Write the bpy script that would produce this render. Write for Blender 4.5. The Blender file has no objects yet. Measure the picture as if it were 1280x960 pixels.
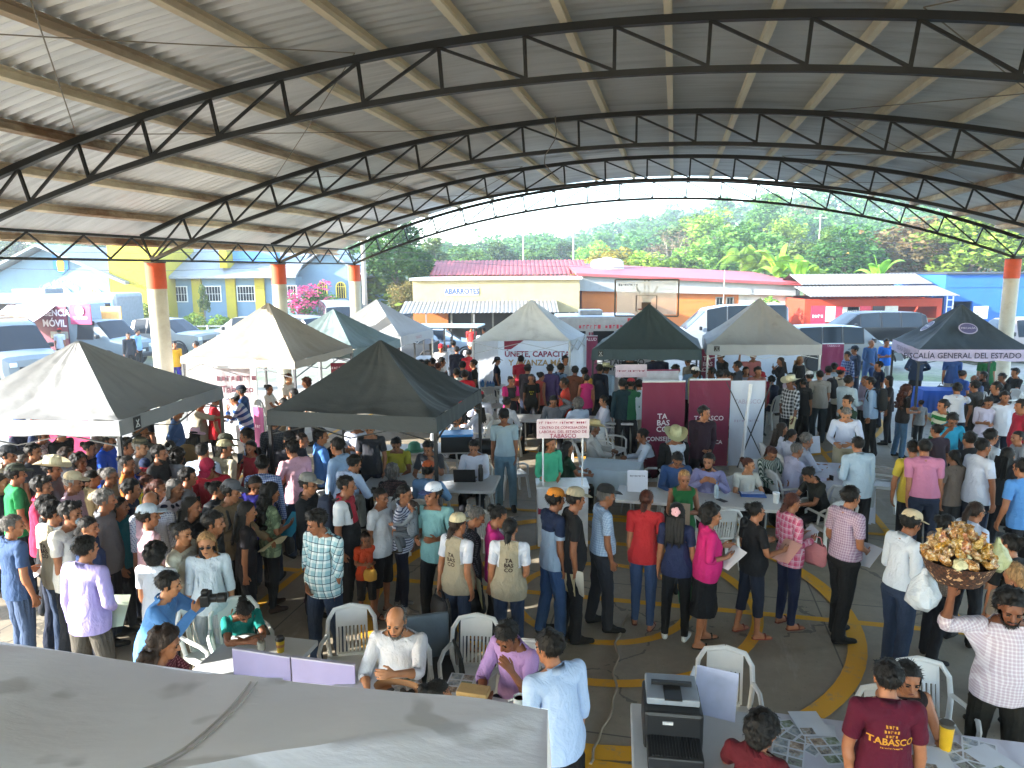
import bpy, bmesh, math, random
import numpy as np
from mathutils import Vector, Matrix
from mathutils.bvhtree import BVHTree
rnd = random.Random(7)
SC = bpy.context.scene
COL = SC.collection
R = math.radians
# ---------------------------------------------------------------- camera model (metres, camera above the origin)
H = 4.0; F = 887.0; PITCH = R(9.1)
_c, _s = math.cos(PITCH), math.sin(PITCH)
ROLL = -.0076
def ray(x, y):
    dx, dy = x-640, y-480; cr, sr = math.cos(ROLL), math.sin(ROLL)
    a = (cr*dx+sr*dy)/F; b = -(-sr*dx+cr*dy)/F
    return np.array([a, _c + b*_s, -_s + b*_c])
def at_z(x, y, z=0.0):
    d = ray(x, y); t = (z-H)/d[2]
    return np.array([d[0]*t, d[1]*t, z])
def at_y(x, y, Y):
    d = ray(x, y); t = Y/d[1]
    return np.array([d[0]*t, Y, H+d[2]*t])
# ---------------------------------------------------------------- colours and materials
def lin(c):
    if isinstance(c, str):
        c = c.lstrip('#')
        if len(c) == 3: c = ''.join(k*2 for k in c)
        c = [int(c[i:i+2], 16)/255 for i in (0, 2, 4)]
        c = [k/12.92 if k <= .04045 else ((k+.055)/1.055)**2.4 for k in c]
    return (c[0], c[1], c[2], 1.0)
_mats = {}
class NT:
    def __init__(s, name):
        s.m = bpy.data.materials.new(name); s.m.use_nodes = True
        s.t = s.m.node_tree; s.b = s.t.nodes['Principled BSDF']; s.out = s.t.nodes['Material Output']
    def n(s, kind, **kw):
        nd = s.t.nodes.new(kind)
        for k, v in kw.items():
            if k in nd.inputs.keys():
                if hasattr(v, 'is_linked') or isinstance(v, bpy.types.NodeSocket): s.t.links.new(v, nd.inputs[k])
                else: nd.inputs[k].default_value = v
            else: setattr(nd, k, v)
        return nd
    def l(s, a, b): s.t.links.new(a, b)
    def math(s, op, a, b=0.0, c=None):
        nd = s.t.nodes.new('ShaderNodeMath'); nd.operation = op
        for i, v in enumerate((a, b, c)):
            if v is None: continue
            if isinstance(v, bpy.types.NodeSocket): s.l(v, nd.inputs[i])
            else: nd.inputs[i].default_value = v
        return nd.outputs[0]
    def mix(s, fac, a, b, mode='MIX'):
        nd = s.t.nodes.new('ShaderNodeMix'); nd.data_type = 'RGBA'; nd.blend_type = mode
        for i, v in ((0, fac), (6, a), (7, b)):
            if isinstance(v, bpy.types.NodeSocket): s.l(v, nd.inputs[i])
            else: nd.inputs[i].default_value = v
        return nd.outputs[2]
    def ramp(s, fac, stops):
        nd = s.t.nodes.new('ShaderNodeValToRGB'); s.l(fac, nd.inputs[0])
        e = nd.color_ramp.elements
        while len(e) < len(stops): e.new(0.5)
        for k, (p, c) in zip(e, stops): k.position = p; k.color = c if len(c) == 4 else (*c, 1)
        return nd.outputs[0]
    def coord(s, kind='Object'): return s.t.nodes.new('ShaderNodeTexCoord').outputs[kind]
    def noise(s, scale, detail=3, vec=None, rough=.55, out='Fac'):
        nd = s.n('ShaderNodeTexNoise', Scale=scale, Detail=detail, Roughness=rough)
        s.l(vec if vec is not None else s.coord(), nd.inputs['Vector'])
        return nd.outputs[out]
    def mapping(s, vec, scale=(1,1,1), rot=(0,0,0)):
        nd = s.t.nodes.new('ShaderNodeMapping'); s.l(vec, nd.inputs[0])
        nd.inputs['Scale'].default_value = scale; nd.inputs['Rotation'].default_value = rot
        return nd.outputs[0]
    def bump(s, h, strength=.3, dist=.02):
        nd = s.n('ShaderNodeBump', Strength=strength, Distance=dist); s.l(h, nd.inputs['Height'])
        s.l(nd.outputs[0], s.b.inputs['Normal'])
    def set(s, **kw):
        for k, v in kw.items():
            k = k.replace('_', ' ')
            if isinstance(v, bpy.types.NodeSocket): s.l(v, s.b.inputs[k])
            else: s.b.inputs[k].default_value = v
        return s.m
def plain(c, rough=.6, metal=0.0, var=.12, scale=6.0, bump=0.0, spec=.4, name='paint'):
    key = ('plain', str(c), rough, metal, var, scale, bump, spec)
    if key in _mats: return _mats[key]
    g = NT(name); col = lin(c)
    if var:
        f = g.noise(scale, 4)
        dk = tuple(k*(1-var) for k in col[:3])+(1,); lt = tuple(min(1, k*(1+var)) for k in col[:3])+(1,)
        g.set(Base_Color=g.ramp(f, [(.3, dk), (.7, lt)]))
    else: g.set(Base_Color=col)
    g.set(Roughness=rough, Metallic=metal); g.b.inputs['Specular IOR Level'].default_value = spec
    if bump: g.bump(g.noise(scale*4, 4), bump, .02)
    _mats[key] = g.m
    return g.m
def stained(c, dirt, amount=.5, scale=1.5, rough=.75, bump=.1, name='weathered'):
    key = ('st', str(c), str(dirt), amount, scale, rough, bump)
    if key in _mats: return _mats[key]
    g = NT(name); co = g.coord()
    f = g.noise(scale, 6, co, .65); f2 = g.noise(scale*9, 3, co)
    k = g.math('MULTIPLY', g.ramp(f, [(.48, (0,0,0)), (.72, (1,1,1))]), amount)
    base = g.mix(g.math('MULTIPLY', f2, .25), lin(c), tuple(x*.7 for x in lin(c)[:3])+(1,))
    g.set(Base_Color=g.mix(k, base, lin(dirt)), Roughness=rough)
    if bump: g.bump(f2, bump, .02)
    _mats[key] = g.m
    return g.m
def glass_dark(c='#0b0e12', rough=.10, name='window_glass'):
    key = ('gl', c, rough)
    if key in _mats: return _mats[key]
    g = NT(name); g.set(Base_Color=lin(c), Roughness=rough); g.b.inputs['Specular IOR Level'].default_value = .14
    _mats[key] = g.m; return g.m
def emissive(c, s):
    g = NT('lamp_glow'); g.set(Base_Color=lin(c), Emission_Color=lin(c), Emission_Strength=s); return g.m
# ---------------------------------------------------------------- objects
def link(o, parent=None):
    COL.objects.link(o)
    if parent is not None: o.parent = parent
    return o
def fast_mesh(name, V, T, mats, parent=None, uv=None, smooth=True, midx=None):
    V = np.ascontiguousarray(V, dtype=np.float32); T = np.ascontiguousarray(T, dtype=np.int32)
    me = bpy.data.meshes.new(name); n = len(T); k = T.shape[1]
    me.vertices.add(len(V)); me.vertices.foreach_set('co', V.ravel())
    me.loops.add(n*k); me.loops.foreach_set('vertex_index', T.ravel())
    me.polygons.add(n); me.polygons.foreach_set('loop_start', np.arange(0, n*k, k, dtype=np.int32))
    try: me.polygons.foreach_set('loop_total', np.full(n, k, dtype=np.int32))
    except Exception: pass
    me.polygons.foreach_set('use_smooth', np.full(n, smooth, dtype=bool))
    if midx is not None: me.polygons.foreach_set('material_index', np.asarray(midx, dtype=np.int32))
    if uv is not None:
        ul = me.uv_layers.new(name='UVMap'); ul.data.foreach_set('uv', np.ascontiguousarray(uv[T.ravel()], dtype=np.float32).ravel())
    for m in (mats if isinstance(mats, (list, tuple)) else [mats]): me.materials.append(m)
    me.update(calc_edges=True)
    return link(bpy.data.objects.new(name, me), parent)
def thing(name, label, cat, loc=(0,0,0), rz=0.0, group=None):
    o = bpy.data.objects.new(name, None); o.empty_display_size = .1; COL.objects.link(o)
    o.location = tuple(float(k) for k in loc); o.rotation_euler = (0, 0, rz)
    o['label'] = label; o['category'] = cat
    if group: o['group'] = group
    return o
def tag(o, label, cat, group=None):
    o['label'] = label; o['category'] = cat
    if group: o['group'] = group
    return o
def structure(o): o['kind'] = 'structure'; return o
def stuff(o): o['kind'] = 'stuff'; return o
def dup(root, loc=None, rz=None, label=None, group=None):
    r = root.copy(); COL.objects.link(r)
    if loc is not None: r.location = tuple(float(k) for k in loc)
    if rz is not None: r.rotation_euler = (0, 0, rz)
    if label: r['label'] = label
    if group: r['group'] = group
    for ch in list(root.children):
        c = ch.copy(); COL.objects.link(c); c.parent = r
        for g in list(ch.children):
            d = g.copy(); COL.objects.link(d); d.parent = c
    return r
def frame(d, up=(0,0,1)):
    d = np.asarray(d, float); d = d/np.linalg.norm(d); up = np.asarray(up, float)
    if abs(d@up) > .98: up = np.array([0., 1., 0.])
    s = np.cross(d, up); s /= np.linalg.norm(s); u = np.cross(s, d)
    return s, d, u
class MB:
    def __init__(s): s.v = []; s.f = []; s.n = 0; s.mi = []
    def add(s, V, Fc, mi=0):
        V = [tuple(float(k) for k in p) for p in V]
        s.v += V; s.f += [tuple(i+s.n for i in f) for f in Fc]; s.mi += [mi]*len(Fc); s.n += len(V); return s
    def box(s, c, d, rz=0.0, mi=0, rot=None):
        x, y, z = d[0]/2, d[1]/2, d[2]/2
        P = np.array([(-x,-y,-z),(x,-y,-z),(x,y,-z),(-x,y,-z),(-x,-y,z),(x,-y,z),(x,y,z),(-x,y,z)])
        if rot is not None: P = P@np.array(rot).T
        elif rz:
            a, b = math.cos(rz), math.sin(rz); P = P@np.array([[a,-b,0],[b,a,0],[0,0,1]]).T
        return s.add(P+np.asarray(c, float), [(0,3,2,1),(4,5,6,7),(0,1,5,4),(1,2,6,5),(2,3,7,6),(3,0,4,7)], mi)
    def bar(s, p, q, w, h=None, mi=0, up=(0,0,1)):
        h = h or w; p = np.asarray(p, float); q = np.asarray(q, float); sd, d, u = frame(q-p, up)
        V = [p+sd*a*w/2+u*b*h/2 for a, b in ((-1,-1),(1,-1),(1,1),(-1,1))]+[q+sd*a*w/2+u*b*h/2 for a, b in ((-1,-1),(1,-1),(1,1),(-1,1))]
        return s.add(V, [(0,1,2,3),(7,6,5,4),(0,4,5,1),(1,5,6,2),(2,6,7,3),(3,7,4,0)], mi)
    def cyl(s, p, q, r, r2=None, n=12, mi=0, cap=True):
        r2 = r if r2 is None else r2; p = np.asarray(p, float); q = np.asarray(q, float); a, d, b = frame(q-p)
        V = []
        for c, rr in ((p, r), (q, r2)):
            V += [c+rr*(a*math.cos(2*math.pi*i/n)+b*math.sin(2*math.pi*i/n)) for i in range(n)]
        Fc = [(i, (i+1)%n, n+(i+1)%n, n+i) for i in range(n)]
        if cap: Fc += [tuple(range(n))[::-1], tuple(range(n, 2*n))]
        return s.add(V, Fc, mi)
    def tube(s, pts, r, n=6, mi=0, closed=False):
        pts = [np.asarray(p, float) for p in pts]; V = []; m = len(pts)
        for i, p in enumerate(pts):
            if closed: d = pts[(i+1)%m]-pts[i-1]
            else: d = pts[min(i+1, m-1)]-pts[max(i-1, 0)]
            a, _, b = frame(d); rr = r[i] if isinstance(r, (list, tuple)) else r
            V += [p+rr*(a*math.cos(2*math.pi*k/n)+b*math.sin(2*math.pi*k/n)) for k in range(n)]
        Fc = [(i*n+k, i*n+(k+1)%n, ((i+1)%m)*n+(k+1)%n, ((i+1)%m)*n+k) for i in range(m if closed else m-1) for k in range(n)]
        if not closed: Fc += [tuple(range(n))[::-1], tuple(range((m-1)*n, m*n))]
        return s.add(V, Fc, mi)
    def lathe(s, prof, c=(0,0,0), n=20, mi=0, sx=1, sy=1):
        V = []; m = len(prof)
        for r, z in prof: V += [(c[0]+sx*r*math.cos(2*math.pi*k/n), c[1]+sy*r*math.sin(2*math.pi*k/n), c[2]+z) for k in range(n)]
        Fc = [(i*n+k, i*n+(k+1)%n, (i+1)*n+(k+1)%n, (i+1)*n+k) for i in range(m-1) for k in range(n)]
        if prof[0][0] > 1e-6: Fc.append(tuple(range(n))[::-1])
        if prof[-1][0] > 1e-6: Fc.append(tuple(range((m-1)*n, m*n)))
        return s.add(V, Fc, mi)
    def prism(s, poly, h0, h1, axis='z', mi=0):
        n = len(poly)
        def P(a, b, h): return (a, b, h) if axis == 'z' else ((a, h, b) if axis == 'y' else (h, a, b))
        V = [P(a, b, h0) for a, b in poly]+[P(a, b, h1) for a, b in poly]
        Fc = [tuple(range(n))[::-1], tuple(range(n, 2*n))]+[(i, (i+1)%n, n+(i+1)%n, n+i) for i in range(n)]
        return s.add(V, Fc, mi)
    def grid(s, P, mi=0, closed_u=False):
        a = len(P); b = len(P[0]); V = [q for row in P for q in row]
        Fc = [(i*b+j, i*b+(j+1)%b, (i+1)*b+(j+1)%b, (i+1)*b+j) for i in range(a-1) for j in range(b if closed_u else b-1)]
        return s.add(V, Fc, mi)
    def build(s, name, mat, parent=None, smooth=False, loc=None, bevel=0.0, fixn=True):
        me = bpy.data.meshes.new(name); me.from_pydata(s.v, [], s.f)
        for m in (mat if isinstance(mat, (list, tuple)) else [mat]): me.materials.append(m)
        if any(s.mi): me.polygons.foreach_set('material_index', np.array(s.mi, dtype=np.int32))
        if fixn or bevel:
            bm = bmesh.new(); bm.from_mesh(me)
            if bevel: bmesh.ops.bevel(bm, geom=[e for e in bm.edges if len(e.link_faces) == 2 and e.calc_face_angle(0) > .5], offset=bevel, segments=2, affect='EDGES', profile=.6)
            bmesh.ops.recalc_face_normals(bm, faces=bm.faces); bm.to_mesh(me); bm.free()
        if smooth:
            me.polygons.foreach_set('use_smooth', np.full(len(me.polygons), True))
            try: me.set_sharp_from_angle(angle=R(40))
            except Exception: pass
        o = link(bpy.data.objects.new(name, me), parent)
        if loc is not None: o.location = tuple(float(k) for k in loc)
        return o
def B(): return MB()
def text_mesh(s, size=1.0, bold=0.0, align='CENTER', space=1.0, line=1.0, xs=1.0):
    if s.startswith('~'):      # lines too small to read in the photograph: rows of uneven marks
        V, T, y = [], [], 0; rw = random.Random(len(s)*7); rows = [' '.join('o'*int(k) for k in r_.split()) for r_ in s[1:].split('\n')]
        for row in rows:
            x = -len(row)*.28*size
            for ch in row:
                w = rw.uniform(.30, .52)*size; h = rw.uniform(.42, .66)*size
                if ch != ' ':
                    for a, b_, c, d in ((x, x+w*.28, -h/2, h/2), (x+w*.28, x+w, (h*.2 if rw.random() < .5 else -h/2), (h/2 if rw.random() < .5 else h*.38))): k = len(V); V += [(a, y+c, 0), (b_, y+c, 0), (b_, y+d, 0), (a, y+d, 0)]; T += [(k, k+1, k+2), (k, k+2, k+3)]
                x += .56*size
            y -= size*line
        return np.array(V)*np.array([xs, 1, 1]), np.array(T, dtype=np.int32)
    cu = bpy.data.curves.new('t', 'FONT'); cu.body = s; cu.size = size; cu.align_x = align; cu.align_y = 'CENTER'
    cu.offset = bold*size; cu.space_character = space; cu.space_line = line; cu.resolution_u = 2
    o = bpy.data.objects.new('t', cu); COL.objects.link(o); dg = bpy.context.evaluated_depsgraph_get()
    me = bpy.data.meshes.new_from_object(o.evaluated_get(dg)); bpy.data.objects.remove(o); bpy.data.curves.remove(cu)
    n = len(me.vertices); V = np.zeros(n*3); me.vertices.foreach_get('co', V); V = V.reshape(-1, 3); V[:, 0] *= xs
    me.calc_loop_triangles(); T = np.zeros(len(me.loop_triangles)*3, dtype=np.int32); me.loop_triangles.foreach_get('vertices', T)
    bpy.data.meshes.remove(me)
    return V, T.reshape(-1, 3)
def lettering(s, size, mat, parent, o, xdir=(1,0,0), ydir=(0,0,1), bold=.02, off=.004, name='lettering', space=1.0, line=1.0, xs=1.0, arc=None, maxw=None):
    """flat letters; o = centre of the text, xdir = reading direction, ydir = up of the letters"""
    V, T = text_mesh(s, size, bold, space=space, line=line, xs=xs)
    xd = np.asarray(xdir, float); xd /= np.linalg.norm(xd); yd = np.asarray(ydir, float); yd /= np.linalg.norm(yd); nd = np.cross(xd, yd)
    if maxw:
        w_ = V[:, 0].max()-V[:, 0].min()
        if w_ > maxw: V = V*(maxw/w_)
    if arc:
        a = V[:, 0]/arc; V = np.stack([(arc+V[:, 1])*np.sin(a), (arc+V[:, 1])*np.cos(a)-arc, V[:, 2]], 1)
    P = np.asarray(o, float)+V[:, :1]*xd+V[:, 1:2]*yd+nd*off
    return fast_mesh(name, P, T, mat, parent, smooth=False)
# ================================================================= PEOPLE
def _sph(c, r, n=14, m=9):
    c = np.asarray(c, float); r = np.asarray(r if hasattr(r, '__len__') else (r, r, r), float); P = []
    for i in range(m+1):
        t = math.pi*i/m
        for k in range(n): P.append((math.sin(t)*math.cos(2*math.pi*k/n), math.sin(t)*math.sin(2*math.pi*k/n), math.cos(t)))
    return np.array(P)*r+c
def hull(*balls): return np.concatenate([_sph(c, r) for c, r in balls])
def _prims_mesh(prims):
    bm = bmesh.new()
    for P in prims:
        b2 = bmesh.new(); vs = [b2.verts.new(p) for p in P]
        bmesh.ops.remove_doubles(b2, verts=b2.verts, dist=1e-6)
        r = bmesh.ops.convex_hull(b2, input=b2.verts)
        loose = [v for v in b2.verts if not v.link_faces]
        bmesh.ops.delete(b2, geom=loose, context='VERTS')
        m2 = bpy.data.meshes.new('p'); b2.to_mesh(m2); b2.free(); bm.from_mesh(m2); bpy.data.meshes.remove(m2)
    me = bpy.data.meshes.new('prims'); bm.to_mesh(me); bm.free(); return me
def _eval(me, mods):
    o = bpy.data.objects.new('tmp', me); COL.objects.link(o)
    for kind, kw in mods:
        md = o.modifiers.new(kind, kind)
        for k, v in kw.items(): setattr(md, k, v)
    dg = bpy.context.evaluated_depsgraph_get(); dg.update()
    out = bpy.data.meshes.new_from_object(o.evaluated_get(dg)); bpy.data.objects.remove(o); return out
def _arrays(me):
    V = np.zeros(len(me.vertices)*3); me.vertices.foreach_get('co', V)
    me.calc_loop_triangles(); T = np.zeros(len(me.loop_triangles)*3, dtype=np.int32); me.loop_triangles.foreach_get('vertices', T)
    return V.reshape(-1, 3), T.reshape(-1, 3)
def _normals(V, T):
    n = np.cross(V[T[:, 1]]-V[T[:, 0]], V[T[:, 2]]-V[T[:, 0]]); N = np.zeros_like(V)
    for k in range(3): np.add.at(N, T[:, k], n)
    return N/np.maximum(np.linalg.norm(N, axis=1, keepdims=True), 1e-9)
# ---- rest skeleton, height 1.70, facing +Y, arms 25 degrees off the body
AD = np.array([math.sin(R(25)), .0, -math.cos(R(25))])
SH = np.array([.172, -.01, 1.395]); EL = SH+AD*.285; WR = EL+np.array([AD[0], .06, AD[2]])*.245
HIP = np.array([.09, 0, .90]); KN = np.array([.105, .012, .49]); AN = np.array([.112, -.02, .085])
def mir(p): return np.array([-p[0], p[1], p[2]])
BN = ['pelvis','chest','head','ua','ua','fa','fa','hd','hd','th','th','sn','sn','ft','ft']
HDIR = np.array([AD[0]*.8, .08, AD[2]]); HDIR = HDIR/np.linalg.norm(HDIR); FT = WR+HDIR*.17
def _segs():
    sg = [[((0,0,.92),(0,0,1.0),.13),((-.09,0,.93),(.09,0,.93),.10)], [((0,0,1.08),(0,0,1.36),.13),((-.13,-.01,1.38),(.13,-.01,1.38),.055)], [((0,0,1.50),(0,.02,1.64),.09)]]
    for a, b, r in ((SH, EL, .045), (EL, WR, .035), (WR, FT, .03), (HIP-np.array([0,0,.07]), KN, .07), (KN, AN, .045), (AN, AN+np.array([0,.14,-.05]), .04)):
        sg.append([(a, b, r)]); sg.append([(mir(a), mir(b), r)])
    return sg
_SEGS = _segs()
def weights(V, k=5.0):
    D = []
    for group in _SEGS:
        best = None
        for a, b, r in group:
            a = np.asarray(a, float); b = np.asarray(b, float); ab = b-a
            t = np.clip(((V-a)@ab)/(ab@ab), 0, 1)[:, None]
            d = np.maximum(np.linalg.norm(V-a-t*ab, axis=1)-r*.8, .012)
            best = d if best is None else np.minimum(best, d)
        D.append(best)
    W = 1/np.stack(D, 1)**k
    right = V[:, 0] > .015; left = V[:, 0] < -.015
    for i in range(3, 15): W[(left if i % 2 == 1 else right), i] = 0      # odd index = +x side
    return W/W.sum(1, keepdims=True)
def arm_prims(ru, re, rw, upto=2):
    P = []
    for m in (lambda p: p, mir):
        P.append(hull((m(SH), ru), (m(EL), re)))
        if upto > 1: P.append(hull((m(EL), re), (m(WR), rw)))
    return P
def torso(d=0.0, hem=None):
    P = [hull(((0,-.005,1.30), (.150+d,.098+d,.10+d)), ((0,0,1.10), (.135+d,.095+d,.06+d))),
         hull(((0,0,1.10), (.135+d,.095+d,.06+d)), ((0,0,.95), (.150+d,.105+d,.08+d))),
         hull(((-.125,-.01,1.375), (.062+d,.066+d,.055+d)), ((.125,-.01,1.375), (.062+d,.066+d,.055+d))),
         hull(((-.12,-.012,1.395), .045+d), ((0,-.012,1.455), .05+d*.4)), hull(((.12,-.012,1.395), .045+d), ((0,-.012,1.455), .05+d*.4))]
    if hem: P.append(hull(((0,0,1.10), (.14+d,.10+d,.03)), ((0,0,.93), (.176+d,.122+d,.05)), ((0,0,hem), (.178+d,.124+d,.02))))
    return P
def hand_prims(m):
    P = []; d = HDIR; side = np.array([0,1.,0]); md = np.cross(side, d); md /= np.linalg.norm(md)
    if md[0] > 0: md = -md
    W0 = WR
    P.append(hull((m(W0-d*.01), (.022,.026,.03)), (m(W0+d*.045+side*.016), (.015,.02,.02)), (m(W0+d*.075+side*.022), (.012,.014,.014)), (m(W0+d*.07-side*.022), (.012,.014,.014))))
    for off, ln in ((.031,.072), (.011,.080), (-.010,.074), (-.030,.058)):
        a = W0+d*.078+side*off; b = a+d*ln*.5+md*.012+side*off*.15; c = b+d*ln*.38+md*.028
        P.append(hull((m(a), .0098), (m(b), .0088))); P.append(hull((m(b), .0088), (m(c), .0075)))
    a = W0+d*.018+side*.024; b = a+d*.034+side*.030+md*.012; c = b+d*.032+side*.008+md*.012
    P.append(hull((m(a), .0125), (m(b), .0105))); P.append(hull((m(b), .0105), (m(c), .0085)))
    return P
def body_prims():
    P = torso(0)+arm_prims(.050, .040, .027)
    P += [hull(((0,-.012,1.42), .058), ((0,.008,1.53), .052))]
    P += [_sph((0,-.005,1.612), (.076,.095,.087)), hull(((0,.03,1.565), (.060,.062,.06)), ((0,.055,1.507), (.042,.038,.03))),
          hull(((0,.092,1.600), .009), ((0,.110,1.566), .0125)), hull(((-.012,.100,1.562), .009), ((.012,.100,1.562), .009)),
          hull(((-.038,.074,1.617), .014), ((.038,.074,1.617), .014)), hull(((-.017,.086,1.531), .008), ((.017,.086,1.531), .008)), hull(((-.015,.084,1.522), .008), ((.015,.084,1.522), .008)),
          hull(((-.042,.062,1.572), .02), ((-.03,.07,1.555), .016)), hull(((.042,.062,1.572), .02), ((.03,.07,1.555), .016))]
    for m in (lambda p: p, mir):
        P.append(hull((m(np.array([.077,-.008,1.600])), (.009,.020,.016)), (m(np.array([.074,-.002,1.565])), (.008,.012,.012))))
        P += hand_prims(m)
        P.append(_sph(m(SH), .054))
        P.append(hull((m(EL+AD*.03), .042), (m(EL+AD*.08), .041)))
        P.append(hull((m(HIP), (.088,.095,.09)), (m(KN), (.052,.054,.052)))); P.append(hull((m(KN), .052), (m(AN), .036)))
        P.append(hull((m(np.array([.108,-.012,.40])), (.05,.055,.06)), (m(np.array([.11,-.015,.25])), .042)))
        P.append(hull((m(np.array([.112,-.045,.036])), (.034,.034,.036)), (m(np.array([.118,.10,.026])), (.042,.04,.026))))
        P.append(hull((m(np.array([.118,.10,.026])), (.042,.04,.026)), (m(np.array([.12,.165,.022])), (.034,.025,.02))))
        P.append(hull((m(AN), .04), (m(np.array([.115,.06,.04])), (.036,.04,.03))))
    return P
class Tpl: pass
def _cut(bm, co, no, sel=None, outer=True):
    fs = [f for f in bm.faces if sel is None or sel(f.calc_center_median())]
    es = {e for f in fs for e in f.edges}; vs = {v for f in fs for v in f.verts}
    bmesh.ops.bisect_plane(bm, geom=list(vs)+list(es)+fs, plane_co=co, plane_no=no, clear_outer=outer, clear_inner=False)
def template(prims, voxel, targets, cuts=(), smooth=3, noise=0.0, rings=None, wfn=None):
    me = _prims_mesh(prims)
    me = _eval(me, [('REMESH', dict(mode='VOXEL', voxel_size=voxel, use_smooth_shade=True)), ('SMOOTH', dict(factor=.5, iterations=smooth))])
    if cuts or rings:
        bm = bmesh.new(); bm.from_mesh(me)
        for cc in cuts: _cut(bm, cc[0], cc[1], cc[2], cc[3] if len(cc) > 3 else True)
        bm.to_mesh(me); bm.free()
    out = []
    for tgt in targets:
        m2 = me.copy(); m2.calc_loop_triangles(); nt = len(m2.loop_triangles)
        if nt > tgt: m2 = _eval(m2, [('DECIMATE', dict(decimate_type='COLLAPSE', ratio=tgt/nt))])
        V, T = _arrays(m2)
        if rings:
            for RV, RT in rings: T = np.concatenate([T, RT+len(V)]); V = np.concatenate([V, RV])
        t = Tpl(); t.V = V; t.T = T; t.N = _normals(V, T); t.W = (wfn or weights)(V)
        t.uv = np.stack([V[:, 0]+.55*V[:, 1], V[:, 2]], 1)
        if noise:
            rg = np.random.default_rng(len(prims)*7+3); w = 0
            for k in range(9):
                dv = rg.normal(size=3); dv[2] *= 1.3; dv /= np.linalg.norm(dv); wl = rg.uniform(.055, .17); w = w+np.sin(V@dv*2*math.pi/wl+rg.uniform(0, 6)+1.2*np.sin(V@rg.normal(size=3)*9))*(wl/.11)
            w = w/2.6; w = np.sign(w)*np.abs(w)**.8
            t.V = V+t.N*(noise*w)[:, None]; t.N = _normals(t.V, T)
        out.append(t)
    return out
def arm_t(p): # signed distance along the arm on the arm's side
    q = np.array([abs(p[0]), p[1], p[2]]); return (q-SH)@AD
def sleeve_cuts(t0):
    def mk(sg):
        a = SH+AD*t0; a = a if sg > 0 else mir(a); n = AD if sg > 0 else mir(AD)
        def sel(c): return c.x*sg > .2 and arm_t(c) > .02
        return (a, n, sel)
    return [mk(1), mk(-1)]
def collar_ring(h=.035, open_=.35):
    P = []; n = 22
    for k in range(n+1):
        a = math.pi/2+open_+(2*math.pi-2*open_)*k/n
        c, s = math.cos(a), math.sin(a); fr = max(0, s)
        P.append([(c*.066, -.012+s*.064, 1.452-.035*fr), (c*.070, -.014+s*.070, 1.452+h*.8-.045*fr), (c*.084, -.014+s*.084, 1.446-.045*fr)])
    V = np.array([q for row in P for q in row]); b = 3; T = []
    for i in range(n):
        for j in range(2):
            q = (i*b+j, i*b+j+1, (i+1)*b+j+1, (i+1)*b+j); T += [(q[0], q[1], q[2]), (q[0], q[2], q[3])]
    return V, np.array(T, dtype=np.int32)
TP = {}
NECK = ((0,0,1.462), (0,.42,1), lambda c: abs(c.x) < .12 and c.z > 1.38)
NECK2 = ((0,.0,1.452), (0,.55,1), lambda c: abs(c.x) < .10 and c.z > 1.3)
HEMN = lambda z: ((0,0,z), (0,0,-1), lambda c: abs(c.x) < .27 and arm_t(c) < 2 and not (abs(c.x) > .235 and c.z > .6))
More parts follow.
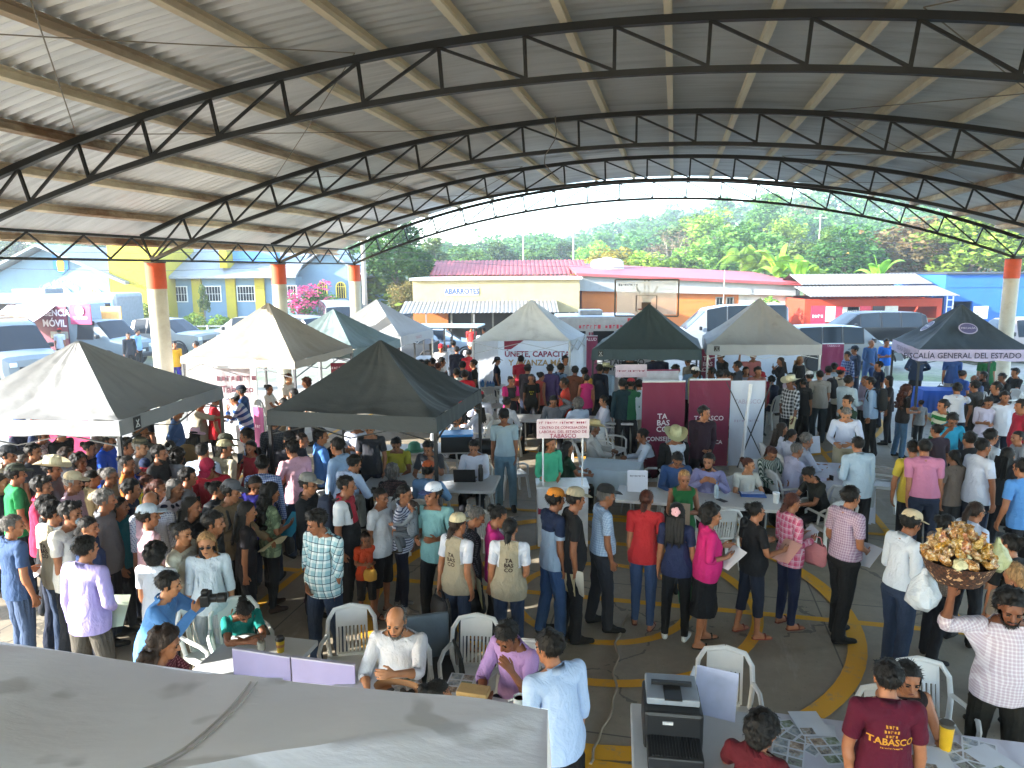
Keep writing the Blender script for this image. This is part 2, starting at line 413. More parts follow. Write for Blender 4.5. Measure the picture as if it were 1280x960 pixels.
def build_templates():
    TP['body'] = template(body_prims(), .0066, (11000, 3600), smooth=2)
    for t in TP['body']:        # keep the body well under its clothes
        w = t.W[:, 0]+t.W[:, 1]+t.W[:, 9]+t.W[:, 10]; lim = np.clip((1.385-t.V[:, 2])/.06, 0, 1)
        t.V = t.V-t.N*(.014*np.clip(w, 0, 1)*lim)[:, None]
    GT = (3800, 1300); C = lambda *a: list(a)
    for nm, sl, hem, d, ring in (('tee', .19, .84, .016, False), ('polo', .20, .85, .018, True), ('polo_in', .20, .95, .014, True), ('shirt', .535, .83, .019, True),
                                 ('shirt_in', .535, .95, .015, True), ('roll', .36, .84, .019, True), ('jacket', .535, .84, .028, True), ('blouse', .22, .78, .018, False)):
        pr = torso(d, hem-.04)+arm_prims(.064+d*.2, .053+d*.3, .040+d*.3, 2 if sl > .27 else 1)
        TP[nm] = template(pr, .0105, GT, C(NECK if ring else NECK2, HEMN(hem), *sleeve_cuts(sl)), noise=.0022, rings=[collar_ring()] if ring else None)
    TP['tank'] = template(torso(.016, .80), .0105, GT, C(NECK2, HEMN(.84), *sleeve_cuts(-.03)), noise=.003)
    TP['vest'] = template(torso(.027, .80), .0105, GT, C(((0,.03,1.40), (0,.9,1), lambda c: abs(c.x) < .12 and c.z > 1.2), HEMN(.82), *[((sg*.178,0,0), (sg,0,.05), lambda c, sg=sg: c.x*sg > .1 and c.z > 1.2) for sg in (1,-1)]), noise=.003)
    TP['apronless'] = TP['tank']
    def legs(d, knee, ank):
        P = [hull(((0,0,.95), (.152+d,.108+d,.09)), ((0,-.005,.88), (.155+d,.112+d,.06)))]
        for m in (lambda p: p, mir):
            P += [hull((m(HIP-np.array([0,0,.01])), (.090+d,.100+d,.09)), (m(KN), (knee,knee+.004,knee))), hull((m(KN), (knee,knee+.004,knee)), (m(AN+np.array([0,-.002,-.02])), ank))]
        return P
    WA = ((0,0,1.005), (0,0,1), None)
    TP['pants'] = template(legs(.010, .072, .068), .0105, GT, [WA, ((0,0,.055), (0,0,-1), None)], noise=.004)
    TP['slim'] = template(legs(.004, .074, .050), .0105, GT, [WA, ((0,0,.075), (0,0,-1), None)], noise=.003)
    TP['shorts'] = template(legs(.014, .084, .075), .0105, GT, [WA, ((0,0,.43), (0,0,-1), None)], noise=.004)
    TP['capri'] = template(legs(.006, .074, .058), .0105, GT, [WA, ((0,0,.30), (0,0,-1), None)], noise=.003)
    def skw(V):
        W = np.zeros((len(V), 15)); f = np.clip((.95-V[:, 2])/.35, 0, .8); W[:, 0] = 1-f; s = 1/(1+np.exp(-V[:, 0]*40)); W[:, 9] = f*s; W[:, 10] = f*(1-s); return W
    TP['skirt'] = template([hull(((0,0,.98), (.15,.115,.03)), ((0,-.005,.86), (.18,.145,.05))), hull(((0,-.005,.86), (.18,.145,.05)), ((0,0,.40), (.205,.19,.03)))], .012, GT, [WA, ((0,0,.40), (0,0,-1), None)], noise=.005, wfn=skw)
    def shoe(m, hh=0): return [hull((m(np.array([.112,-.045,.04])), (.042,.042,.042)), (m(np.array([.118,.10,.034])), (.050,.05,.034))), hull((m(np.array([.118,.10,.034])), (.050,.05,.034)), (m(np.array([.121,.175,.028])), (.040,.035,.026))), hull((m(AN+np.array([0,.0,.01])), .046), (m(np.array([.115,.06,.05])), (.042,.05,.034)))]
    def ftw(i):
        def f(V): W = np.zeros((len(V), 15)); W[:, i] = 1; return W
        return f
    for i, m in ((13, lambda p: p), (14, mir)):
        TP['shoe%d' % i] = template(shoe(m), .009, (700, 300), [((0,0,.105), (0,0,1), None)], wfn=ftw(i))
        TP['sandal%d' % i] = template([hull((m(np.array([.112,-.05,.012])), (.042,.042,.012)), (m(np.array([.118,.11,.012])), (.05,.05,.012)), (m(np.array([.121,.18,.012])), (.036,.03,.012))), hull((m(np.array([.075,.09,.04])), .012), (m(np.array([.115,.10,.068])), .012)), hull((m(np.array([.160,.09,.035])), .012), (m(np.array([.115,.10,.068])), .012))], .008, (700, 300), wfn=ftw(i))
    # ---- hair and hats, all rigid on the head
    def hw(V): W = np.zeros((len(V), 15)); W[:, 2] = 1; return W
    cap = ((0,-.012,1.622), (.087,.106,.092))
    def fringe(z=1.668, lo=1.56, nape=1.515, yb=.034, tilt=.32):
        return [((0,yb,0), (0,1,0), None, False), ((0,-.028,0), (0,1,0), None, False), ((0,.085,z), (0,tilt,-1), lambda c: c.y > yb), ((0,0,lo), (0,.25,-1), lambda c: -.028 < c.y <= yb), ((0,-.03,lo-.01), (0,.62,-.78), lambda c: c.y <= -.028), ((0,0,nape), (0,0,-1), None)]
    rgh = np.random.default_rng(4)
    def tuft(n, r, c, rad, lo=-.3, rs=(.8, 1.2)):
        out = []
        while len(out) < n:
            d = rgh.normal(size=3); d /= np.linalg.norm(d)
            if d[2] > lo and not (d[1] > .55 and d[2] < .35): out.append(_sph(np.array(c)+d*np.array(rad), r*rgh.uniform(*rs), 8, 6))
        return out
    line = ((0,.056,1.655), (0,.66,-.75), None)      # hairline, cuts face and neck away
    HT = (2200, 620)
    rgw = np.random.default_rng(17)
    def hair(pr, cuts, noise=.003, wisps=True):
        out = template(pr, .0085, HT, cuts, smooth=2, noise=noise, wfn=hw)
        if noise and wisps:
            for t, n, wd in zip(out, (340, 90), (.0035, .007)):
                i = rgw.integers(0, len(t.V), n); p = t.V[i]; nr = t.N[i]; d = np.array([0, -.25, -1.])+rgw.normal(size=(n, 3))*.55; d -= nr*(d*nr).sum(1, keepdims=True); d /= np.linalg.norm(d, axis=1, keepdims=True)+1e-6; d = d*.9+nr*rgw.uniform(.05, .6, (n, 1)); s_ = np.cross(d, nr); s_ /= np.linalg.norm(s_, axis=1, keepdims=True)+1e-6
                tip = p+d*rgw.uniform(.018, .042, (n, 1)); Q = np.stack([p-s_*wd, p+s_*wd, tip], 1).reshape(-1, 3); T = np.arange(3*n).reshape(-1, 3)+len(t.V); t.V = np.concatenate([t.V, Q]); t.T = np.concatenate([t.T, T]); t.N = _normals(t.V, t.T); t.W = hw(t.V); t.uv = np.stack([t.V[:, 0]+.55*t.V[:, 1], t.V[:, 2]], 1)
        return out
    TP['h_short'] = hair([_sph(*cap)]+tuft(46, .017, (0,-.012,1.624), (.078,.097,.083)), fringe(), .0015)
    TP['h_crop'] = hair([_sph((0,-.010,1.619), (.082,.101,.089))]+tuft(30, .011, (0,-.01,1.622), (.076,.094,.082), .1), fringe(1.672, 1.575, 1.535), .001)
    TP['h_bald'] = hair([_sph((0,-.012,1.612), (.083,.102,.086))], [((0,.02,1.60), (0,.9,-.2), None), ((0,0,1.55), (0,0,-1), None), ((0,-.02,1.655), (0,.25,1), None)], .002)
    TP['h_quiff'] = hair([_sph(*cap), hull(((-.05,.045,1.69), .03), ((.05,.045,1.695), .032))]+tuft(50, .018, (0,-.008,1.632), (.078,.098,.085), .0), fringe(1.672), .002)
    back = lambda z, w, y=-.085: hull(((0,-.045,1.60), (.085,.07,.06)), ((0,y,z), (w,.035,.03)))
    sides = lambda z: [hull(((s*.078,.0,1.60), (.018,.05,.05)), ((s*.085,-.005,z), (.02,.045,.03))) for s in (1,-1)]
    fl = ((0,.056,1.662), (0,.74,-.67), lambda c: c.y > .0)
    TP['h_long'] = hair([_sph((0,-.012,1.622), (.09,.108,.092)), back(1.26, .10)]+sides(1.42)+[hull(((x, -.11, 1.55), .02), ((x*1.1, -.125, 1.25+.03*math.sin(x*90)), .016)) for x in (-.09,-.055,-.02,.02,.055,.09)], [fl], .002)
    TP['h_bob'] = hair([_sph((0,-.012,1.622), (.094,.112,.094)), back(1.47, .10, -.05)]+sides(1.50), [fl], .004)
    TP['h_tail'] = hair([_sph((0,-.012,1.618), (.084,.103,.09)), hull(((0,-.11,1.63), .032), ((0,-.15,1.56), .034)), hull(((0,-.15,1.56), .034), ((0,-.135,1.36), .018))], fringe(1.672, 1.58, 1.34, .02)[:4]+[((0,-.03,1.57), (0,.62,-.78), lambda c: -.10 < c.y <= -.028)], .002)
    TP['h_lowtail'] = hair([_sph((0,-.012,1.618), (.084,.103,.09)), hull(((0,-.09,1.55), .04), ((0,-.12,1.46), .04)), hull(((0,-.12,1.46), .04), ((0,-.14,1.22), .022))], [line], .003)
    TP['h_bun'] = hair([_sph((0,-.012,1.618), (.084,.103,.09)), _sph((0,-.118,1.645), (.045,.04,.045))], fringe(1.672, 1.585, 1.53, .02), .002)
    TP['h_curly'] = hair([_sph((0,-.02,1.622), (.096,.108,.095)), hull(((0,-.05,1.58), (.085,.06,.05)), ((0,-.055,1.50), (.075,.05,.03)))]+tuft(110, .026, (0,-.024,1.612), (.097,.108,.105), -.95), [fl], .002)
    TP['h_curllong'] = hair([_sph((0,-.02,1.625), (.098,.110,.095)), back(1.24, .11, -.10)]+sides(1.42)+tuft(70, .027, (0,-.022,1.622), (.098,.112,.097), -.6)+[_sph((rgh.uniform(-.13,.13), -.10+rgh.uniform(-.035,.03), rgh.uniform(1.17,1.55)), .032*rgh.uniform(.7,1.2), 8, 6) for _ in range(70)], [fl], .002)
    TP['h_braid'] = hair([_sph((0,-.012,1.618), (.084,.103,.09))]+[_sph((.015*math.sin(i*1.9), -.105-.012*(i%2)-.01*min(i,3), 1.57-.045*i), .032-.001*i) for i in range(9)], [((0,.062,1.640), (0,.62,-.78), lambda c: c.y > -.06)], .002)
    brim = lambda f: [hull(((-.05,f*.085,1.648), (.03,.02,.006)), ((.05,f*.085,1.648), (.03,.02,.006)), ((-.035,f*.175,1.636), (.03,.015,.005)), ((.035,f*.175,1.636), (.03,.015,.005)))]
    dome = hull(((0,-.008,1.655), (.089,.109,.03)), ((0,-.008,1.69), (.078,.094,.045)))
    TP['c_dome'] = hair([dome], [((0,0,1.642), (0,0,-1), None)], 0)
    TP['c_brim'] = hair(brim(1), [], 0); TP['c_brimback'] = hair(brim(-1), [], 0)
    def hat(rx, ry, lift, crown):
        V = []; n = 36
        prof = [(1.0, lift*1.0, 0), (.8, lift*.45, 0), (.55, .0, 0), (.5, .0, 1), (.47, crown*.55, 1), (.44, crown*.9, 1), (.30, crown, 2), (0.02, crown*.88, 2)]
        for q, (r, z, kind) in enumerate(prof):
            for k in range(n):
                a = 2*math.pi*k/n; sd = abs(math.cos(a))**2
                zz = z if kind else (z*(sd*1.0+(1-sd)*-.25))
                if kind == 2: zz = z*(1-.10*(1-sd))
                rr = r if kind else r
                V.append((rx*rr*math.cos(a), -.005+ry*rr*math.sin(a), 1.645+zz))
        m = len(prof); T = []
        for i in range(m-1):
            for k in range(n):
                a, b, c, d = i*n+k, i*n+(k+1)%n, (i+1)*n+(k+1)%n, (i+1)*n+k; T += [(a, b, c), (a, c, d)]
        t = Tpl(); t.V = np.array(V); t.T = np.array(T, dtype=np.int32); t.N = _normals(t.V, t.T); t.W = hw(t.V); t.uv = t.V[:, :2]; return [t, t]
    TP['c_straw'] = hat(.185, .215, .055, .115); TP['c_bucket'] = hat(.175, .19, -.03, .10); TP['c_visor'] = TP['c_bucket']
    # face marks: eyes, brows, moustache, beard, glasses
    def small(balls, n=8, m=5):
        Vs = []; Ts = []; k = 0
        me = _prims_mesh(balls); V, T = _arrays(me); t = Tpl(); t.V = V; t.T = T; t.N = _normals(V, T); t.W = hw(V); t.uv = V[:, :2]; return [t, t]
    TP['eyes'] = small([_sph((s*.031,.0845,1.5935), (.0135,.006,.0065), 8, 6) for s in (1,-1)])
    TP['lips'] = small([_sph((0,.0945,1.5275), (.021,.006,.0065), 8, 6)])
    TP['brows'] = small([hull(((s*.018,.0925,1.615), .0045), ((s*.042,.0835,1.617), .004)) for s in (1,-1)])
    TP['mous'] = small([hull(((s*.004,.1005,1.545), .0075), ((s*.026,.0905,1.535), .005)) for s in (1,-1)])
    TP['beard'] = hair([hull(((0,.04,1.535), (.065,.058,.03)), ((0,.058,1.498), (.042,.042,.03)))], [((0,0,1.545), (0,.35,1), None), ((0,.0,0), (0,-1,0), None)], .002)
    def rim():
        b = B()
        for s in (1,-1): b.tube([(s*.033+.02*math.cos(a), .103-.006*abs(math.cos(a)), 1.592+.016*math.sin(a)) for a in [2*math.pi*k/12 for k in range(12)]], .0028, 5, closed=True); b.bar((s*.055,.098,1.597), (s*.079,-.01,1.597), .004)
        b.bar((-.012,.106,1.595), (.012,.106,1.595), .004)
        V = np.array(b.v); T = []
        for f in b.f:
            for i in range(1, len(f)-1): T.append((f[0], f[i], f[i+1]))
        t = Tpl(); t.V = V; t.T = np.array(T, dtype=np.int32); t.N = None; t.W = hw(V); t.uv = V[:, :2]; return [t, t]
    TP['specs'] = rim()
    TP['shades'] = small([_sph((s*.033,.099,1.592), (.023,.006,.018), 10, 6) for s in (1,-1)]+[hull(((-.01,.104,1.597), .003), ((.01,.104,1.597), .003))])
    TP['mask'] = hair([hull(((0,.075,1.553), (.045,.042,.016)), ((0,.07,1.515), (.042,.04,.018)))], [((0,.03,0), (0,-1,0), None)], 0)
    TP['flower'] = small([_sph((.03*math.cos(a)+.0, -.125, 1.62+.03*math.sin(a)), (.028,.012,.028), 8, 6) for a in [k*2*math.pi/5 for k in range(5)]])
# ---- cloth materials
def cloth(spec):
    if spec in _mats: return _mats[spec]
    kind, *cs = spec.split(':'); g = NT('fabric'); uv = g.coord('UV')
    if kind.startswith('#'): cs = [kind]; kind = 'solid'
    a = lin(cs[0]); b = lin(cs[1]) if len(cs) > 1 else a; sx = g.n('ShaderNodeSeparateXYZ'); g.l(uv, sx.inputs[0]); U, Vv = sx.outputs[0], sx.outputs[1]
    wob = g.noise(14, 2, uv)
    def band(coord, period, duty):
        q = g.math('FRACT', g.math('MULTIPLY', coord, 1/period)); return g.math('LESS_THAN', q, duty)
    if kind == 'plaid':
        f = g.math('MULTIPLY', g.math('ADD', band(U, .075, .42), band(Vv, .075, .42)), .5)
        col = g.mix(f, a, b)
        if len(cs) > 2: col = g.mix(g.math('MAXIMUM', band(g.math('ADD', U, .048), .075, .09), band(g.math('ADD', Vv, .048), .075, .09)), col, lin(cs[2]))
    elif kind == 'check': col = g.mix(g.math('MULTIPLY', g.math('ADD', band(U, .026, .4), band(Vv, .026, .4)), .5), a, b)
    elif kind == 'vstripe': col = g.mix(band(U, .034, .45), a, b)
    elif kind == 'hstripe': col = g.mix(band(Vv, .035, .4), a, b)
    elif kind == 'wide': col = g.mix(band(g.math('ADD', Vv, .03), .13, .5), a, b)
    elif kind == 'floral':
        vo = g.n('ShaderNodeTexVoronoi', Scale=14.0); g.l(uv, vo.inputs['Vector'])
        col = g.mix(g.math('LESS_THAN', vo.outputs['Distance'], .38), a, b)
    elif kind == 'dots':
        vo = g.n('ShaderNodeTexVoronoi', Scale=45.0); vo.inputs['Randomness'].default_value = .2; g.l(uv, vo.inputs['Vector'])
        col = g.mix(g.math('LESS_THAN', vo.outputs['Distance'], .3), a, b)
    elif kind == 'camo': col = g.ramp(g.noise(18, 2, uv), [(.4, a), (.5, b)])
    elif kind == 'yoke': col = g.mix(g.math('GREATER_THAN', Vv, 1.27), a, b)
    elif kind == 'sides':
        ax = g.math('ABSOLUTE', U); col = g.mix(g.math('GREATER_THAN', ax, .13), a, b)
        col = g.mix(g.math('LESS_THAN', Vv, 1.18), col, lin(cs[2])) if len(cs) > 2 else col
    elif kind == 'denim':
        col = g.mix(g.math('MULTIPLY', g.noise(9, 3, uv), .6), a, tuple(min(1, k*1.9+.01) for k in a[:3])+(1,))
    else: col = a
    big = g.noise(5.5, 3, uv)
    col = g.mix(g.math('MULTIPLY', big, .3), col, (0.02,.02,.025,1), 'MULTIPLY') if False else g.mix(.12, col, g.ramp(big, [(.3, (.25,.25,.25)), (.7, (1,1,1))]), 'MULTIPLY')
    g.set(Base_Color=col, Roughness=.85); g.b.inputs['Specular IOR Level'].default_value = .2
    w = g.n('ShaderNodeTexNoise', Scale=9.0, Detail=3.0, Distortion=.8); g.l(g.mapping(uv, (1.6, .8, 1)), w.inputs['Vector'])
    w2 = g.noise(38, 2, uv)
    g.bump(g.math('ADD', w.outputs['Fac'], g.math('MULTIPLY', w2, .15)), .7, .026)
    _mats[spec] = g.m; return g.m
SKINS = ['#a5714f', '#8f5d40', '#7d4e34', '#6a4029', '#b98561']
def skin(i):
    k = ('skin', i)
    if k in _mats: return _mats[k]
    g = NT('skin'); c = lin(SKINS[i]); f = g.noise(16, 3)
    g.set(Base_Color=g.ramp(f, [(.3, tuple(x*.86 for x in c[:3])), (.7, tuple(min(1, x*1.1) for x in c[:3]))]), Roughness=.5)
    g.b.inputs['Subsurface Weight'].default_value = 0.0; g.b.inputs['Specular IOR Level'].default_value = .35
    _mats[k] = g.m; return g.m
HAIRC = {'k': '#0b0908', 'b': '#21150e', 'r': '#3a1a10', 'g': '#55524f', 'w': '#8a8783', 'l': '#8a6a45'}
def hairmat(c):
    k = ('hair', c)
    if k in _mats: return _mats[k]
    g = NT('hair'); co = g.coord(); a = lin(HAIRC[c]); n = g.noise(60, 2, g.mapping(co, (1, 1, .12)))
    g.set(Base_Color=g.ramp(n, [(.35, tuple(x*.6 for x in a[:3])), (.7, tuple(min(1, x*1.7+.004) for x in a[:3]))]), Roughness=.6); g.b.inputs['Specular IOR Level'].default_value = .22
    g.bump(n, .6, .01); _mats[k] = g.m; return g.m
def straw(c):
    k = ('straw', c)
    if k in _mats: return _mats[k]
    g = NT('straw'); uv = g.coord('UV'); n = g.noise(120, 2, uv); a = lin(c)
    g.set(Base_Color=g.ramp(n, [(.3, tuple(x*.7 for x in a[:3])), (.7, a)]), Roughness=.7); g.bump(n, .4, .01); _mats[k] = g.m; return g.m
EYE = None
# ---- posing
def rot(ax, a):
    c, s = math.cos(a), math.sin(a)
    return np.array({'x': [[1,0,0],[0,c,-s],[0,s,c]], 'y': [[c,0,s],[0,1,0],[-s,0,c]], 'z': [[c,-s,0],[s,c,0],[0,0,1]]}[ax])
def rmin(a, b):
    a = a/np.linalg.norm(a); b = b/np.linalg.norm(b); v = np.cross(a, b); c = a@b
    if c < -.999: return rot('x', math.pi)
    K = np.array([[0,-v[2],v[1]],[v[2],0,-v[0]],[-v[1],v[0],0]]); return np.eye(3)+K+K@K/(1+c)
ARMS = {'d': ((.10,.0,-1), (.03,.16,-1)), 'w': ((.10,.28,-.95), (.02,.5,-.9)), 'v': ((.16,-.25,-.95), (.05,.05,-1)), 'b': ((.10,-.02,-1), (-.32,.92,.05)), 'l': ((.13,.05,-1), (-.5,.62,-.6)),
        'x': ((.15,.2,-1), (-.92,.42,.12)), 'h': ((.85,.22,.30), (-.86,-.28,.42)), 'c': ((.22,.45,-.88), (-.40,.36,.86)), 't': ((.22,.50,-.84), (-.42,.88,-.20)),
        'u': ((.72,.38,.05), (-.05,.12,1)), 'p': ((.15,.92,-.22), (.02,1,.02)), 'k': ((.62,-.28,-.74), (-.72,.52,-.35)), 'm': ((.30,.62,-.62), (-.62,.52,.58)), 'r': ((.2,-.38,-.9), (-.62,-.12,-.55)),
        'f': ((.15,.62,-.78), (.0,.96,-.1)), 's': ((.2,.25,-.95), (.05,.8,-.55)), 'e': ((.25,.55,-.75), (-.75,.25,.65)), 'j': ((.12,.85,-.5), (-.75,.60,.2))}
def person(x, y, spec, f=-90, head=(0, 8), pose='s', arms='dd', hair_='short:k', top='tee:#888', bot='pants:#222', skin_=1, ht=1.68, fem=False, g=.25, lean=0, hat=None, extra='', label='person', group=None, lod=None, shoes=True, foot='#1c1a18', held=False, z0=0.0, key=None):
    rj = np.random.default_rng(int(abs(x)*31+abs(y)*17)); tw = R(rj.uniform(-9, 9)) if pose == 's' else 0; lean = lean+rj.uniform(-3, 5) if pose == 's' else lean
    s = ht/1.70; sx = .88 if fem else .95; ga = .018*g
    def Jp(p, arm=False, sgn=1): return np.array([p[0]*sx*sgn+(ga*sgn if arm else 0), p[1]*sx, p[2]])
    Rp = rot('x', -R(lean*.4)) if pose in 'sw' else rot('x', -R(lean*.35)-(-.08 if pose == 't' else 0)); Rc = rot('z', tw)@rot('y', R(rj.uniform(-3.5, 3.5)))@rot('x', -R(lean))
    Rm = [None]*15; Pv = [None]*15; Ps = [None]*15
    pel = np.array([0,0,.93]); Pv[0] = pel; Rm[0] = Rp; Ps[0] = pel.copy()
    wa = np.array([0,0,1.03]); Pv[1] = wa; Rm[1] = Rc; Ps[1] = Ps[0]+Rp@(wa-pel)
    nk = np.array([0,-.008,1.455]); Pv[2] = nk; Ps[2] = Ps[1]+Rc@(nk-wa); Rm[2] = rot('z', R(head[0]))@rot('x', -R(head[1]+lean*.35))*1.02
    for sg, i, code in ((1, 3, arms[1]), (-1, 4, arms[0])):
        m = np.array([sg, 1, 1]); u, fo = (np.array(q, float)*m for q in ARMS[code])
        if code not in 'uhmpc': u = u+rj.normal(size=3)*np.array([.05, .09, 0]); fo = fo+rj.normal(size=3)*np.array([.07, .12, .06])
        if code in 'tbfps' and lean: u = rot('x', -R(lean*.3))@u
        sh, el, wr = Jp(SH, True, sg), Jp(EL, True, sg), Jp(WR, True, sg)
        Pv[i] = sh; Ps[i] = Ps[1]+Rc@(sh-wa); Rm[i] = rmin(Rc@(el-sh), u)@Rc
        Pv[i+2] = el; Ps[i+2] = Ps[i]+Rm[i]@(el-sh); Rm[i+2] = rmin(Rm[i]@(wr-el), fo)@Rm[i]
        Pv[i+4] = wr; Ps[i+4] = Ps[i+2]+Rm[i+2]@(wr-el); Rm[i+4] = Rm[i+2]
    for sg, i in ((1, 9), (-1, 10)):
        if pose == 't': th, sn = (.13*sg, 1, -.10), (0, .02 if sg > 0 else -.10, -1)
        elif pose == 'w': th, sn = ((.03*sg, .38*sg, -1), (.0, .10*sg-.18, -1))
        elif pose == 'k': th, sn = ((.2*sg, 1, .1), (0, -.3, -1))
        else:
            q = .09*math.sin(x*1.3+sg*1.4); th, sn = ((.05*sg+rj.uniform(-.03, .05)*sg, q+.02, -1), (.02*sg, q-.09, -1))
        hp, kn, an = Jp(HIP, False, sg), Jp(KN, False, sg), Jp(AN, False, sg)
        Pv[i] = hp; Ps[i] = Ps[0]+Rp@(hp-pel); Rm[i] = rmin(kn-hp, np.array(th, float))
        Pv[i+2] = kn; Ps[i+2] = Ps[i]+Rm[i]@(kn-hp); Rm[i+2] = rmin(Rm[i]@(an-kn), np.array(sn, float))@Rm[i]
        Pv[i+4] = an; Ps[i+4] = Ps[i+2]+Rm[i+2]@(an-kn); Rm[i+4] = rot('z', -R(8)*sg)@(rot('x', -.25) if pose == 'w' and sg < 0 else np.eye(3))
    dz = (.475/s-Ps[0][2]+.0675) if pose == 't' else (.085-min(Ps[13][2], Ps[14][2]))
    for i in range(15): Ps[i] = Ps[i]+np.array([0,0,dz])
    yaw = R(f-90); RZ = rot('z', yaw)
    ht_l = (Ps[2]+Rm[2]@(np.array([0,0,1.70])-nk))*s
    w = np.array([x, y, z0], float) if held else at_z(x, y, ht_l[2]+z0)-RZ@np.array([ht_l[0], ht_l[1], ht_l[2]+0])
    if not held: w[2] = z0
    dist = math.hypot(w[0], w[1]); L = lod if lod is not None else (0 if dist < 11.5 else 1)
    def shape(t):
        V = t.V.copy(); W = t.W; wt = W[:, 0]+W[:, 1]
        if not fem: V[:, :2] *= (sx+(1-sx)*W[:, 2:3])
        if fem:
            V[:, :2] *= (sx+(.97-sx)*W[:, 2:3])
            b = np.exp(-(((np.abs(V[:, 0])-.068)/.05)**2+((V[:, 2]-1.265)/.06)**2))*np.clip(V[:, 1]/.06, 0, 1); V[:, 1] += .045*b*wt
            V[:, 0] *= 1+.13*np.exp(-((V[:, 2]-.92)/.12)**2)*np.clip(wt+W[:, 9]+W[:, 10], 0, 1)
        if g:
            bel = np.exp(-((V[:, 2]-1.06)/.16)**2)
            V[:, 0] *= 1+(.07*g+.15*g*bel)*wt+.12*g*(W[:, 9]+W[:, 10])*np.clip((V[:, 2]-.4)/.4, 0, 1); V[:, 1] *= 1+(.16*g)*wt
            V[:, 1] += .085*g*bel*np.clip(V[:, 1]/.08, -.25, 1)*wt
            sgx = np.sign(V[:, 0]); V[:, 0] += sgx*ga*(W[:, 3]+W[:, 4]+W[:, 5]+W[:, 6]+W[:, 7]+W[:, 8])
        return V
    def skin_it(V, W):
        out = np.zeros_like(V)
        for i in range(15):
            wi = W[:, i]
            if wi.max() < 1e-4: continue
            out += wi[:, None]*((V-Pv[i])@Rm[i].T+Ps[i])
        return out*s
    root = thing('person', label, 'person', w, yaw, group)
    tuck = any(k.split(':')[0].endswith('_in') for k in top.split('+'))
    def part(nm, tp, mats, parent, T=None, midx=None):
        t = TP[tp][L]
        if tp in ('pants', 'slim', 'shorts', 'capri', 'skirt') and not tuck:
            t2 = Tpl(); t2.T = t.T; t2.W = t.W; t2.uv = t.uv; t2.V = t.V-t.N*(.022*np.clip((t.V[:, 2]-.82)/.05, 0, 1))[:, None]; t = t2
        return fast_mesh(nm, skin_it(shape(t), t.W), t.T, mats, parent, t.uv, True, midx)
    # body with eyes and brows in the same mesh
    t = TP['body'][L]; bkk = bot.split(':')[0] if bot else ''; zlo = {'pants': .10, 'slim': .12, 'capri': .34, 'shorts': .47, 'skirt': .50}.get(bkk)
    if zlo:
        t2 = Tpl(); t2.T = t.T; t2.W = t.W; t2.V = t.V-t.N*(.016*np.clip((t.V[:, 2]-zlo)/.03, 0, 1)*np.clip(t.W[:, 9]+t.W[:, 10]+t.W[:, 11]+t.W[:, 12], 0, 1))[:, None]; t = t2
    hk = hair_.split(':')[1] if ':' in hair_ else 'k'
    Vs, Ts, Mi = [skin_it(shape(t), t.W)], [t.T], [np.zeros(len(t.T), int)]; off = len(t.V)
    if L == 0 or dist < 17:
        for tp, mi in (('eyes', 1), ('brows', 2), ('lips', 3)):
            e = TP[tp][0]; Vs.append(skin_it(e.V, e.W)); Ts.append(e.T+off); off += len(e.V); Mi.append(np.full(len(e.T), mi))
    fast_mesh('body', np.concatenate(Vs), np.concatenate(Ts), [skin(skin_), plain('#120c09', .25, var=0), hairmat('b' if hk in 'wl' else hk), plain('#6e3a30', .45, var=0)], root, None, True, np.concatenate(Mi))
    # hair
    hs = hair_.split(':')[0]
    if hs != 'none': part('hair', 'h_'+hs, hairmat(hk), root)
    # hat
    if hat:
        hq = hat.rstrip(':').split(':')
        if 'camo' in hat: hq = [hq[0], ':'.join(hq[1:4]), hq[3]]
        if hq[0] in ('cap', 'capback'):
            c = part('cap', 'c_dome', cloth(hq[1]), root); part('brim', 'c_brim' if hq[0] == 'cap' else 'c_brimback', cloth(hq[2] if len(hq) > 2 else hq[1]), c)
        elif hq[0] == 'straw': part('straw_hat', 'c_straw', straw(hq[1]), root)
        elif hq[0] == 'bucket': part('bucket_hat', 'c_bucket', cloth(hq[1]), root)
    lay = {}
    if bot:
        bk, bc = bot.split(':', 1); b = part({'pants': 'trousers', 'slim': 'trousers', 'capri': 'trousers'}.get(bk, bk), bk, cloth(bc), root); lay['bot'] = b
    for tt in top.split('+'):
        tk, tc = tt.split(':', 1); nm = {'tee': 'tee_shirt', 'polo': 'polo_shirt', 'polo_in': 'polo_shirt', 'shirt_in': 'shirt', 'roll': 'shirt', 'tank': 'tank_top'}.get(tk, tk)
        lay['top'] = part(nm, tk, cloth(tc), root); lay['tk'] = tk
    if shoes and bot:
        kind = 'sandal' if foot.startswith('s#') else 'shoe'; fc = cloth(foot.lstrip('s'))
        for i in (13, 14): part(kind, '%s%d' % (kind, i), fc, root)
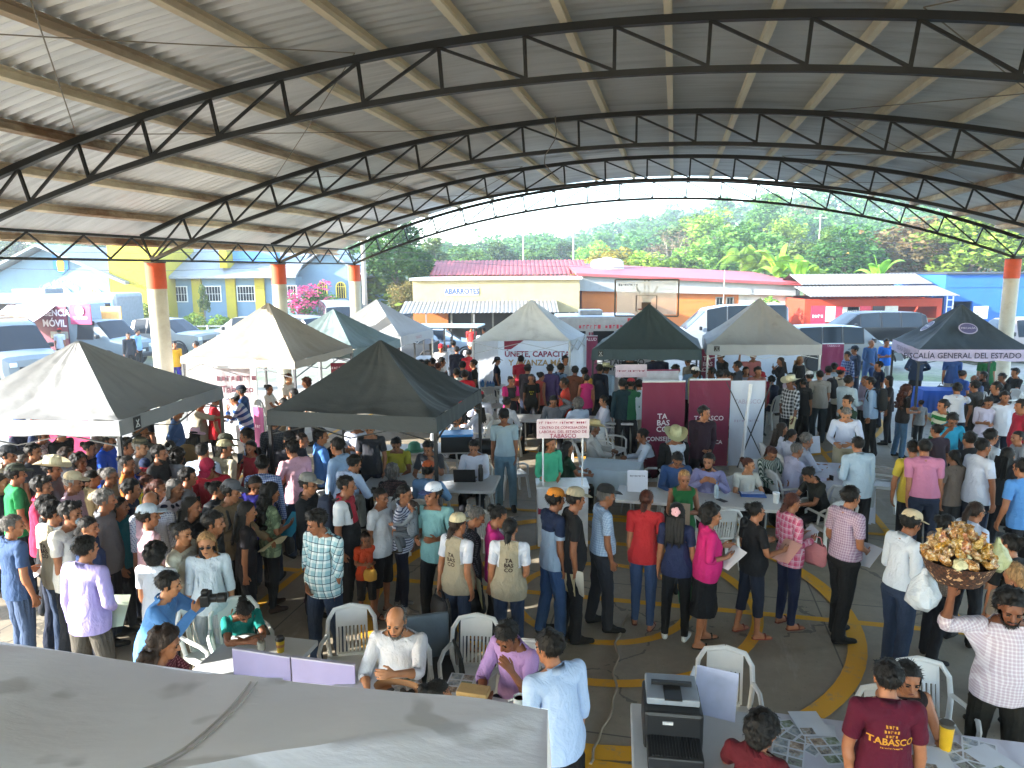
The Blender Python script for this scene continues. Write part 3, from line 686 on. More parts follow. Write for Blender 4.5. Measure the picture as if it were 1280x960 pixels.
    for e in extra.split():
        if e == 'mous': part('moustache', 'mous', hairmat(hk), root)
        elif e == 'beard': part('beard', 'beard', hairmat(hk), root)
        elif e == 'specs': part('glasses', 'specs', plain('#15100e', .3, var=0), root)
        elif e == 'shades': part('sunglasses', 'shades', plain('#0a0808', .15, var=0), root)
        elif e.startswith('mask'): part('face_mask', 'mask', cloth(e[4:] or '#c9d6e0'), root)
        elif e.startswith('flower'): part('hair_flower', 'flower', cloth(e[6:] or '#d99aa0'), root)
        elif e.startswith('tabasco') or e.startswith('print'):     # lettering on the back / front of the top
            back = e.startswith('tabasco'); tp = TP[lay['tk']][L]; V = shape(tp); bv = BVHTree.FromPolygons(V.tolist(), tp.T.tolist())
            q = e.split('=')[1:] if '=' in e else []
            rows = [(k.split('/')[0].replace('_', ' '), float(k.split('/')[1]), float(k.split('/')[2])) for k in q[1:]] if len(q) > 1 else [('TA', .062, 1.285), ('BAS', .062, 1.23), ('CO', .062, 1.175)]
            colr = q[0] if q else '#2a1512'
            for sx_, size, zc in rows:
                TV, TT = text_mesh(sx_, size, .025); sg = -1 if back else 1
                Q = []
                for v in TV:
                    px = (v[0])*(1 if back else -1); hit = bv.ray_cast(Vector((px, sg*.8, zc+v[1])), Vector((0, -sg, 0)))[0]
                    yy = hit.y if hit is not None else sg*.13
                    Q.append((px, yy+sg*.004, zc+v[1]))
                Q = np.array(Q); Wc = np.zeros((len(Q), 15)); Wc[:, 1] = 1
                if not back: TT = TT[:, ::-1]
                fast_mesh('lettering', skin_it(Q, Wc), TT[:, ::-1] if False else TT, cloth(colr), lay['top'], smooth=False)
    M = lambda p: w+RZ@p
    root_info = dict(root=root, w=w, yaw=yaw, s=s, RZ=RZ, handR=M((Ps[7]+Rm[7]@(Jp(WR+HDIR*.10, True, 1)-Pv[7]))*s), handL=M((Ps[8]+Rm[8]@(Jp(WR+HDIR*.10, True, -1)-Pv[8]))*s),
                     chest=M((Ps[1]+Rc@(np.array([0,0,1.26])-wa))*s), back=M((Ps[1]+Rc@(np.array([0,-.16-.02*g,1.24])-wa))*s), headtop=M(ht_l), Rc=RZ@Rc, fwd=RZ@np.array([0,1,0]))
    return root_info
# ================================================================= PLACE
U = np.array([.2215, .975, 0]); U /= np.linalg.norm(U); Wd = np.array([U[1], -U[0], 0]); UP = np.array([0, 0, 1.])
P3 = np.array([-6.0, 27.5, 0]); SPAN = 22.3; BAY = 5.4; RISE = 2.1; ZB = 4.29; TD = .64
HALL_RZ = math.atan2(Wd[1], Wd[0])
CC = np.array([1.08, 8.2, 0])
def hp(a, t, z=0): return P3+Wd*a+U*t+UP*z
RB = (SPAN/2)**2/(2*RISE)+RISE/2
def arch(a, off=0.0):
    th = math.asin((a-SPAN/2)/RB); zc = ZB+RISE-RB; return (SPAN/2+(RB+off)*math.sin(th), zc+(RB+off)*math.cos(th))
def hill(x, y):
    def ss(a, b, v): t = min(1, max(0, (v-a)/(b-a))); return t*t*(3-2*t)
    h = ss(62, 190, y)*(17*math.exp(-((x-95)/75)**2)+1.2)+ss(90, 300, y)*6*math.exp(-((x+150)/90)**2)
    return h+ss(230, 520, y)*(14*math.exp(-((x-140)/150)**2)+1.5)
def site():
    # ---------------- ground
    P = []; ys = [-70, -40, -15, 0, 12, 20, 30, 40, 50, 60, 68, 76, 86, 98, 112, 128, 148, 172, 200, 240, 290, 350, 430, 520, 680]
    for y in ys:
        w = max(90, abs(y)*1.35); P.append([(w*k/26, y, hill(w*k/26, y)-.12) for k in range(-26, 27)])
    g = NT('dry_earth'); co = g.coord(); n = g.noise(.25, 6, co, .65); n2 = g.noise(3, 5, co, .7)
    grass = g.ramp(g.noise(.09, 5, co, .6), [(.47, (0,0,0)), (.6, (1,1,1))])
    earth = g.ramp(n2, [(.3, lin('#6c6860')[:3]), (.7, lin('#8a857b')[:3])]); gr = g.ramp(n2, [(.3, (.05,.085,.02)), (.7, (.13,.17,.05))])
    far = g.math('GREATER_THAN', g.n('ShaderNodeSeparateXYZ', Vector=co).outputs[1], 52.0)
    g.set(Base_Color=g.mix(g.math('MAXIMUM', g.math('MULTIPLY', grass, .8), far), earth, gr), Roughness=.95); g.bump(n2, .5, .05)
    structure(B().grid(P).build('ground', g.m, smooth=True))
    # ---------------- court slab with expansion joints
    g = NT('court_concrete'); co = g.coord(); big = g.noise(.5, 5, co, .6); sm = g.noise(7, 5, co, .7); bl = g.noise(2.3, 6, co, .6)
    base = g.ramp(big, [(.3, lin('#857b6b')[:3]), (.7, lin('#a0957f')[:3])])
    base = g.mix(g.math('MULTIPLY', g.ramp(bl, [(.5, (0,0,0)), (.75, (1,1,1))]), .35), base, lin('#5e5951')); base = g.mix(.25, base, g.ramp(sm, [(.3, (.3,.3,.3)), (.7, (1,1,1))]), 'MULTIPLY')
    spots = g.math('LESS_THAN', g.noise(30, 2, co), .30); base = g.mix(g.math('MULTIPLY', spots, .5), base, lin('#45413b'))
    cr = g.n('ShaderNodeTexVoronoi', Scale=.42); cr.feature = 'DISTANCE_TO_EDGE'; g.l(g.n('ShaderNodeVectorMath', operation='ADD').outputs[0], cr.inputs['Vector']); vm = [k for k in g.t.nodes if k.type == 'VECT_MATH'][-1]; g.l(co, vm.inputs[0]); dn = g.n('ShaderNodeTexNoise', Scale=2.2, Detail=5.0); g.l(co, dn.inputs['Vector']); sc_ = g.n('ShaderNodeVectorMath', operation='SCALE'); sc_.inputs['Scale'].default_value = .55; g.l(dn.outputs['Color'], sc_.inputs[0]); g.l(sc_.outputs[0], vm.inputs[1])
    crk = g.math('MULTIPLY', g.math('LESS_THAN', cr.outputs['Distance'], .006), g.math('GREATER_THAN', big, .5)); base = g.mix(g.math('MULTIPLY', crk, .6), base, lin('#3d3932'))
    scf = g.noise(3.5, 5, g.mapping(co, (1, .18, 1), (0, 0, .6)), .75); base = g.mix(g.math('MULTIPLY', g.ramp(scf, [(.58, (0,0,0)), (.70, (1,1,1))]), .28), base, lin('#b5b0a6'))
    sx = g.n('ShaderNodeSeparateXYZ', Vector=co)
    ln = g.math('MAXIMUM', g.math('LESS_THAN', g.math('ABSOLUTE', g.math('SUBTRACT', g.math('FRACT', g.math('MULTIPLY', sx.outputs[0], 1/3.05)), .5)), .0028), g.math('LESS_THAN', g.math('ABSOLUTE', g.math('SUBTRACT', g.math('FRACT', g.math('MULTIPLY', sx.outputs[1], 1/3.05)), .5)), .0028))
    g.set(Base_Color=g.mix(g.math('MULTIPLY', ln, .75), base, lin('#3a3732')), Roughness=.62); g.bump(sm, .12, .02)
    o = B().box((SPAN/2, -16, -.06), (SPAN+1.2, 36, .12)).build('court_floor', g.m); o.location = tuple(P3); o.rotation_euler = (0, 0, HALL_RZ); structure(o)
    # ---------------- yellow court markings
    g = NT('court_paint'); co = g.coord(); w = g.ramp(g.noise(6, 6, co, .75), [(.28, (0,0,0)), (.46, (1,1,1))])
    g.set(Base_Color=g.mix(w, lin('#98896a'), lin('#d69c14')), Roughness=.7); paint = g.m
    k = [0.004]
    def line(a0, t0, a1, t1, wd=.11):
        k[0] += .0006; b = B(); p = np.array([a0, t0, 0.]); q = np.array([a1, t1, 0.]); d = (q-p)/np.linalg.norm(q-p); s = np.array([-d[1], d[0], 0])*wd/2
        b.add([p-s, q-s, q+s, p+s], [(0, 1, 2, 3)]); emit(b)
    def arc(a, t, r, f0=0, f1=360, wd=.11, n=72):
        k[0] += .0006; b = B(); V = []; 
        for i in range(n+1):
            th = R(f0+(f1-f0)*i/n); V += [(a+(r-wd/2)*math.cos(th), t+(r-wd/2)*math.sin(th), 0), (a+(r+wd/2)*math.cos(th), t+(r+wd/2)*math.sin(th), 0)]
        b.add(V, [(2*i, 2*i+1, 2*i+3, 2*i+2) for i in range(n)]); emit(b)
    def emit(b):
        o = b.build('court_marking', paint); o.location = (CC[0], CC[1], k[0]); o.rotation_euler = (0, 0, HALL_RZ); structure(o)
    line(-7.5, 0, 7.5, 0); line(-7.5, 13.9, 7.5, 13.9); line(-7.5, -13.9, -7.5, 13.9); line(7.5, -13.9, 7.5, 13.9)
    arc(0, 0, 1.05); arc(0, 0, 1.82, wd=.13); arc(0, 0, 2.84, wd=.19); line(4.05, -9, 4.05, 9); line(-4.05, -9, -4.05, 9); line(-4.5, -3, 4.5, -3, .14); line(-4.5, 3, 4.5, 3)
    arc(0, 8.1, 1.8); line(-1.8, 8.1, -2.6, 13.9); line(1.8, 8.1, 2.6, 13.9); line(-1.8, 8.1, 1.8, 8.1); arc(0, 12.7, 6.25, 180, 360)
    # ---------------- pavilion
    pav = thing('pavilion', 'open sided arched pavilion roof on round cream pillars covering the court', 'pavilion', P3, HALL_RZ)
    black = stained('#030303', '#120c08', .35, 3, .55, .05, 'black_steel')
    g = NT('galvanised_sheet'); co = g.coord(); a = g.noise(.5, 5, g.mapping(co, (.35, 2.2, 1)), .6); b_ = g.noise(3, 4, g.mapping(co, (.12, 3, 1)), .6)
    c = g.ramp(a, [(.3, lin('#c6c8ca')[:3]), (.7, lin('#e2e3e4')[:3])]); c = g.mix(g.math('MULTIPLY', g.ramp(b_, [(.5, (0,0,0)), (.78, (1,1,1))]), .35), c, lin('#6d665e'))
    g.set(Base_Color=c, Roughness=.42, Metallic=.45); sheetm = g.m
    g = NT('rusty_purlin'); co = g.coord(); a = g.ramp(g.noise(.8, 6, g.mapping(co, (1, .5, 1)), .7), [(.36, (0,0,0)), (.62, (1,1,1))])
    edge = g.math('ABSOLUTE', g.math('SUBTRACT', g.n('ShaderNodeSeparateXYZ', Vector=co).outputs[0], SPAN/2)); rusty = g.ramp(g.math('DIVIDE', edge, SPAN/2), [(.2, (.15,.15,.15)), (.75, (.9,.9,.9))])
    c = g.mix(g.math('MULTIPLY', a, rusty), lin('#efe2c8'), g.ramp(g.noise(3, 4, co), [(.3, lin('#5a321b')[:3]), (.7, lin('#8a5a34')[:3])])); g.set(Base_Color=c, Roughness=.8); purm = g.m
    # sheet
    rows = []; t0, t1, pitch = .45, -33.2, .20; nt = int((t0-t1)/pitch*4); na = 44; eav = .9
    def Z(a): return arch(min(SPAN+eav, max(-eav, a)), TD+.20)
    for i in range(nt+1):
        t = t0+(t1-t0)*i/nt; ph = (i % 4); dz = (0, .032, .042, .032)[ph]
        rows.append([(*(lambda q: (q[0], t, q[1]+dz))(arch(-eav+(SPAN+2*eav)*j/na, TD+.15)),) for j in range(na+1)])
    b = B().grid(rows); sheet = b.build('roof', sheetm, pav, smooth=False, fixn=False)
    for i in range(20):
        a = -.55+(SPAN+1.1)*i/19; x, z = arch(a, TD+.075); d = np.array(arch(a+.1, 0))-np.array(arch(a-.1, 0)); d = d/np.linalg.norm(d); n_ = np.array([-d[1], d[0]])
        b = B(); c2 = np.array([x, 0, z]); dx = np.array([d[0], 0, d[1]]); dn = np.array([n_[0], 0, n_[1]])
        pr = [(-.045, -.08), (.05, -.08), (.05, -.062), (-.028, -.062), (-.028, .062), (.05, .062), (.05, .07), (-.045, .07)]
        V = [c2+dx*p+dn*q+np.array([0, t, 0]) for t in (.40, -33.0) for p, q in pr]; m = 8
        b.add(V, [(k_, (k_+1) % m, m+(k_+1) % m, m+k_) for k_ in range(m)]+[tuple(range(m)), tuple(range(m, 2*m))]); b.build('purlin', purm, sheet)
    # arched trusses
    NP = 20
    for ti in range(7):
        t = (0, -5.33, -10.9, -16.15, -21.6, -26.6, -32.2)[ti]; tr = None
        def pt(f, off): x, z = arch(SPAN*f, off); return np.array([x, t, z])
        def chord(nm, off, w, h, f0=0, f1=1):
            b = B(); n = 40
            rws = []
            for k_ in range(n+1):
                f = f0+(f1-f0)*k_/n; p = pt(f, off-h/2); q = pt(f, off+h/2); rws.append([p+(0, -w/2, 0), p+(0, w/2, 0), q+(0, w/2, 0), q+(0, -w/2, 0)])
            b.grid(rws, closed_u=True); b.add(rws[0], [(0, 1, 2, 3)]); b.add(rws[-1], [(0, 1, 2, 3)]); return b
        tr = chord('t', TD-.05, .10, .095).build('arch_truss', black, pav); chord('b', .0, .085, .075).build('bottom_chord', black, tr)
        for k_ in range(NP+1):
            f = k_/NP
            if ti < 4: B().bar(pt(f, .03), pt(f, TD-.09), .042, .042).build('post', black, tr)
        for k_ in range(NP):
            if ti >= 4: continue
            f, f2 = k_/NP, (k_+1)/NP
            lo, hi = (f, f2) if k_ < NP*.40 else (f2, f)
            if k_ >= NP*.62: lo, hi = f, f2
            if k_ >= NP*.62: lo, hi = f2, f
            B().bar(pt(lo, .04), pt(hi, TD-.09), .036, .036).build('diagonal', black, tr)
    # eave trusses and pillars on both sides
    cream = stained('#aca695', '#787060', .5, 2.2, .8, .15, 'cream_paint'); band = stained('#c0471f', '#7c3a24', .4, 3, .7, .1, 'orange_paint')
    for side, a in ((0, 0.0), (1, SPAN)):
        for ti in range(7):
            t = -BAY*ti
            p = B().cyl((a, t, 0), (a, t, ZB-.66), .215, n=28).build('pillar', cream, pav, smooth=True); B().cyl((a, t, ZB-.66), (a, t, ZB-.06), .222, n=28).build('painted_band', band, p, smooth=True)
            B().box((a, t, ZB-.045), (.34, .34, .03)).build('cap_plate', black, p)
            if ti < 4:
                e = B(); n = 8
                e.bar((a, t, ZB), (a, t-BAY, ZB), .05, .05); e.bar((a, t, ZB+.52), (a, t-BAY, ZB+.52), .05, .05)
                for k_ in range(n):
                    y0, y1 = t-BAY*k_/n, t-BAY*(k_+1)/n; z0, z1 = (ZB+.03, ZB+.49) if k_ % 2 == 0 else (ZB+.49, ZB+.03); e.bar((a, y0, z0), (a, y1, z1), .03, .03)
                e.build('eave_truss', black, pav)
    # bracing rods and sagging wires under the roof
    wire = plain('#7d7468', .6, var=0); 
    for ti in range(4):
        for (a0, a1) in ((3.4, 7.8), (7.8, 3.4), (14.5, 18.9), (18.9, 14.5)):
            b = B(); pts = []
            for k_ in range(9):
                f = k_/8; x, z = arch(a0+(a1-a0)*f, TD+.02); pts.append((x, -BAY*ti-BAY*f, z-.10*math.sin(math.pi*f)))
            b.tube(pts, .008, 5).build('brace_rod', wire, pav)
    b = B(); x, z = arch(9.6, TD); pts = [(x+.25*math.sin(k_*.9)*k_/9, -11.0-.08*k_, z-.16*k_) for k_ in range(9)]; b.tube(pts, .010, 5).build('hanging_wire', wire, pav)
    # ---------------- basketball goal
    bb = CC+U*12.75; t = thing('basketball_goal', 'basketball backboard with clear panel and dark frame above the dark green canopy', 'basketball goal', bb, HALL_RZ)
    steel = stained('#4b4a48', '#6a4a30', .4, 3, .55, .05, 'grey_steel'); z0, z1, hw = 2.66, 3.71, .90
    g = NT('acrylic'); g.set(Base_Color=(.80,.84,.86,1), Roughness=.25); g.b.inputs['Transmission Weight'].default_value = 0; g.b.inputs['Alpha'].default_value = .38
    B().box((0, 0, (z0+z1)/2), (hw*2-.1, .012, z1-z0-.1)).build('backboard', g.m, t)
    b = B()
    for x in (-hw, hw): b.bar((x, 0, z0), (x, 0, z1), .045)
    for z in (z0, z1): b.bar((-hw, 0, z), (hw, 0, z), .045)
    for x in (-.055, .055): b.bar((x, .04, z0), (x, .04, z1), .04)
    b.build('frame', steel, t)
    b = B()
    for x in (-.29, .29): b.bar((x, -.012, z0+.14), (x, -.012, z0+.59), .03, .01)
    for z in (z0+.14, z0+.59): b.bar((-.30, -.012, z), (.30, -.012, z), .03, .01)
    b.build('target_square', plain('#3a3c40', .5), t)
    B().box((0, -.07, z0+.30), (.26, .14, .20)).build('rim_bracket', plain('#3b2a24', .5), t)
    B().tube([(.225*math.cos(2*math.pi*k_/20), -.40+.225*math.sin(2*math.pi*k_/20), z0+.22) for k_ in range(20)], .011, 6, closed=True).build('rim', plain('#6b2c1a', .5), t, smooth=True)
    b = B()
    for k_ in range(12):
        a = 2*math.pi*k_/12
        for s in (1, -1): b.tube([(r*math.cos(a+s*q), -.40+r*math.sin(a+s*q), z0+.21-h) for r, q, h in ((.22, 0, 0), (.18, .26, .15), (.14, .5, .30), (.13, .75, .40))], .004, 4)
    b.build('net', plain('#cfcac0', .8), t)
    b = B(); b.tube([(0, .10, 3.1), (0, .7, 3.0), (0, 1.25, 2.6), (0, 1.35, 1.5), (0, 1.35, 0)], .075, 10); b.bar((-.3, .05, 3.5), (0, 1.0, 2.9), .05); b.bar((.3, .05, 3.5), (0, 1.0, 2.9), .05); b.build('post', steel, t, smooth=True)
    lettering('~10', .10, plain('#3a3a44', .6), t, (-.52, -.012, z1-.15), bold=.01)

# ---------------------------------------------------------------- buildings
def bld(name, label, x0, x1, Y, depth=7, rz=0):
    p = at_z(x0, 400, 0); a = at_y(x0, 400, Y)[0]; b = at_y(x1, 400, Y)[0]
    return thing(name, label, 'building', ((a+b)/2, Y, 0), rz), b-a
def zz(y, Y, x=640): return float(at_y(x, y, Y)[2])
def xx(x, Y, y=400): return float(at_y(x, y, Y)[0])
def wall(parent, w, z0, z1, d, mat, name='wall', x=0, y=0): return B().box((x, y+d/2, (z0+z1)/2), (w, d, z1-z0)).build(name, mat, parent)
def window(parent, x, z0, w, h, y=-.01, bars=True, fr='#d8d8d2', arched=False, gl=None):
    b = B()
    if arched:
        r = w/2; zc = z0+h-r; poly = [(x-r, z0), (x+r, z0)]+[(x+r*math.cos(a), zc+r*math.sin(a)) for a in [math.pi*k/12 for k in range(13)]]
        o = B().prism(poly, y-.02, y+.05, 'y').build('window', gl or glass_dark('#161c21'), parent)
        for k in range(13):
            a0, a1 = math.pi*k/12, math.pi*(k+1)/12
            if k < 12: b.bar((x+r*math.cos(a0), y-.03, zc+r*math.sin(a0)), (x+r*math.cos(a1), y-.03, zc+r*math.sin(a1)), .09, .07)
        for s in (-1, 1): b.bar((x+s*r, y-.03, z0), (x+s*r, y-.03, zc), .07, .09)
        for k in range(1, 4): b.bar((x-r+w*k/4, y-.03, z0), (x-r+w*k/4, y-.03, zc+r*.8), .03)
        b.bar((x-r, y-.034, zc), (x+r, y-.034, zc), .03)
    else:
        o = B().box((x, y, z0+h/2), (w, .05, h)).build('window', gl or glass_dark('#161c21'), parent)
        for s in (-1, 1): b.box((x+s*(w/2), y-.02, z0+h/2), (.07, .07, h+.07))
        for z in (z0, z0+h): b.box((x, y-.02, z), (w-.07, .07, .07))
        n = max(3, int(w/.17)) if bars else 2
        for k in range(1, n): b.bar((x-w/2+w*k/n, y-.04, z0+.035), (x-w/2+w*k/n, y-.04, z0+h-.035), .022)
        if bars: b.bar((x-w/2, y-.062, z0+h*.5), (x+w/2, y-.062, z0+h*.5), .022)
    b.build('frame', plain(fr, .5), o); return o
def corrug(parent, name, x0, x1, y0, z0, y1, z1, mat, pitch=.22, amp=.03, n=1):
    m = int((x1-x0)/pitch*4); rows = []
    for i in range(n+1):
        f = i/n; rows.append([(x0+(x1-x0)*k/m, y0+(y1-y0)*f, z0+(z1-z0)*f+(0, amp*.8, amp, amp*.8)[k % 4]) for k in range(m+1)])
    low = [[(p[0], p[1], p[2]-.02) for p in r] for r in rows]
    b = B().grid(rows); b.grid(low); return b.build(name, mat, parent, smooth=False)
def buildings():
    blue = stained('#6f8a9c', '#586e7d', .4, .8, .85, .1, 'pale_blue_plaster'); yel = stained('#a8981c', '#7d7124', .4, 1, .85, .1, 'yellow_plaster')
    roofw = stained('#868b8f', '#686b6b', .5, 1.2, .5, .05, 'pale_metal_roof'); white = stained('#949694', '#6f6f69', .4, 1.5, .8, .1, 'white_plaster')
    # gabled hall with crest
    Y = 46.0; t, w = bld('gabled_hall', 'pale blue gabled hall with a painted crest under its roof peak and three arched openings', -2, 141, Y)
    ap, ev = zz(306, Y), zz(340, Y); hw = w/2
    B().prism([(-hw, 0), (hw, 0), (hw, ev), (-.2, ap), (-hw, ev)], 0, 14, 'y').build('wall', blue, t)
    b = B()
    for s in (-1, 1):
        x = s*(hw+1.5); z = ev-1.5*(ap-ev)/hw
        b.add([(-.2, -.9, ap+.1), (x, -.9, z+.1), (x, 14.3, z+.1), (-.2, 14.3, ap+.1), (-.2, -.9, ap+.26), (x, -.9, z+.26), (x, 14.3, z+.26), (-.2, 14.3, ap+.26)], [(0,1,2,3),(4,5,6,7),(0,1,5,4),(1,2,6,5),(2,3,7,6)])
    b.build('roof', roofw, t)
    cx = .75
    sh = [(cx-.48, zz(314, Y)), (cx+.48, zz(314, Y)), (cx+.48, zz(332, Y)), (cx, zz(339, Y)), (cx-.48, zz(332, Y))]
    c = B().prism(sh, -.08, -.01, 'y').build('crest', plain('#2f7fc0', .6), t)
    zc = zz(326, Y); B().prism([(cx-.2, zc-.45), (cx+.2, zc-.45), (cx+.26, zc+.1), (cx, zc+.5), (cx-.26, zc+.1)], -.1, -.085, 'y').build('emblem', plain('#d9b13a', .6), c)
    for px, r, yt in ((35, .42, 357), (79, .78, 354), (122, .40, 357)):
        x = xx(px, Y)-t.location.x; window(t, x, .5, r*2, zz(yt, Y)-.5, y=-.015, arched=True, fr='#dfe3dc', gl=plain('#a8b26a', .4))
    lettering('Casa de Cultura', .42, plain('#8d8f7c', .7), t, (xx(79, Y)-t.location.x, -.02, zz(348, Y)), arc=2.0)
    # yellow block
    t, w = bld('yellow_tower_block', 'plain yellow painted block between the gabled hall and the barred classroom wing', 142, 206, 45.6)
    wall(t, w, 0, zz(297, 45.6), 5, yel); B().box((0, 2.5, zz(297, 45.6)+.06), (w+.25, 5.2, .12)).build('roof', yel, t)
    # classroom wing
    Y = 47.5; t, w = bld('classroom_wing', 'long pale blue wing with yellow pilasters and white barred windows', 203, 372, Y); ev = zz(344, Y)
    wall(t, w, 0, ev, 8, blue)
    for px in (208, 250, 292, 328): B().box((xx(px, Y)-t.location.x, -.1, ev/2), (.62, .2, ev)).build('pilaster', yel, t)
    b = B(); z2 = zz(306, Y+4); b.add([(-w/2-.3, -.9, ev-.05), (w/2+.3, -.9, ev-.05), (w/2+.3, 4.2, z2), (-w/2-.3, 4.2, z2), (-w/2-.3, -.9, ev+.1), (w/2+.3, -.9, ev+.1), (w/2+.3, 4.2, z2+.15), (-w/2-.3, 4.2, z2+.15)], [(0,1,2,3),(4,5,6,7),(0,1,5,4),(1,2,6,5),(0,3,7,4)])
    b.add([(-w/2-.3, 4.2, z2), (w/2+.3, 4.2, z2), (w/2+.3, 9, ev), (-w/2-.3, 9, ev)], [(0,1,2,3)]); b.build('roof', roofw, t)
    for px in (226, 268, 310, 362): window(t, xx(px, Y)-t.location.x, zz(374, Y), 1.15, zz(355, Y)-zz(374, Y))
    B().box((xx(316, Y)-t.location.x, 1.3, zz(322, Y)+.3), (3.0, 1.0, .9)).build('blue_roof_panel', plain('#5d93c9', .5), t)
    B().box((xx(286, Y)-t.location.x, .5, zz(316, Y)), (.5, 1.5, 1.7)).build('yellow_parapet', yel, t)
    # second gabled chapel
    Y = 49.0; t, w = bld('arched_window_chapel', 'pale blue gabled chapel with two arched windows by the pink bougainvillea', 372, 452, Y); ev, ap = zz(342, Y), zz(312, Y)
    B().prism([(-w/2, 0), (w/2, 0), (w/2, ev), (-.1, ap), (-w/2, ev)], 0, 10, 'y').build('wall', blue, t)
    b = B()
    for s in (-1, 1): b.add([(-.1, -.6, ap+.06), (s*(w/2+.5), -.6, ev-.2), (s*(w/2+.5), 10.2, ev-.2), (-.1, 10.2, ap+.06), (-.1, -.6, ap+.2), (s*(w/2+.5), -.6, ev-.06), (s*(w/2+.5), 10.2, ev-.06), (-.1, 10.2, ap+.2)], [(0,1,2,3),(4,5,6,7),(0,1,5,4),(1,2,6,5)])
    b.build('roof', roofw, t)
    for px in (405, 428): window(t, xx(px, Y)-t.location.x, zz(371, Y), .62, zz(351, Y)-zz(371, Y), arched=True, fr='#d8c04a')
    # grocery shop
    Y = 41.0; t, w = bld('grocery_shop', 'long cream grocery shop with blue painted lettering and a corrugated awning', 517, 724, Y); top = zz(350, Y, 600)
    cream = stained('#a0926a', '#7d6d4c', .5, .9, .85, .1, 'cream_plaster'); orange = stained('#b3672c', '#8c4d24', .35, .9, .85, .1, 'orange_plaster')
    wall(t, w, 1.6, top, 7, cream); B().box((0, 3.4, top+.07), (w+.3, 7.2, .14)).build('roof', plain('#b9b9b4', .7), t)
    x0, x1 = xx(517, Y)-t.location.x, xx(560, Y)-t.location.x; wall(t, x1-x0, 0, 1.6, 7, orange, 'orange_wall', (x0+x1)/2, .01)
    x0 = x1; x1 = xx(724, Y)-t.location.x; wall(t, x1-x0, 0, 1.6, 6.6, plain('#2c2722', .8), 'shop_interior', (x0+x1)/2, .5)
    for k in range(7):
        x = x0+.2+(x1-x0-.4)*k/6; B().box((x, .05, .8), (.10, .10, 1.6)).build('post', plain('#8c8a84', .6), t)
    corrug(t, 'awning', xx(507, Y)-t.location.x, xx(695, Y)-t.location.x, -2.4, zz(391, Y-2.4), -.02, zz(376, Y), stained('#777570', '#5a5348', .6, 1.5, .55, .05, 'zinc_sheet'), n=3)
    for k in range(4): B().bar((-w/2+1+k*2.6, -2.3, 0), (-w/2+1+k*2.6, -2.3, zz(391, Y-2.4)), .07).build('awning_post', plain('#777570', .6), t)
    B().box((xx(578, Y)-t.location.x, -.02, zz(364, Y)), (1.95, .03, .46)).build('sign_panel', plain('#a89d80', .6), t)
    lettering('ABARROTES', .42, plain('#173f86', .6), t, (xx(578, Y)-t.location.x, -.035, zz(364, Y)), bold=.03, xs=.86)
    # house with tile roof behind
    Y = 49.0; t, w = bld('tiled_roof_house', 'house with a ridged red tile roof rising behind the cream grocery shop', 545, 729, Y); ev, rg = zz(345, Y), zz(326, Y+3.5)
    wall(t, w-.4, 0, ev, 7, stained('#d99a25', '#a86f22', .3, 1, .85, .1, 'ochre_plaster')); g = NT('red_tiles'); co = g.coord(); sxy = g.n('ShaderNodeSeparateXYZ', Vector=co)
    g.set(Base_Color=g.ramp(g.noise(2, 5, co), [(.3, lin('#7a2925')[:3]), (.7, lin('#9c4540')[:3])]), Roughness=.6); tile = g.m
    corrug(t, 'roof', -w/2-.3, w/2+.3, -.7, ev+.05, 3.5, rg, tile, .30, .07, 6); corrug(t, 'back_slope', -w/2-.3, w/2+.3, 7.4, ev+.05, 3.5, rg, tile, .30, .07, 4)
    B().box((0, -.55, ev-.22), (w+.5, .08, .5)).build('fascia', plain('#c33d2e', .6), t)
    b = B(); b.add([(w/2, 0, ev), (w/2, 7, ev), (w/2, 3.5, rg-.1)], [(0, 1, 2)]); b.build('gable_end', white, t)
    # orange warehouse with long sloping red roof
    Y = 45.0; t, w = bld('orange_warehouse', 'long orange walled warehouse with a sloping red roof edge and white fascia', 727, 990, Y)
    zl, zr = zz(342, Y), zz(357, Y); xs = xx(922, Y)-t.location.x
    B().prism([(-w/2, 0), (xs, 0), (xs, zl+(zr-zl)*.74-.25), (-w/2, zl-.25)], 0, 8, 'y').build('wall', orange, t)
    B().prism([(xs, 0), (w/2, 0), (w/2, zr-.15), (xs, zl+(zr-zl)*.74-.25)], .02, 8, 'y').build('grey_annex', stained('#b9b5aa', '#77736a', .6, .9, .85, .1, 'raw_plaster'), t)
    b = B(); b.prism([(-w/2-.3, zl-1.1), (w/2, zr-.75), (w/2, zr-.12), (-w/2-.3, zl-.15)], -.35, -.02, 'y'); b.build('fascia', white, t)
    b = B(); b.add([(-w/2-.4, -.7, zl-.15), (w/2+.2, -.7, zr-.12), (w/2+.2, 8.2, zr+.55), (-w/2-.4, 8.2, zl+.6), (-w/2-.4, -.7, zl+.0), (w/2+.2, -.7, zr+.05), (w/2+.2, 8.2, zr+.7), (-w/2-.4, 8.2, zl+.75)], [(0,1,2,3),(4,5,6,7),(0,1,5,4),(1,2,6,5),(0,3,7,4)]); b.build('roof', stained('#943e40', '#73302d', .4, 1, .6, .05, 'red_metal_roof'), t)
    for px in (898, 911): window(t, xx(px, Y)-t.location.x, zz(384, Y), .42, .52, y=-.03, bars=False, fr='#6d6a62')
    # water tanks on roofs
    t = thing('water_tank', 'squat grey white water tank standing on the red roof behind the backboard', 'water tank', (xx(758, 50), 50, zz(338, 50)-.1)); B().lathe([(.0, 0), (1.1, 0), (1.15, .15), (1.12, .62), (.9, .80), (.3, .9), (.3, .95), (0, .97)], n=28).build('tank', plain('#b9b8ae', .6), t, smooth=True)
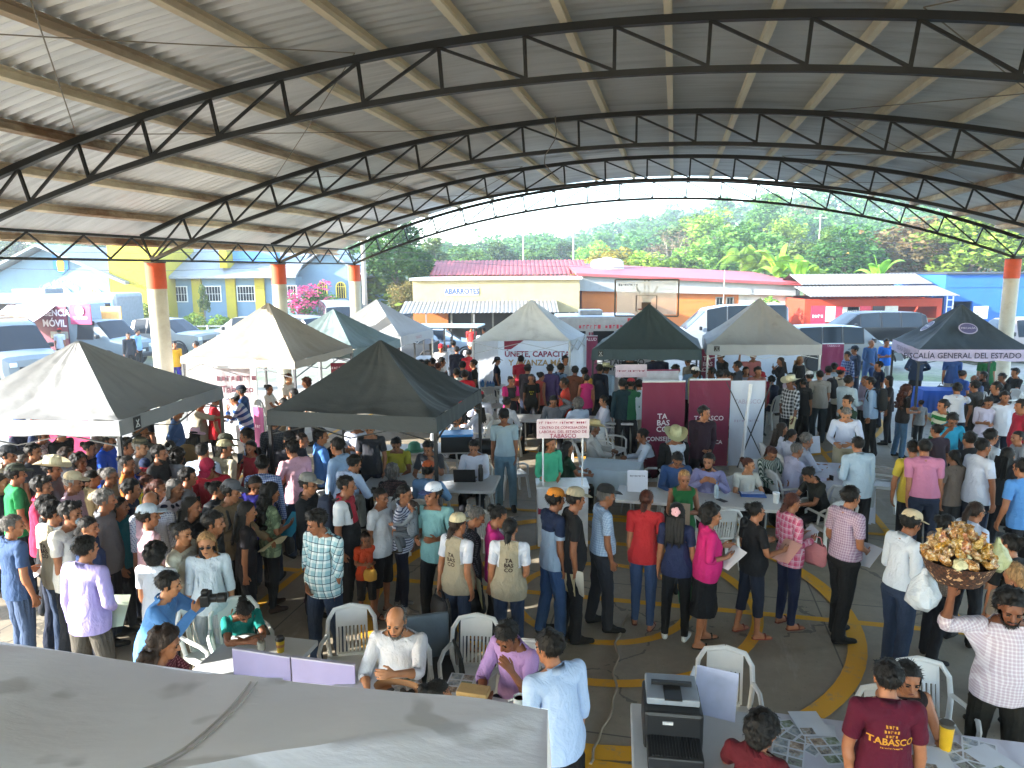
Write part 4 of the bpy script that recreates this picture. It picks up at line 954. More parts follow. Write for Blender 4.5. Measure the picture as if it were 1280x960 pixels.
    t = thing('blue_tarp_roof', 'small bright blue sheet roof beside the grey water tank', 'shelter', (xx(778, 51), 51, 0)); corrug(t, 'roof', -.9, .9, -.6, zz(341, 51), .8, zz(337, 51), plain('#2f72b8', .5)); [B().bar((s*.85, .1, 0), (s*.85, .1, zz(339, 51)), .06).build('post', plain('#666', .6), t) for s in (-1, 1)]
    # orange red shop and blue building
    Y = 42.0; t, w = bld('red_front_shop', 'orange red shop with a rusty grey corrugated roof and a serving hatch', 1005, 1176, Y)
    redp = stained('#a8351a', '#782b1a', .3, 1, .8, .1, 'red_plaster'); ev, rg = zz(374, Y-1.6), zz(346, Y+2.6); tp = zz(377, Y)
    xh0, xh1 = xx(1122, Y)-t.location.x, xx(1170, Y)-t.location.x; zh0, zh1 = zz(402, Y), zz(387, Y)
    b = B(); b.box(((-w/2+xh0)/2, .1, tp/2), (xh0+w/2, .2, tp)); b.box(((xh0+xh1)/2, .1, (zh1+tp)/2), (xh1-xh0, .2, tp-zh1)); b.box(((xh0+xh1)/2, .1, zh0/2), (xh1-xh0, .2, zh0)); b.box(((xh1+w/2)/2, .1, tp/2), (w/2-xh1, .2, tp)); b.box((0, 6, tp/2), (w, .2, tp)); b.box((-w/2+.1, 3.05, tp/2), (.2, 5.7, tp)); b.box((w/2-.1, 3.05, tp/2), (.2, 5.7, tp)); b.build('wall', redp, t)
    B().box(((xh0+xh1)/2, -.12, zh0), (xh1-xh0+.3, .45, .06)).build('counter', plain('#7a5a3a', .6), t)
    zinc = stained('#6f6c65', '#56463a', .7, .8, .6, .05, 'rusty_zinc'); 
    lo = corrug(t, 'roof', -w/2-.35, w/2, -1.6, ev, .9, zz(361, Y+.9), zinc, n=3); corrug(t, 'upper_roof', -w/2+.15, w/2, .95, zz(360, Y+.95)+.05, 3.0, rg, zinc, n=3); corrug(t, 'back_roof', -w/2+.15, w/2, 6.6, zz(370, Y), 3.0, rg, zinc, n=2)
    def sgn(px0, px1, py0, py1, col, txt=None, tc='#ffffff', nm='advert_panel', sz=.28):
        x0, x1 = xx(px0, Y)-t.location.x, xx(px1, Y)-t.location.x; z1, z0 = zz(py0, Y), zz(py1, Y)
        p = B().box(((x0+x1)/2, -.025, (z0+z1)/2), (x1-x0, .05, z1-z0)).build(nm, plain(col, .45), t)
        if txt: lettering(txt, sz, plain(tc, .5), p, ((x0+x1)/2, -.052, (z0+z1)/2), bold=.02, line=.9)
    sgn(1013, 1031, 385, 411, '#c22a45', '~4', sz=.30); sgn(1031, 1043, 386, 405, '#c9cfd6', '~7', '#5a5a66', sz=.10); sgn(1043, 1052, 386, 405, '#c22a45'); sgn(1052, 1073, 387, 401, '#b7b9b4'); sgn(1058, 1072, 387, 398, '#2b3f80', '~5', sz=.2); sgn(1074, 1087, 386, 399, '#c0304c', '~4', sz=.2); sgn(1090, 1104, 386, 399, '#2a2226', '~4', '#e9c9c9', sz=.2); sgn(1105, 1121, 386, 401, '#b7b9b4')
    Y = 42.4; t, w = bld('blue_building', 'bright blue flat fronted building with a dark open doorway beside the red shop', 1178, 1330, Y)
    blu = stained('#1b559e', '#153f78', .4, .7, .8, .1, 'blue_plaster'); tp = zz(347, Y)
    dx0, dx1 = xx(1189, Y)-t.location.x, xx(1214, Y)-t.location.x; dz = zz(381, Y)
    b = B(); b.box(((-w/2+dx0)/2, .1, tp/2), (dx0+w/2, .2, tp)); b.box(((dx0+dx1)/2, .1, (dz+tp)/2), (dx1-dx0, .2, tp-dz)); b.box(((dx1+w/2)/2, .1, tp/2), (w/2-dx1, .2, tp)); b.box((0, 6, tp/2), (w, .2, tp)); b.box((-w/2+.1, 3, tp/2), (.2, 5.6, tp)); b.box((w/2-.1, 3, tp/2), (.2, 5.6, tp)); b.build('wall', blu, t)
    B().box((0, 3, tp+.04), (w+.2, 6.4, .08)).build('roof', plain('#2a2d33', .7), t); B().box((0, -.02, zz(363, Y)), (w-.1, .035, .07)).build('ledge', blu, t)
    p = B().box((xx(1224, Y)-t.location.x, -.05, zz(395, Y)), (.85, .06, .75)).build('notice_board', plain('#d5d3c8', .6), t); lettering('~2 5\n5', .14, plain('#8a7a5a', .6), p, (xx(1224, Y)-t.location.x, -.082, zz(395, Y)))
    b = B(); x = dx0-.25
    for s in (-.18, .18): b.bar((x+s, -.12, .0), (x+s, -.12, 2.3), .06)
    for k in range(5): b.bar((x-.18, -.12, .4+k*.42), (x+.18, -.12, .4+k*.42), .05)
    b.build('white_rack', plain('#cfd2d4', .5), t)
# ---------------------------------------------------------------- vegetation
def leafmat(c1, c2, c3, name='leaves'):
    g = NT(name); co = g.coord(); n = g.noise(.55, 4, co, .6); n2 = g.noise(5, 2, co); oi = g.t.nodes.new('ShaderNodeObjectInfo')
    c = g.ramp(g.math('ADD', g.math('MULTIPLY', n, .75), g.math('MULTIPLY', n2, .25)), [(.30, lin(c1)[:3]), (.5, lin(c2)[:3]), (.72, lin(c3)[:3])])
    h = g.n('ShaderNodeHueSaturation', Color=c); g.l(g.math('ADD', .47, g.math('MULTIPLY', oi.outputs['Random'], .05)), h.inputs['Hue']); g.l(g.math('ADD', .75, g.math('MULTIPLY', oi.outputs['Random'], .5)), h.inputs['Value'])
    g.set(Base_Color=h.outputs[0], Roughness=.6); g.b.inputs['Specular IOR Level'].default_value = .25
    tr = g.n('ShaderNodeBsdfTranslucent'); g.l(h.outputs[0], tr.inputs[0]); mx = g.n('ShaderNodeMixShader'); mx.inputs[0].default_value = .35; g.l(g.b.outputs[0], mx.inputs[1]); g.l(tr.outputs[0], mx.inputs[2]); g.l(mx.outputs[0], g.out.inputs[0])
    return g.m
def leaf_quads(C, size, rng, aspect=.55, flat=.35):
    n = len(C); d = rng.normal(size=(n, 3)); d[:, 2] *= flat; d /= np.linalg.norm(d, axis=1, keepdims=True)
    s = np.cross(d, rng.normal(size=(n, 3))); s /= np.linalg.norm(s, axis=1, keepdims=True); sz = size*rng.uniform(.6, 1.4, (n, 1))
    a, b = d*sz*.5, s*sz*.5*aspect
    V = np.stack([C-a, C+b*1.0, C+a, C-b*1.0], 1).reshape(-1, 3); T = np.arange(n*4).reshape(-1, 4); return V, T
def crown_pts(rng, rad, n, clumps, cr, low=-.5):
    K = rng.normal(size=(clumps*3, 3)); K /= np.linalg.norm(K, axis=1, keepdims=True); K = K[K[:, 2] > low][:clumps]; K *= rng.uniform(.55, 1.0, (len(K), 1)); K = K*np.array(rad)
    w = rng.uniform(.5, 1.5, len(K)); idx = rng.choice(len(K), n, p=w/w.sum()); q = rng.normal(size=(n, 3)); q /= np.linalg.norm(q, axis=1, keepdims=True); q *= rng.uniform(.25, 1, (n, 1))**.5
    return K[idx]+q*np.array([cr, cr, cr*.7])*w[idx][:, None], K
TREE = {}
def make_tree_protos():
    bark = stained('#5d5145', '#37302a', .6, 3, .9, .4, 'bark'); pale = stained('#8c8372', '#5c5347', .6, 3, .9, .3, 'pale_bark')
    G = {'mid': leafmat('#263f14', '#47672a', '#7d9a45'), 'light': leafmat('#3f5f1a', '#6a8a30', '#a3b84c'), 'dark': leafmat('#1b2f12', '#33501f', '#567335'), 'olive': leafmat('#5a5a24', '#80772e', '#b39a3e'), 'brown': leafmat('#4f4a34', '#6d6347', '#8d7f5c'), 'rust': leafmat('#46502a', '#665c34', '#8c6c40')}
    def tree(key, seed, rad, th, n, cl, cr, leaf, m, br=7, tr=.2, bk=bark, low=-.5):
        rng = np.random.default_rng(seed); C, K = crown_pts(rng, rad, n, cl, cr, low); C[:, 2] += th; K[:, 2] += th; V, T = leaf_quads(C, leaf, rng)
        cme = bpy.data.meshes.new('crown'); o = fast_mesh('crown', V, T, G[m], None, None, False); cme = o.data; bpy.data.objects.remove(o)
        b = B(); b.tube([(0, 0, -1.0), (.05*th*.2, 0, th*.35), (.1, .1, th*.75), (0, 0, th*1.0)], [tr, tr*.8, tr*.6, tr*.35], 8)
        for k in K[rng.choice(len(K), min(br, len(K)), replace=False)]: s = np.array([.05, .05, th*rng.uniform(.5, .85)]); b.tube([s, (s+k)/2+np.array([0, 0, -.15]), k], [tr*.4, tr*.25, tr*.08], 5)
        o = b.build('trunk', bk, None, smooth=True); tm = o.data; bpy.data.objects.remove(o); TREE[key] = (tm, cme)
    tree('broad', 1, (3.6, 3.4, 2.9), 5.6, 5200, 34, 1.15, .42, 'mid'); tree('round', 2, (3.0, 3.0, 2.6), 4.4, 4600, 28, 1.0, .38, 'light'); tree('dark', 3, (3.1, 3.0, 3.6), 6.2, 5200, 36, 1.05, .38, 'dark')
    tree('tall', 4, (2.3, 2.3, 4.0), 7.6, 4600, 34, .9, .36, 'mid', tr=.18); tree('olive', 5, (2.8, 2.8, 2.0), 4.6, 4200, 26, .9, .34, 'olive'); tree('bare', 6, (3.0, 3.0, 3.0), 5.2, 2200, 40, .9, .22, 'brown', br=26, bk=pale); tree('airy', 7, (3.0, 3.0, 3.3), 6.5, 3000, 26, 1.0, .34, 'light', br=14, bk=pale); tree('rust', 8, (3.8, 3.4, 2.8), 5.0, 5000, 34, 1.1, .36, 'rust'); tree('bush', 9, (1.5, 1.4, 1.1), .9, 1900, 16, .55, .22, 'light', tr=.06); tree('pinkbush', 10, (1.25, 1.1, 1.0), 1.3, 2300, 18, .45, .15, 'mid', tr=.05)
    # palm and banana
    rng = np.random.default_rng(21)
    def fronds(n, L, wd, rise, droop, rows, seed, broad=False):
        r = np.random.default_rng(seed); V = []; T = []
        for k in range(n):
            a = 2.399*k+r.uniform(-.2, .2); el = rise*(1-.75*k/n)+r.uniform(-.1, .1); d = np.array([math.cos(a), math.sin(a)]); l = L*r.uniform(.8, 1.1); prev = None
            for i in range(rows+1):
                f = i/rows; x = l*f*math.cos(el); z = l*f*math.sin(el)-droop*l*f*f; p = np.array([d[0]*x, d[1]*x, z]); sd = np.array([-d[1], d[0], 0])
                w = wd*(math.sin(math.pi*min(1, f*.92+.08))**.6 if broad else 1); ridge = p+np.array([0, 0, .0])
                if broad:
                    b = len(V); V += [p-sd*w+np.array([0, 0, -.12*w*2]), p, p+sd*w+np.array([0, 0, -.12*w*2])]
                    if i: T += [(b-3, b-2, b+1, b), (b-2, b-1, b+2, b+1)]
                elif 0 < i:
                    for s in (-1, 1):
                        b = len(V); ln = w*math.sin(math.pi*(.15+.8*f)); tip = p+sd*s*ln+np.array([d[0], d[1], 0])*ln*.5+np.array([0, 0, -.45*ln]); e = np.array([d[0], d[1], 0])*.055; V += [p-e, p+e, tip+e*.3, tip-e*.3]; T.append((b, b+1, b+2, b+3))
        return np.array(V), np.array(T)
    for key, args, th, tr, m in (('palm', (17, 3.0, .8, 1.25, .75, 22, 3, False), 3.6, .16, G['light']), ('banana', (9, 2.6, .33, 1.35, .55, 9, 5, True), 1.7, .14, leafmat('#4f7a1e', '#74a02e', '#a9c85a'))):
        V, T = fronds(*args); V[:, 2] += th; o = fast_mesh('crown', V, T, m, None, None, False); cme = o.data; bpy.data.objects.remove(o)
        o = B().tube([(0, 0, -.5), (.08, 0, th*.5), (0, 0, th+.05)], [tr*1.25, tr, tr*.85], 9).build('trunk', pale, None, smooth=True); tm = o.data; bpy.data.objects.remove(o); TREE[key] = (tm, cme)
    V0, T0 = TREE['pinkbush'][1], None
def plant(key, x, Y, h, rz, name, label, group, base=None, scale_xy=1.0, cat='tree', crownname='crown'):
    tm, cm = TREE[key]; z = hill(x, Y)-.1 if base is None else base
    nat = max(v.co.z for v in cm.vertices) if ('nat', key) not in TREE else TREE[('nat', key)]; TREE[('nat', key)] = nat; s = h/nat
    t = thing(name, label, cat, (x, Y, z), rz, group)
    for nm, me in (('trunk', tm), (crownname, cm)):
        o = link(bpy.data.objects.new(nm, me), t); o.scale = (s*scale_xy, s*scale_xy, s)
    return t
def vegetation():
    make_tree_protos()
    # (kind, centre pixel x, crown top pixel y, depth, label)
    L = [('dark', 492, 262, 50, 'tall dark evergreen tree with a bare pole-like trunk right of the third pillar', 1.0), ('tall', 545, 296, 66, 'slim mid green tree behind the grocery shop awning end', 1.1),
     ('broad', 590, 306, 75, 'bushy green tree behind the left end of the red tiled roof', 1.2), ('dark', 622, 302, 82, 'bluish dark tree above the middle of the red tiled roof', 1.1), ('broad', 672, 305, 85, 'leafy green tree beside the tall white mast behind the tiled roof', 1.2),
     ('dark', 705, 301, 95, 'dark rounded tree between the mast and the utility pole', 1.2), ('round', 742, 300, 92, 'small pale tree right of the utility pole', 1.0), ('olive', 771, 306, 60, 'round yellow-olive tree right behind the grey water tank', 1.2), ('round', 812, 312, 58, 'short bright green tree above the basketball backboard', 1.2),
     ('bare', 842, 285, 78, 'greyish brown half-bare tree above the right of the backboard', 1.15), ('broad', 868, 268, 92, 'large green tree on the lower hillside over the warehouse roof', 1.3), ('airy', 908, 258, 80, 'light green spreading tree in the middle of the hillside', 1.3), ('broad', 938, 275, 66, 'dense green tree behind the far end of the warehouse', 1.2),
     ('tall', 962, 240, 95, 'tallest tree on the ridge reaching the pavilion truss', 1.1), ('airy', 985, 268, 74, 'airy pale tree with a visible light trunk beside the ridge', 1.0), ('dark', 1062, 280, 58, 'flat topped dark green tree behind the red fronted shop', 1.25), ('tall', 1040, 282, 62, 'narrow green tree between banana plants and the flat topped tree', .9),
     ('airy', 1110, 285, 64, 'pale yellow-green tree behind the red shop roof', 1.1), ('rust', 1165, 270, 60, 'broad tree flushed with rust coloured leaves behind the blue building', 1.35), ('rust', 1135, 290, 72, 'smaller rust tinged tree behind the red shop', 1.1), ('round', 1222, 262, 56, 'bright yellow-green tree right of the rust coloured tree', 1.25),
     ('broad', 1262, 262, 58, 'green tree behind the far right pillar', 1.2), ('olive', 1090, 300, 70, 'low olive tree behind the middle of the red shop', 1.0), ('broad', 1010, 300, 62, 'green tree directly behind the banana plants', 1.1), ('bare', 1000, 250, 120, 'bare pale tree high on the hillside', 1.0),
     ('dark', 20, 290, 90, 'dark hillside tree behind the gabled hall left slope', 1.5), ('broad', 75, 285, 95, 'green hillside tree behind the gabled hall peak', 1.5), ('dark', 118, 288, 85, 'dark tree behind the gabled hall right slope', 1.4), ('round', 520, 318, 55, 'bright green low tree beside the grocery shop corner', 1.2), ('bush', 478, 335, 52, 'leafy bush at the foot of the dark evergreen', 1.5), ('rust', 508, 348, 49, 'reddish green shrub beside the cream grocery shop', .8),
     ('round', 885, 300, 70, 'bright green tree rising just behind the red warehouse roof', 1.2), ('broad', 850, 318, 60, 'round green tree touching the warehouse roof edge', 1.1)]
    for i, (k, px, py, Y, lb, sc) in enumerate(L):
        p = at_y(px, py, Y); z = hill(p[0], Y)-.1; plant(k, p[0], Y, max(2.2, p[2]-z), i*1.7, 'bush' if k == 'bush' else 'tree', lb, 'trees behind the buildings', scale_xy=sc*(1 if k != 'bush' else 1), cat='tree')
    for i, (px, py, Y, lb) in enumerate([(928, 306, 57, 'palm with drooping yellow-green fronds over the warehouse end'), (948, 316, 56, 'lower palm beside the first drooping palm')]):
        p = at_y(px, py, Y); plant('palm', p[0], Y, p[2]-hill(p[0], Y)+.1, i*2, 'palm_tree', lb, 'palms and banana plants', scale_xy=.62, cat='palm')
    for i, (px, py, Y, lb) in enumerate([(975, 304, 51, 'banana plant with tall upright bright leaves behind the warehouse corner'), (1000, 318, 50, 'second banana plant with arching leaves next to the red shop'), (1100, 318, 52, 'banana plant rising behind the red shop roof'), (1020, 330, 50.5, 'low banana plant at the red shop corner')]):
        p = at_y(px, py, Y); plant('banana', p[0], Y, p[2]-hill(p[0], Y)+.1, i*1.3, 'banana_plant', lb, 'palms and banana plants', scale_xy=.62, cat='banana plant')
    # small plants by the street
    for px, py, Y, lb, k in ((253, 355, 44, 'thin young tree trained up a stake by the classroom wing', 'tall'), (178, 378, 44.5, 'round green bush against the yellow block', 'bush'), (244, 390, 43, 'grassy shrub at the foot of the young tree', 'bush'), (952, 370, 42, 'small leafy shrub in front of the white warehouse annex', 'bush'), (272, 392, 43, 'pale green shrub on the grass verge', 'bush')):
        p = at_y(px, py, Y); plant(k, p[0], Y, p[2]+.1, px, 'young_tree' if k == 'tall' else 'shrub', lb, None, base=-.1, scale_xy=.45 if k == 'tall' else 1.0, cat='shrub' if k == 'bush' else 'tree')
    pk = leafmat('#8e2f56', '#c9507e', '#e391a8', 'blossom'); t = plant('pinkbush', xx(395, 46), 46, zz(357, 46)+.1, 0, 'bougainvillea', 'pink flowering bougainvillea in front of the arched window chapel', None, base=-.1, scale_xy=1.1, cat='shrub')
    rng = np.random.default_rng(5); C, K = crown_pts(rng, (1.3, 1.1, 1.0), 900, 18, .45, -.2); C[:, 2] += 1.5; V, T = leaf_quads(C, .15, rng); o = fast_mesh('blossom', V, T, pk, t, None, False); s = t.children[1].scale[2]; o.scale = (s*1.12, s*1.12, s*1.02)
    # far wood on the hills: one mass
    rng = np.random.default_rng(11); Vs = []; Ts = []; off = 0
    for i in range(1500):
        y = 95*math.exp(rng.uniform(0, 1.75)); x = rng.uniform(-.95, .95)*y
        if abs(x) < .0: continue
        h = rng.uniform(4.5, 9.0)*(.92 if x < 25 else 1); r = h*rng.uniform(.32, .5); big = max(.5, y/230); C, K = crown_pts(rng, (r, r, h*.38), int(190 if y < 180 else 100), 9, r*.48, -.4); C[:, 2] += h*.62+hill(x, y); C[:, 0] += x; C[:, 1] += y
        V, T = leaf_quads(C, 1.0*big+.25, rng, .7); Vs.append(V); Ts.append(T+off); off += len(V)
    g = leafmat('#1f3515', '#3a5a24', '#6d8b42', 'far_leaves'); stuff(fast_mesh('forest', np.concatenate(Vs), np.concatenate(Ts), g, None, None, False))
    # poles and masts
    wood = stained('#8d877c', '#5f594f', .5, 2, .85, .1, 'concrete_pole')
    for px, py, Y, r, lb, arms in ((654, 265, 70, .10, 'tall thin white mast rising behind the tiled roof house', 0), (717, 287, 78, .14, 'grey utility pole with a crossarm between far trees', 1), (770, 0, 0, 0, '', 0), (454, 318, 43, .17, 'pale concrete utility pole just right of the third pillar', 1), (1026, 268, 84, .12, 'utility pole on the hillside behind the banana plants', 1), (906, 337, 44, .04, 'thin metal pole leaning over the warehouse roof', 0)):
        if not lb: continue
        p = at_y(px, py, Y); z = hill(p[0], Y)-.1; t = thing('utility_pole' if arms else 'mast', lb, 'pole', (p[0], Y, z)); hh = p[2]-z if px != 454 else 7.2
        B().cyl((0, 0, 0), (.0, 0, hh), r, r*.7, 12).build('pole', wood, t, smooth=True)
        if arms: B().box((0, 0, hh-.4), (1.5, .1, .1)).build('crossarm', wood, t); [B().cyl((x, 0, hh-.35), (x, 0, hh-.18), .05).build('insulator', plain('#4a3f38', .4), t) for x in (-.65, 0, .65)]
    # overhead cables along the street
    for k, (z, sag) in enumerate(((5.6, .5), (5.1, .45), (4.7, .6))):
        pts = [(-34+6.8*i, 40+.9*i*.5, z-sag*math.sin(math.pi*(i % 4)/4 if i % 4 else 0)) for i in range(0, 10)]
        tag(B().tube(pts, .012, 5).build('overhead_cable', plain('#2a2a2a', .6), None), ('topmost', 'middle', 'lowest')[k]+' of three overhead cables sagging in front of the yellow block', 'cable', 'overhead cables')
def world():
    w = bpy.data.worlds.new('World'); SC.world = w; w.use_nodes = True; t = w.node_tree; bg = t.nodes['Background']
    sky = t.nodes.new('ShaderNodeTexSky'); sky.sky_type = 'NISHITA'; sky.sun_disc = False; el, az = SUN
    sky.sun_elevation = R(el); sky.sun_rotation = R(az); sky.air_density = 1.0; sky.dust_density = .5; sky.ozone_density = 1.2; sky.altitude = 50
    t.links.new(sky.outputs[0], bg.inputs[0]); bg.inputs[1].default_value = .15
    l = bpy.data.lights.new('Sun', 'SUN'); l.energy = 2.7; l.angle = R(.5); l.color = (1, .96, .90); o = bpy.data.objects.new('Sun', l); COL.objects.link(o)
    d = Vector((math.sin(R(az))*math.cos(R(el)), math.cos(R(az))*math.cos(R(el)), math.sin(R(el)))); o.rotation_euler = d.to_track_quat('Z', 'Y').to_euler()
SUN = (19, -108)   # elevation, azimuth clockwise from +Y
def haze(dens=.0016):
    g = bpy.data.materials.new('air'); g.use_nodes = True; t = g.node_tree; t.nodes.clear(); o = t.nodes.new('ShaderNodeOutputMaterial'); v = t.nodes.new('ShaderNodeVolumePrincipled'); v.inputs['Color'].default_value = (.80, .88, .95, 1); v.inputs['Density'].default_value = dens; v.inputs['Anisotropy'].default_value = .3; t.links.new(v.outputs[0], o.inputs['Volume'])
    stuff(B().box((0, 300, 27), (1960, 800, 60)).build('haze', g))
def camera():
    c = bpy.data.cameras.new('Camera'); o = bpy.data.objects.new('Camera', c); COL.objects.link(o); o.location = (0, 0, H); o.rotation_mode = 'QUATERNION'; o.rotation_quaternion = (Matrix.Rotation(R(90)-PITCH, 3, 'X')@Matrix.Rotation(ROLL, 3, 'Z')).to_quaternion()
    c.sensor_width = 36; c.lens = 36*F/1280; c.clip_end = 4000; c.clip_start = .05; SC.camera = o
    SC.view_settings.view_transform = 'Standard'; SC.view_settings.look = 'None'; SC.view_settings.exposure = EXPO; SC.view_settings.gamma = 1
    SC.cycles.use_denoising = True; SC.cycles.max_bounces = 9; SC.cycles.diffuse_bounces = 7; SC.cycles.transparent_max_bounces = 12; SC.cycles.caustics_reflective = False; SC.cycles.caustics_refractive = False
EXPO = 3.62
# ================================================================= THINGS ON THE COURT AND THE STREET
WHITEP = lambda: plain('#c9cac8', .45, var=.06, name='white_plastic')
def tarp(c, dirt=.35, rough=.75, name='tarpaulin', trans=0.0):
    key = ('tarp', c, dirt, trans)
    if key in _mats: return _mats[key]
    g = NT(name); co = g.coord(); a = lin(c); n = g.noise(1.3, 5, co, .6); w = g.t.nodes.new('ShaderNodeTexWave'); w.inputs['Scale'].default_value = 1.1; w.inputs['Distortion'].default_value = 9; w.inputs['Detail'].default_value = 3; g.l(co, w.inputs[0])
    sp = g.ramp(g.noise(2.6, 3, co, .5), [(.64, (0,0,0)), (.70, (1,1,1))])
    c1 = g.mix(g.math('MULTIPLY', g.ramp(n, [(.45, (0,0,0)), (.75, (1,1,1))]), dirt), a, tuple(k*.62 for k in a[:3])+(1,)); c1 = g.mix(g.math('MULTIPLY', sp, dirt), c1, tuple(k*.55 for k in a[:3])+(1,))
    g.set(Base_Color=c1, Roughness=rough); g.b.inputs['Specular IOR Level'].default_value = .3
    g.bump(g.math('ADD', g.math('MULTIPLY', w.outputs['Fac'], .5), g.math('MULTIPLY', g.noise(11, 4, g.mapping(co, (1, .5, 1))), .6)), .45, .03)
    if trans:
        tr = g.n('ShaderNodeBsdfTranslucent'); tr.inputs[0].default_value = a; mx = g.n('ShaderNodeMixShader'); mx.inputs[0].default_value = trans; g.l(g.b.outputs[0], mx.inputs[1]); g.l(tr.outputs[0], mx.inputs[2]); g.l(mx.outputs[0], g.out.inputs[0])
    _mats[key] = g.m; return g.m
def tent(label, N, Rr, L, peak, z, colour, vh=.24, vcol=None, legcol='#3a3c3e', dirt=.35, sag=.15, group='pop-up canopies on the court', legs=True, trans=.15, seed=0):
    """N near corner, Rr next corner, L other neighbour (ground xy); peak z"""
    N, Rr, L = (np.array([p[0], p[1]], float) for p in (N, Rr, L)); Fc = Rr+L-N; c = (N+Fc)/2; e = Rr-N; rz = math.atan2(e[1], e[0]); ca, sa = math.cos(-rz), math.sin(-rz)
    loc = lambda p: np.array([ca*(p-c)[0]-sa*(p-c)[1], sa*(p-c)[0]+ca*(p-c)[1]])
    t = thing('canopy_tent', label, 'canopy tent', (c[0], c[1], 0), rz, group); Q = [loc(p) for p in (N, Rr, Fc, L)]; n = 20; rng = np.random.default_rng(seed); m = tarp(colour, dirt, trans=trans)
    per = []; 
    for k in range(4):
        for i in range(n): f = i/n; p = Q[k]*(1-f)+Q[(k+1) % 4]*f; per.append((p, math.sin(math.pi*f), k, f))
    rows = []; ph = rng.uniform(0, 6, 8)
    for j in range(19):
        f = j/18; row = []
        for p, s, k, q in per:
            r = 1-f*.985; zf = z+(peak-z)*(f**1.12 if f < .93 else f**1.12)
            wr = .010*math.sin(p[0]*7+ph[k]+f*5)*math.sin(p[1]*6+ph[k+4]-f*7)*(1-f)+.010*math.sin(q*31+ph[k]+2.2*math.sin(f*6+ph[k+4]))*s*math.sin(math.pi*f)**.5+.006*math.sin(q*53+k+f*9)*s*(f > .25)*(1-f)
            sg = s*sag*math.sin(math.pi*min(1, f*1.0))*1.1
            row.append((p[0]*r, p[1]*r, zf-sg*(1-.3*f)+wr*1.6))
        rows.append(row)
    b = B().grid(rows, closed_u=True); 
    cn = b.build('canopy', m, t, smooth=True, fixn=False)
    if vh:
        rows = [[(p[0]*(1+.004*j), p[1]*(1+.004*j), z-vh*j/3+(.018*math.sin(q*22+ph[k]) if j == 3 else 0)*s) for p, s, k, q in per] for j in range(4)]
        rows = [[(x*1.002+.0, y*1.002, zz_) for x, y, zz_ in r] for r in rows]
        B().grid(rows, closed_u=True).build('valance', tarp(vcol or colour, dirt*.6, trans=trans), cn, smooth=True, fixn=False)
    if legs:
        lm = plain(legcol, .45, metal=.3)
        for q in Q: B().box((q[0]*.985, q[1]*.985, z/2-.01), (.045, .045, z-.02)).build('leg', lm, t); 
        b = B()
        for k in range(4):
            p, q = Q[k]*.98, Q[(k+1) % 4]*.98; mdl = (p+q)/2
            for a_, b_ in ((p, mdl), (mdl, q)): b.bar((*a_, z-.06), (*b_, z-.36), .025, .014); b.bar((*a_, z-.36), (*b_, z-.06), .025, .014)
        b.build('scissor_frame', lm, t)
    return dict(t=t, Q=Q, c=c, rz=rz, loc=loc, canopy=cn, z=z)
def emblem_plate(T, side, f, dz, w=.16, h=.18, off=.02):
    """small dark maker's patch on the valance"""
    p, q = T['Q'][side], T['Q'][(side+1) % 4]; d = (q-p)/np.linalg.norm(q-p); nrm = np.array([d[1], -d[0]]); c = p+(q-p)*f+nrm*off
    o = B().box((*c, T['z']+dz), (w, .008, h), rz=math.atan2(d[1], d[0])).build('patch', plain('#17181a', .6), T['canopy']); b = B()
    for s in (-1, 1): b.bar((*(c+nrm*.006+d*s*.04), T['z']+dz-.05), (*(c+nrm*.006-d*s*.03), T['z']+dz+.05), .018, .006)
    b.bar((*(c+nrm*.006-d*.05), T['z']+dz-.05), (*(c+nrm*.006+d*.05), T['z']+dz-.05), .014, .006); b.build('emblem', plain('#c9cccd', .6), o)
def side_text(T, side, s, size, mat, dz, f=.5, off=.025, bold=.02, parent=None, xs=1.0):
    p, q = T['Q'][side], T['Q'][(side+1) % 4]; d = (q-p)/np.linalg.norm(q-p); nrm = np.array([d[1], -d[0]]); c = p+(q-p)*f+nrm*off
    return lettering(s, size, mat, parent or T['canopy'], (c[0], c[1], T['z']+dz), (d[0], d[1], 0), (0, 0, 1), bold=bold, xs=xs)
def wallsheet(T, side, col, z0=.15, inset=.06, f0=0, f1=1):
    p, q = T['Q'][side], T['Q'][(side+1) % 4]; d = (q-p); L = np.linalg.norm(d); n_ = np.array([d[1], -d[0]])/L; rows = []
    for j in range(8):
        f = j/7; rows.append([(*(p+d*(f0+(f1-f0)*k/24)-n_*(inset+.02*math.sin(k*1.3)*f+.01*math.sin(k*2.9+f*4))), T['z']-.02-(T['z']-z0)*f) for k in range(25)])
    return B().grid(rows).build('side_wall', tarp(col, .15, trans=.2), T['t'], smooth=True, fixn=False)
def g2(x, y, z): p = at_z(x, y, z); return p[:2]
def perp(a, b, ln, left=True): d = b-a; d = d/np.linalg.norm(d); return a+(np.array([-d[1], d[0]]) if left else np.array([d[1], -d[0]]))*ln
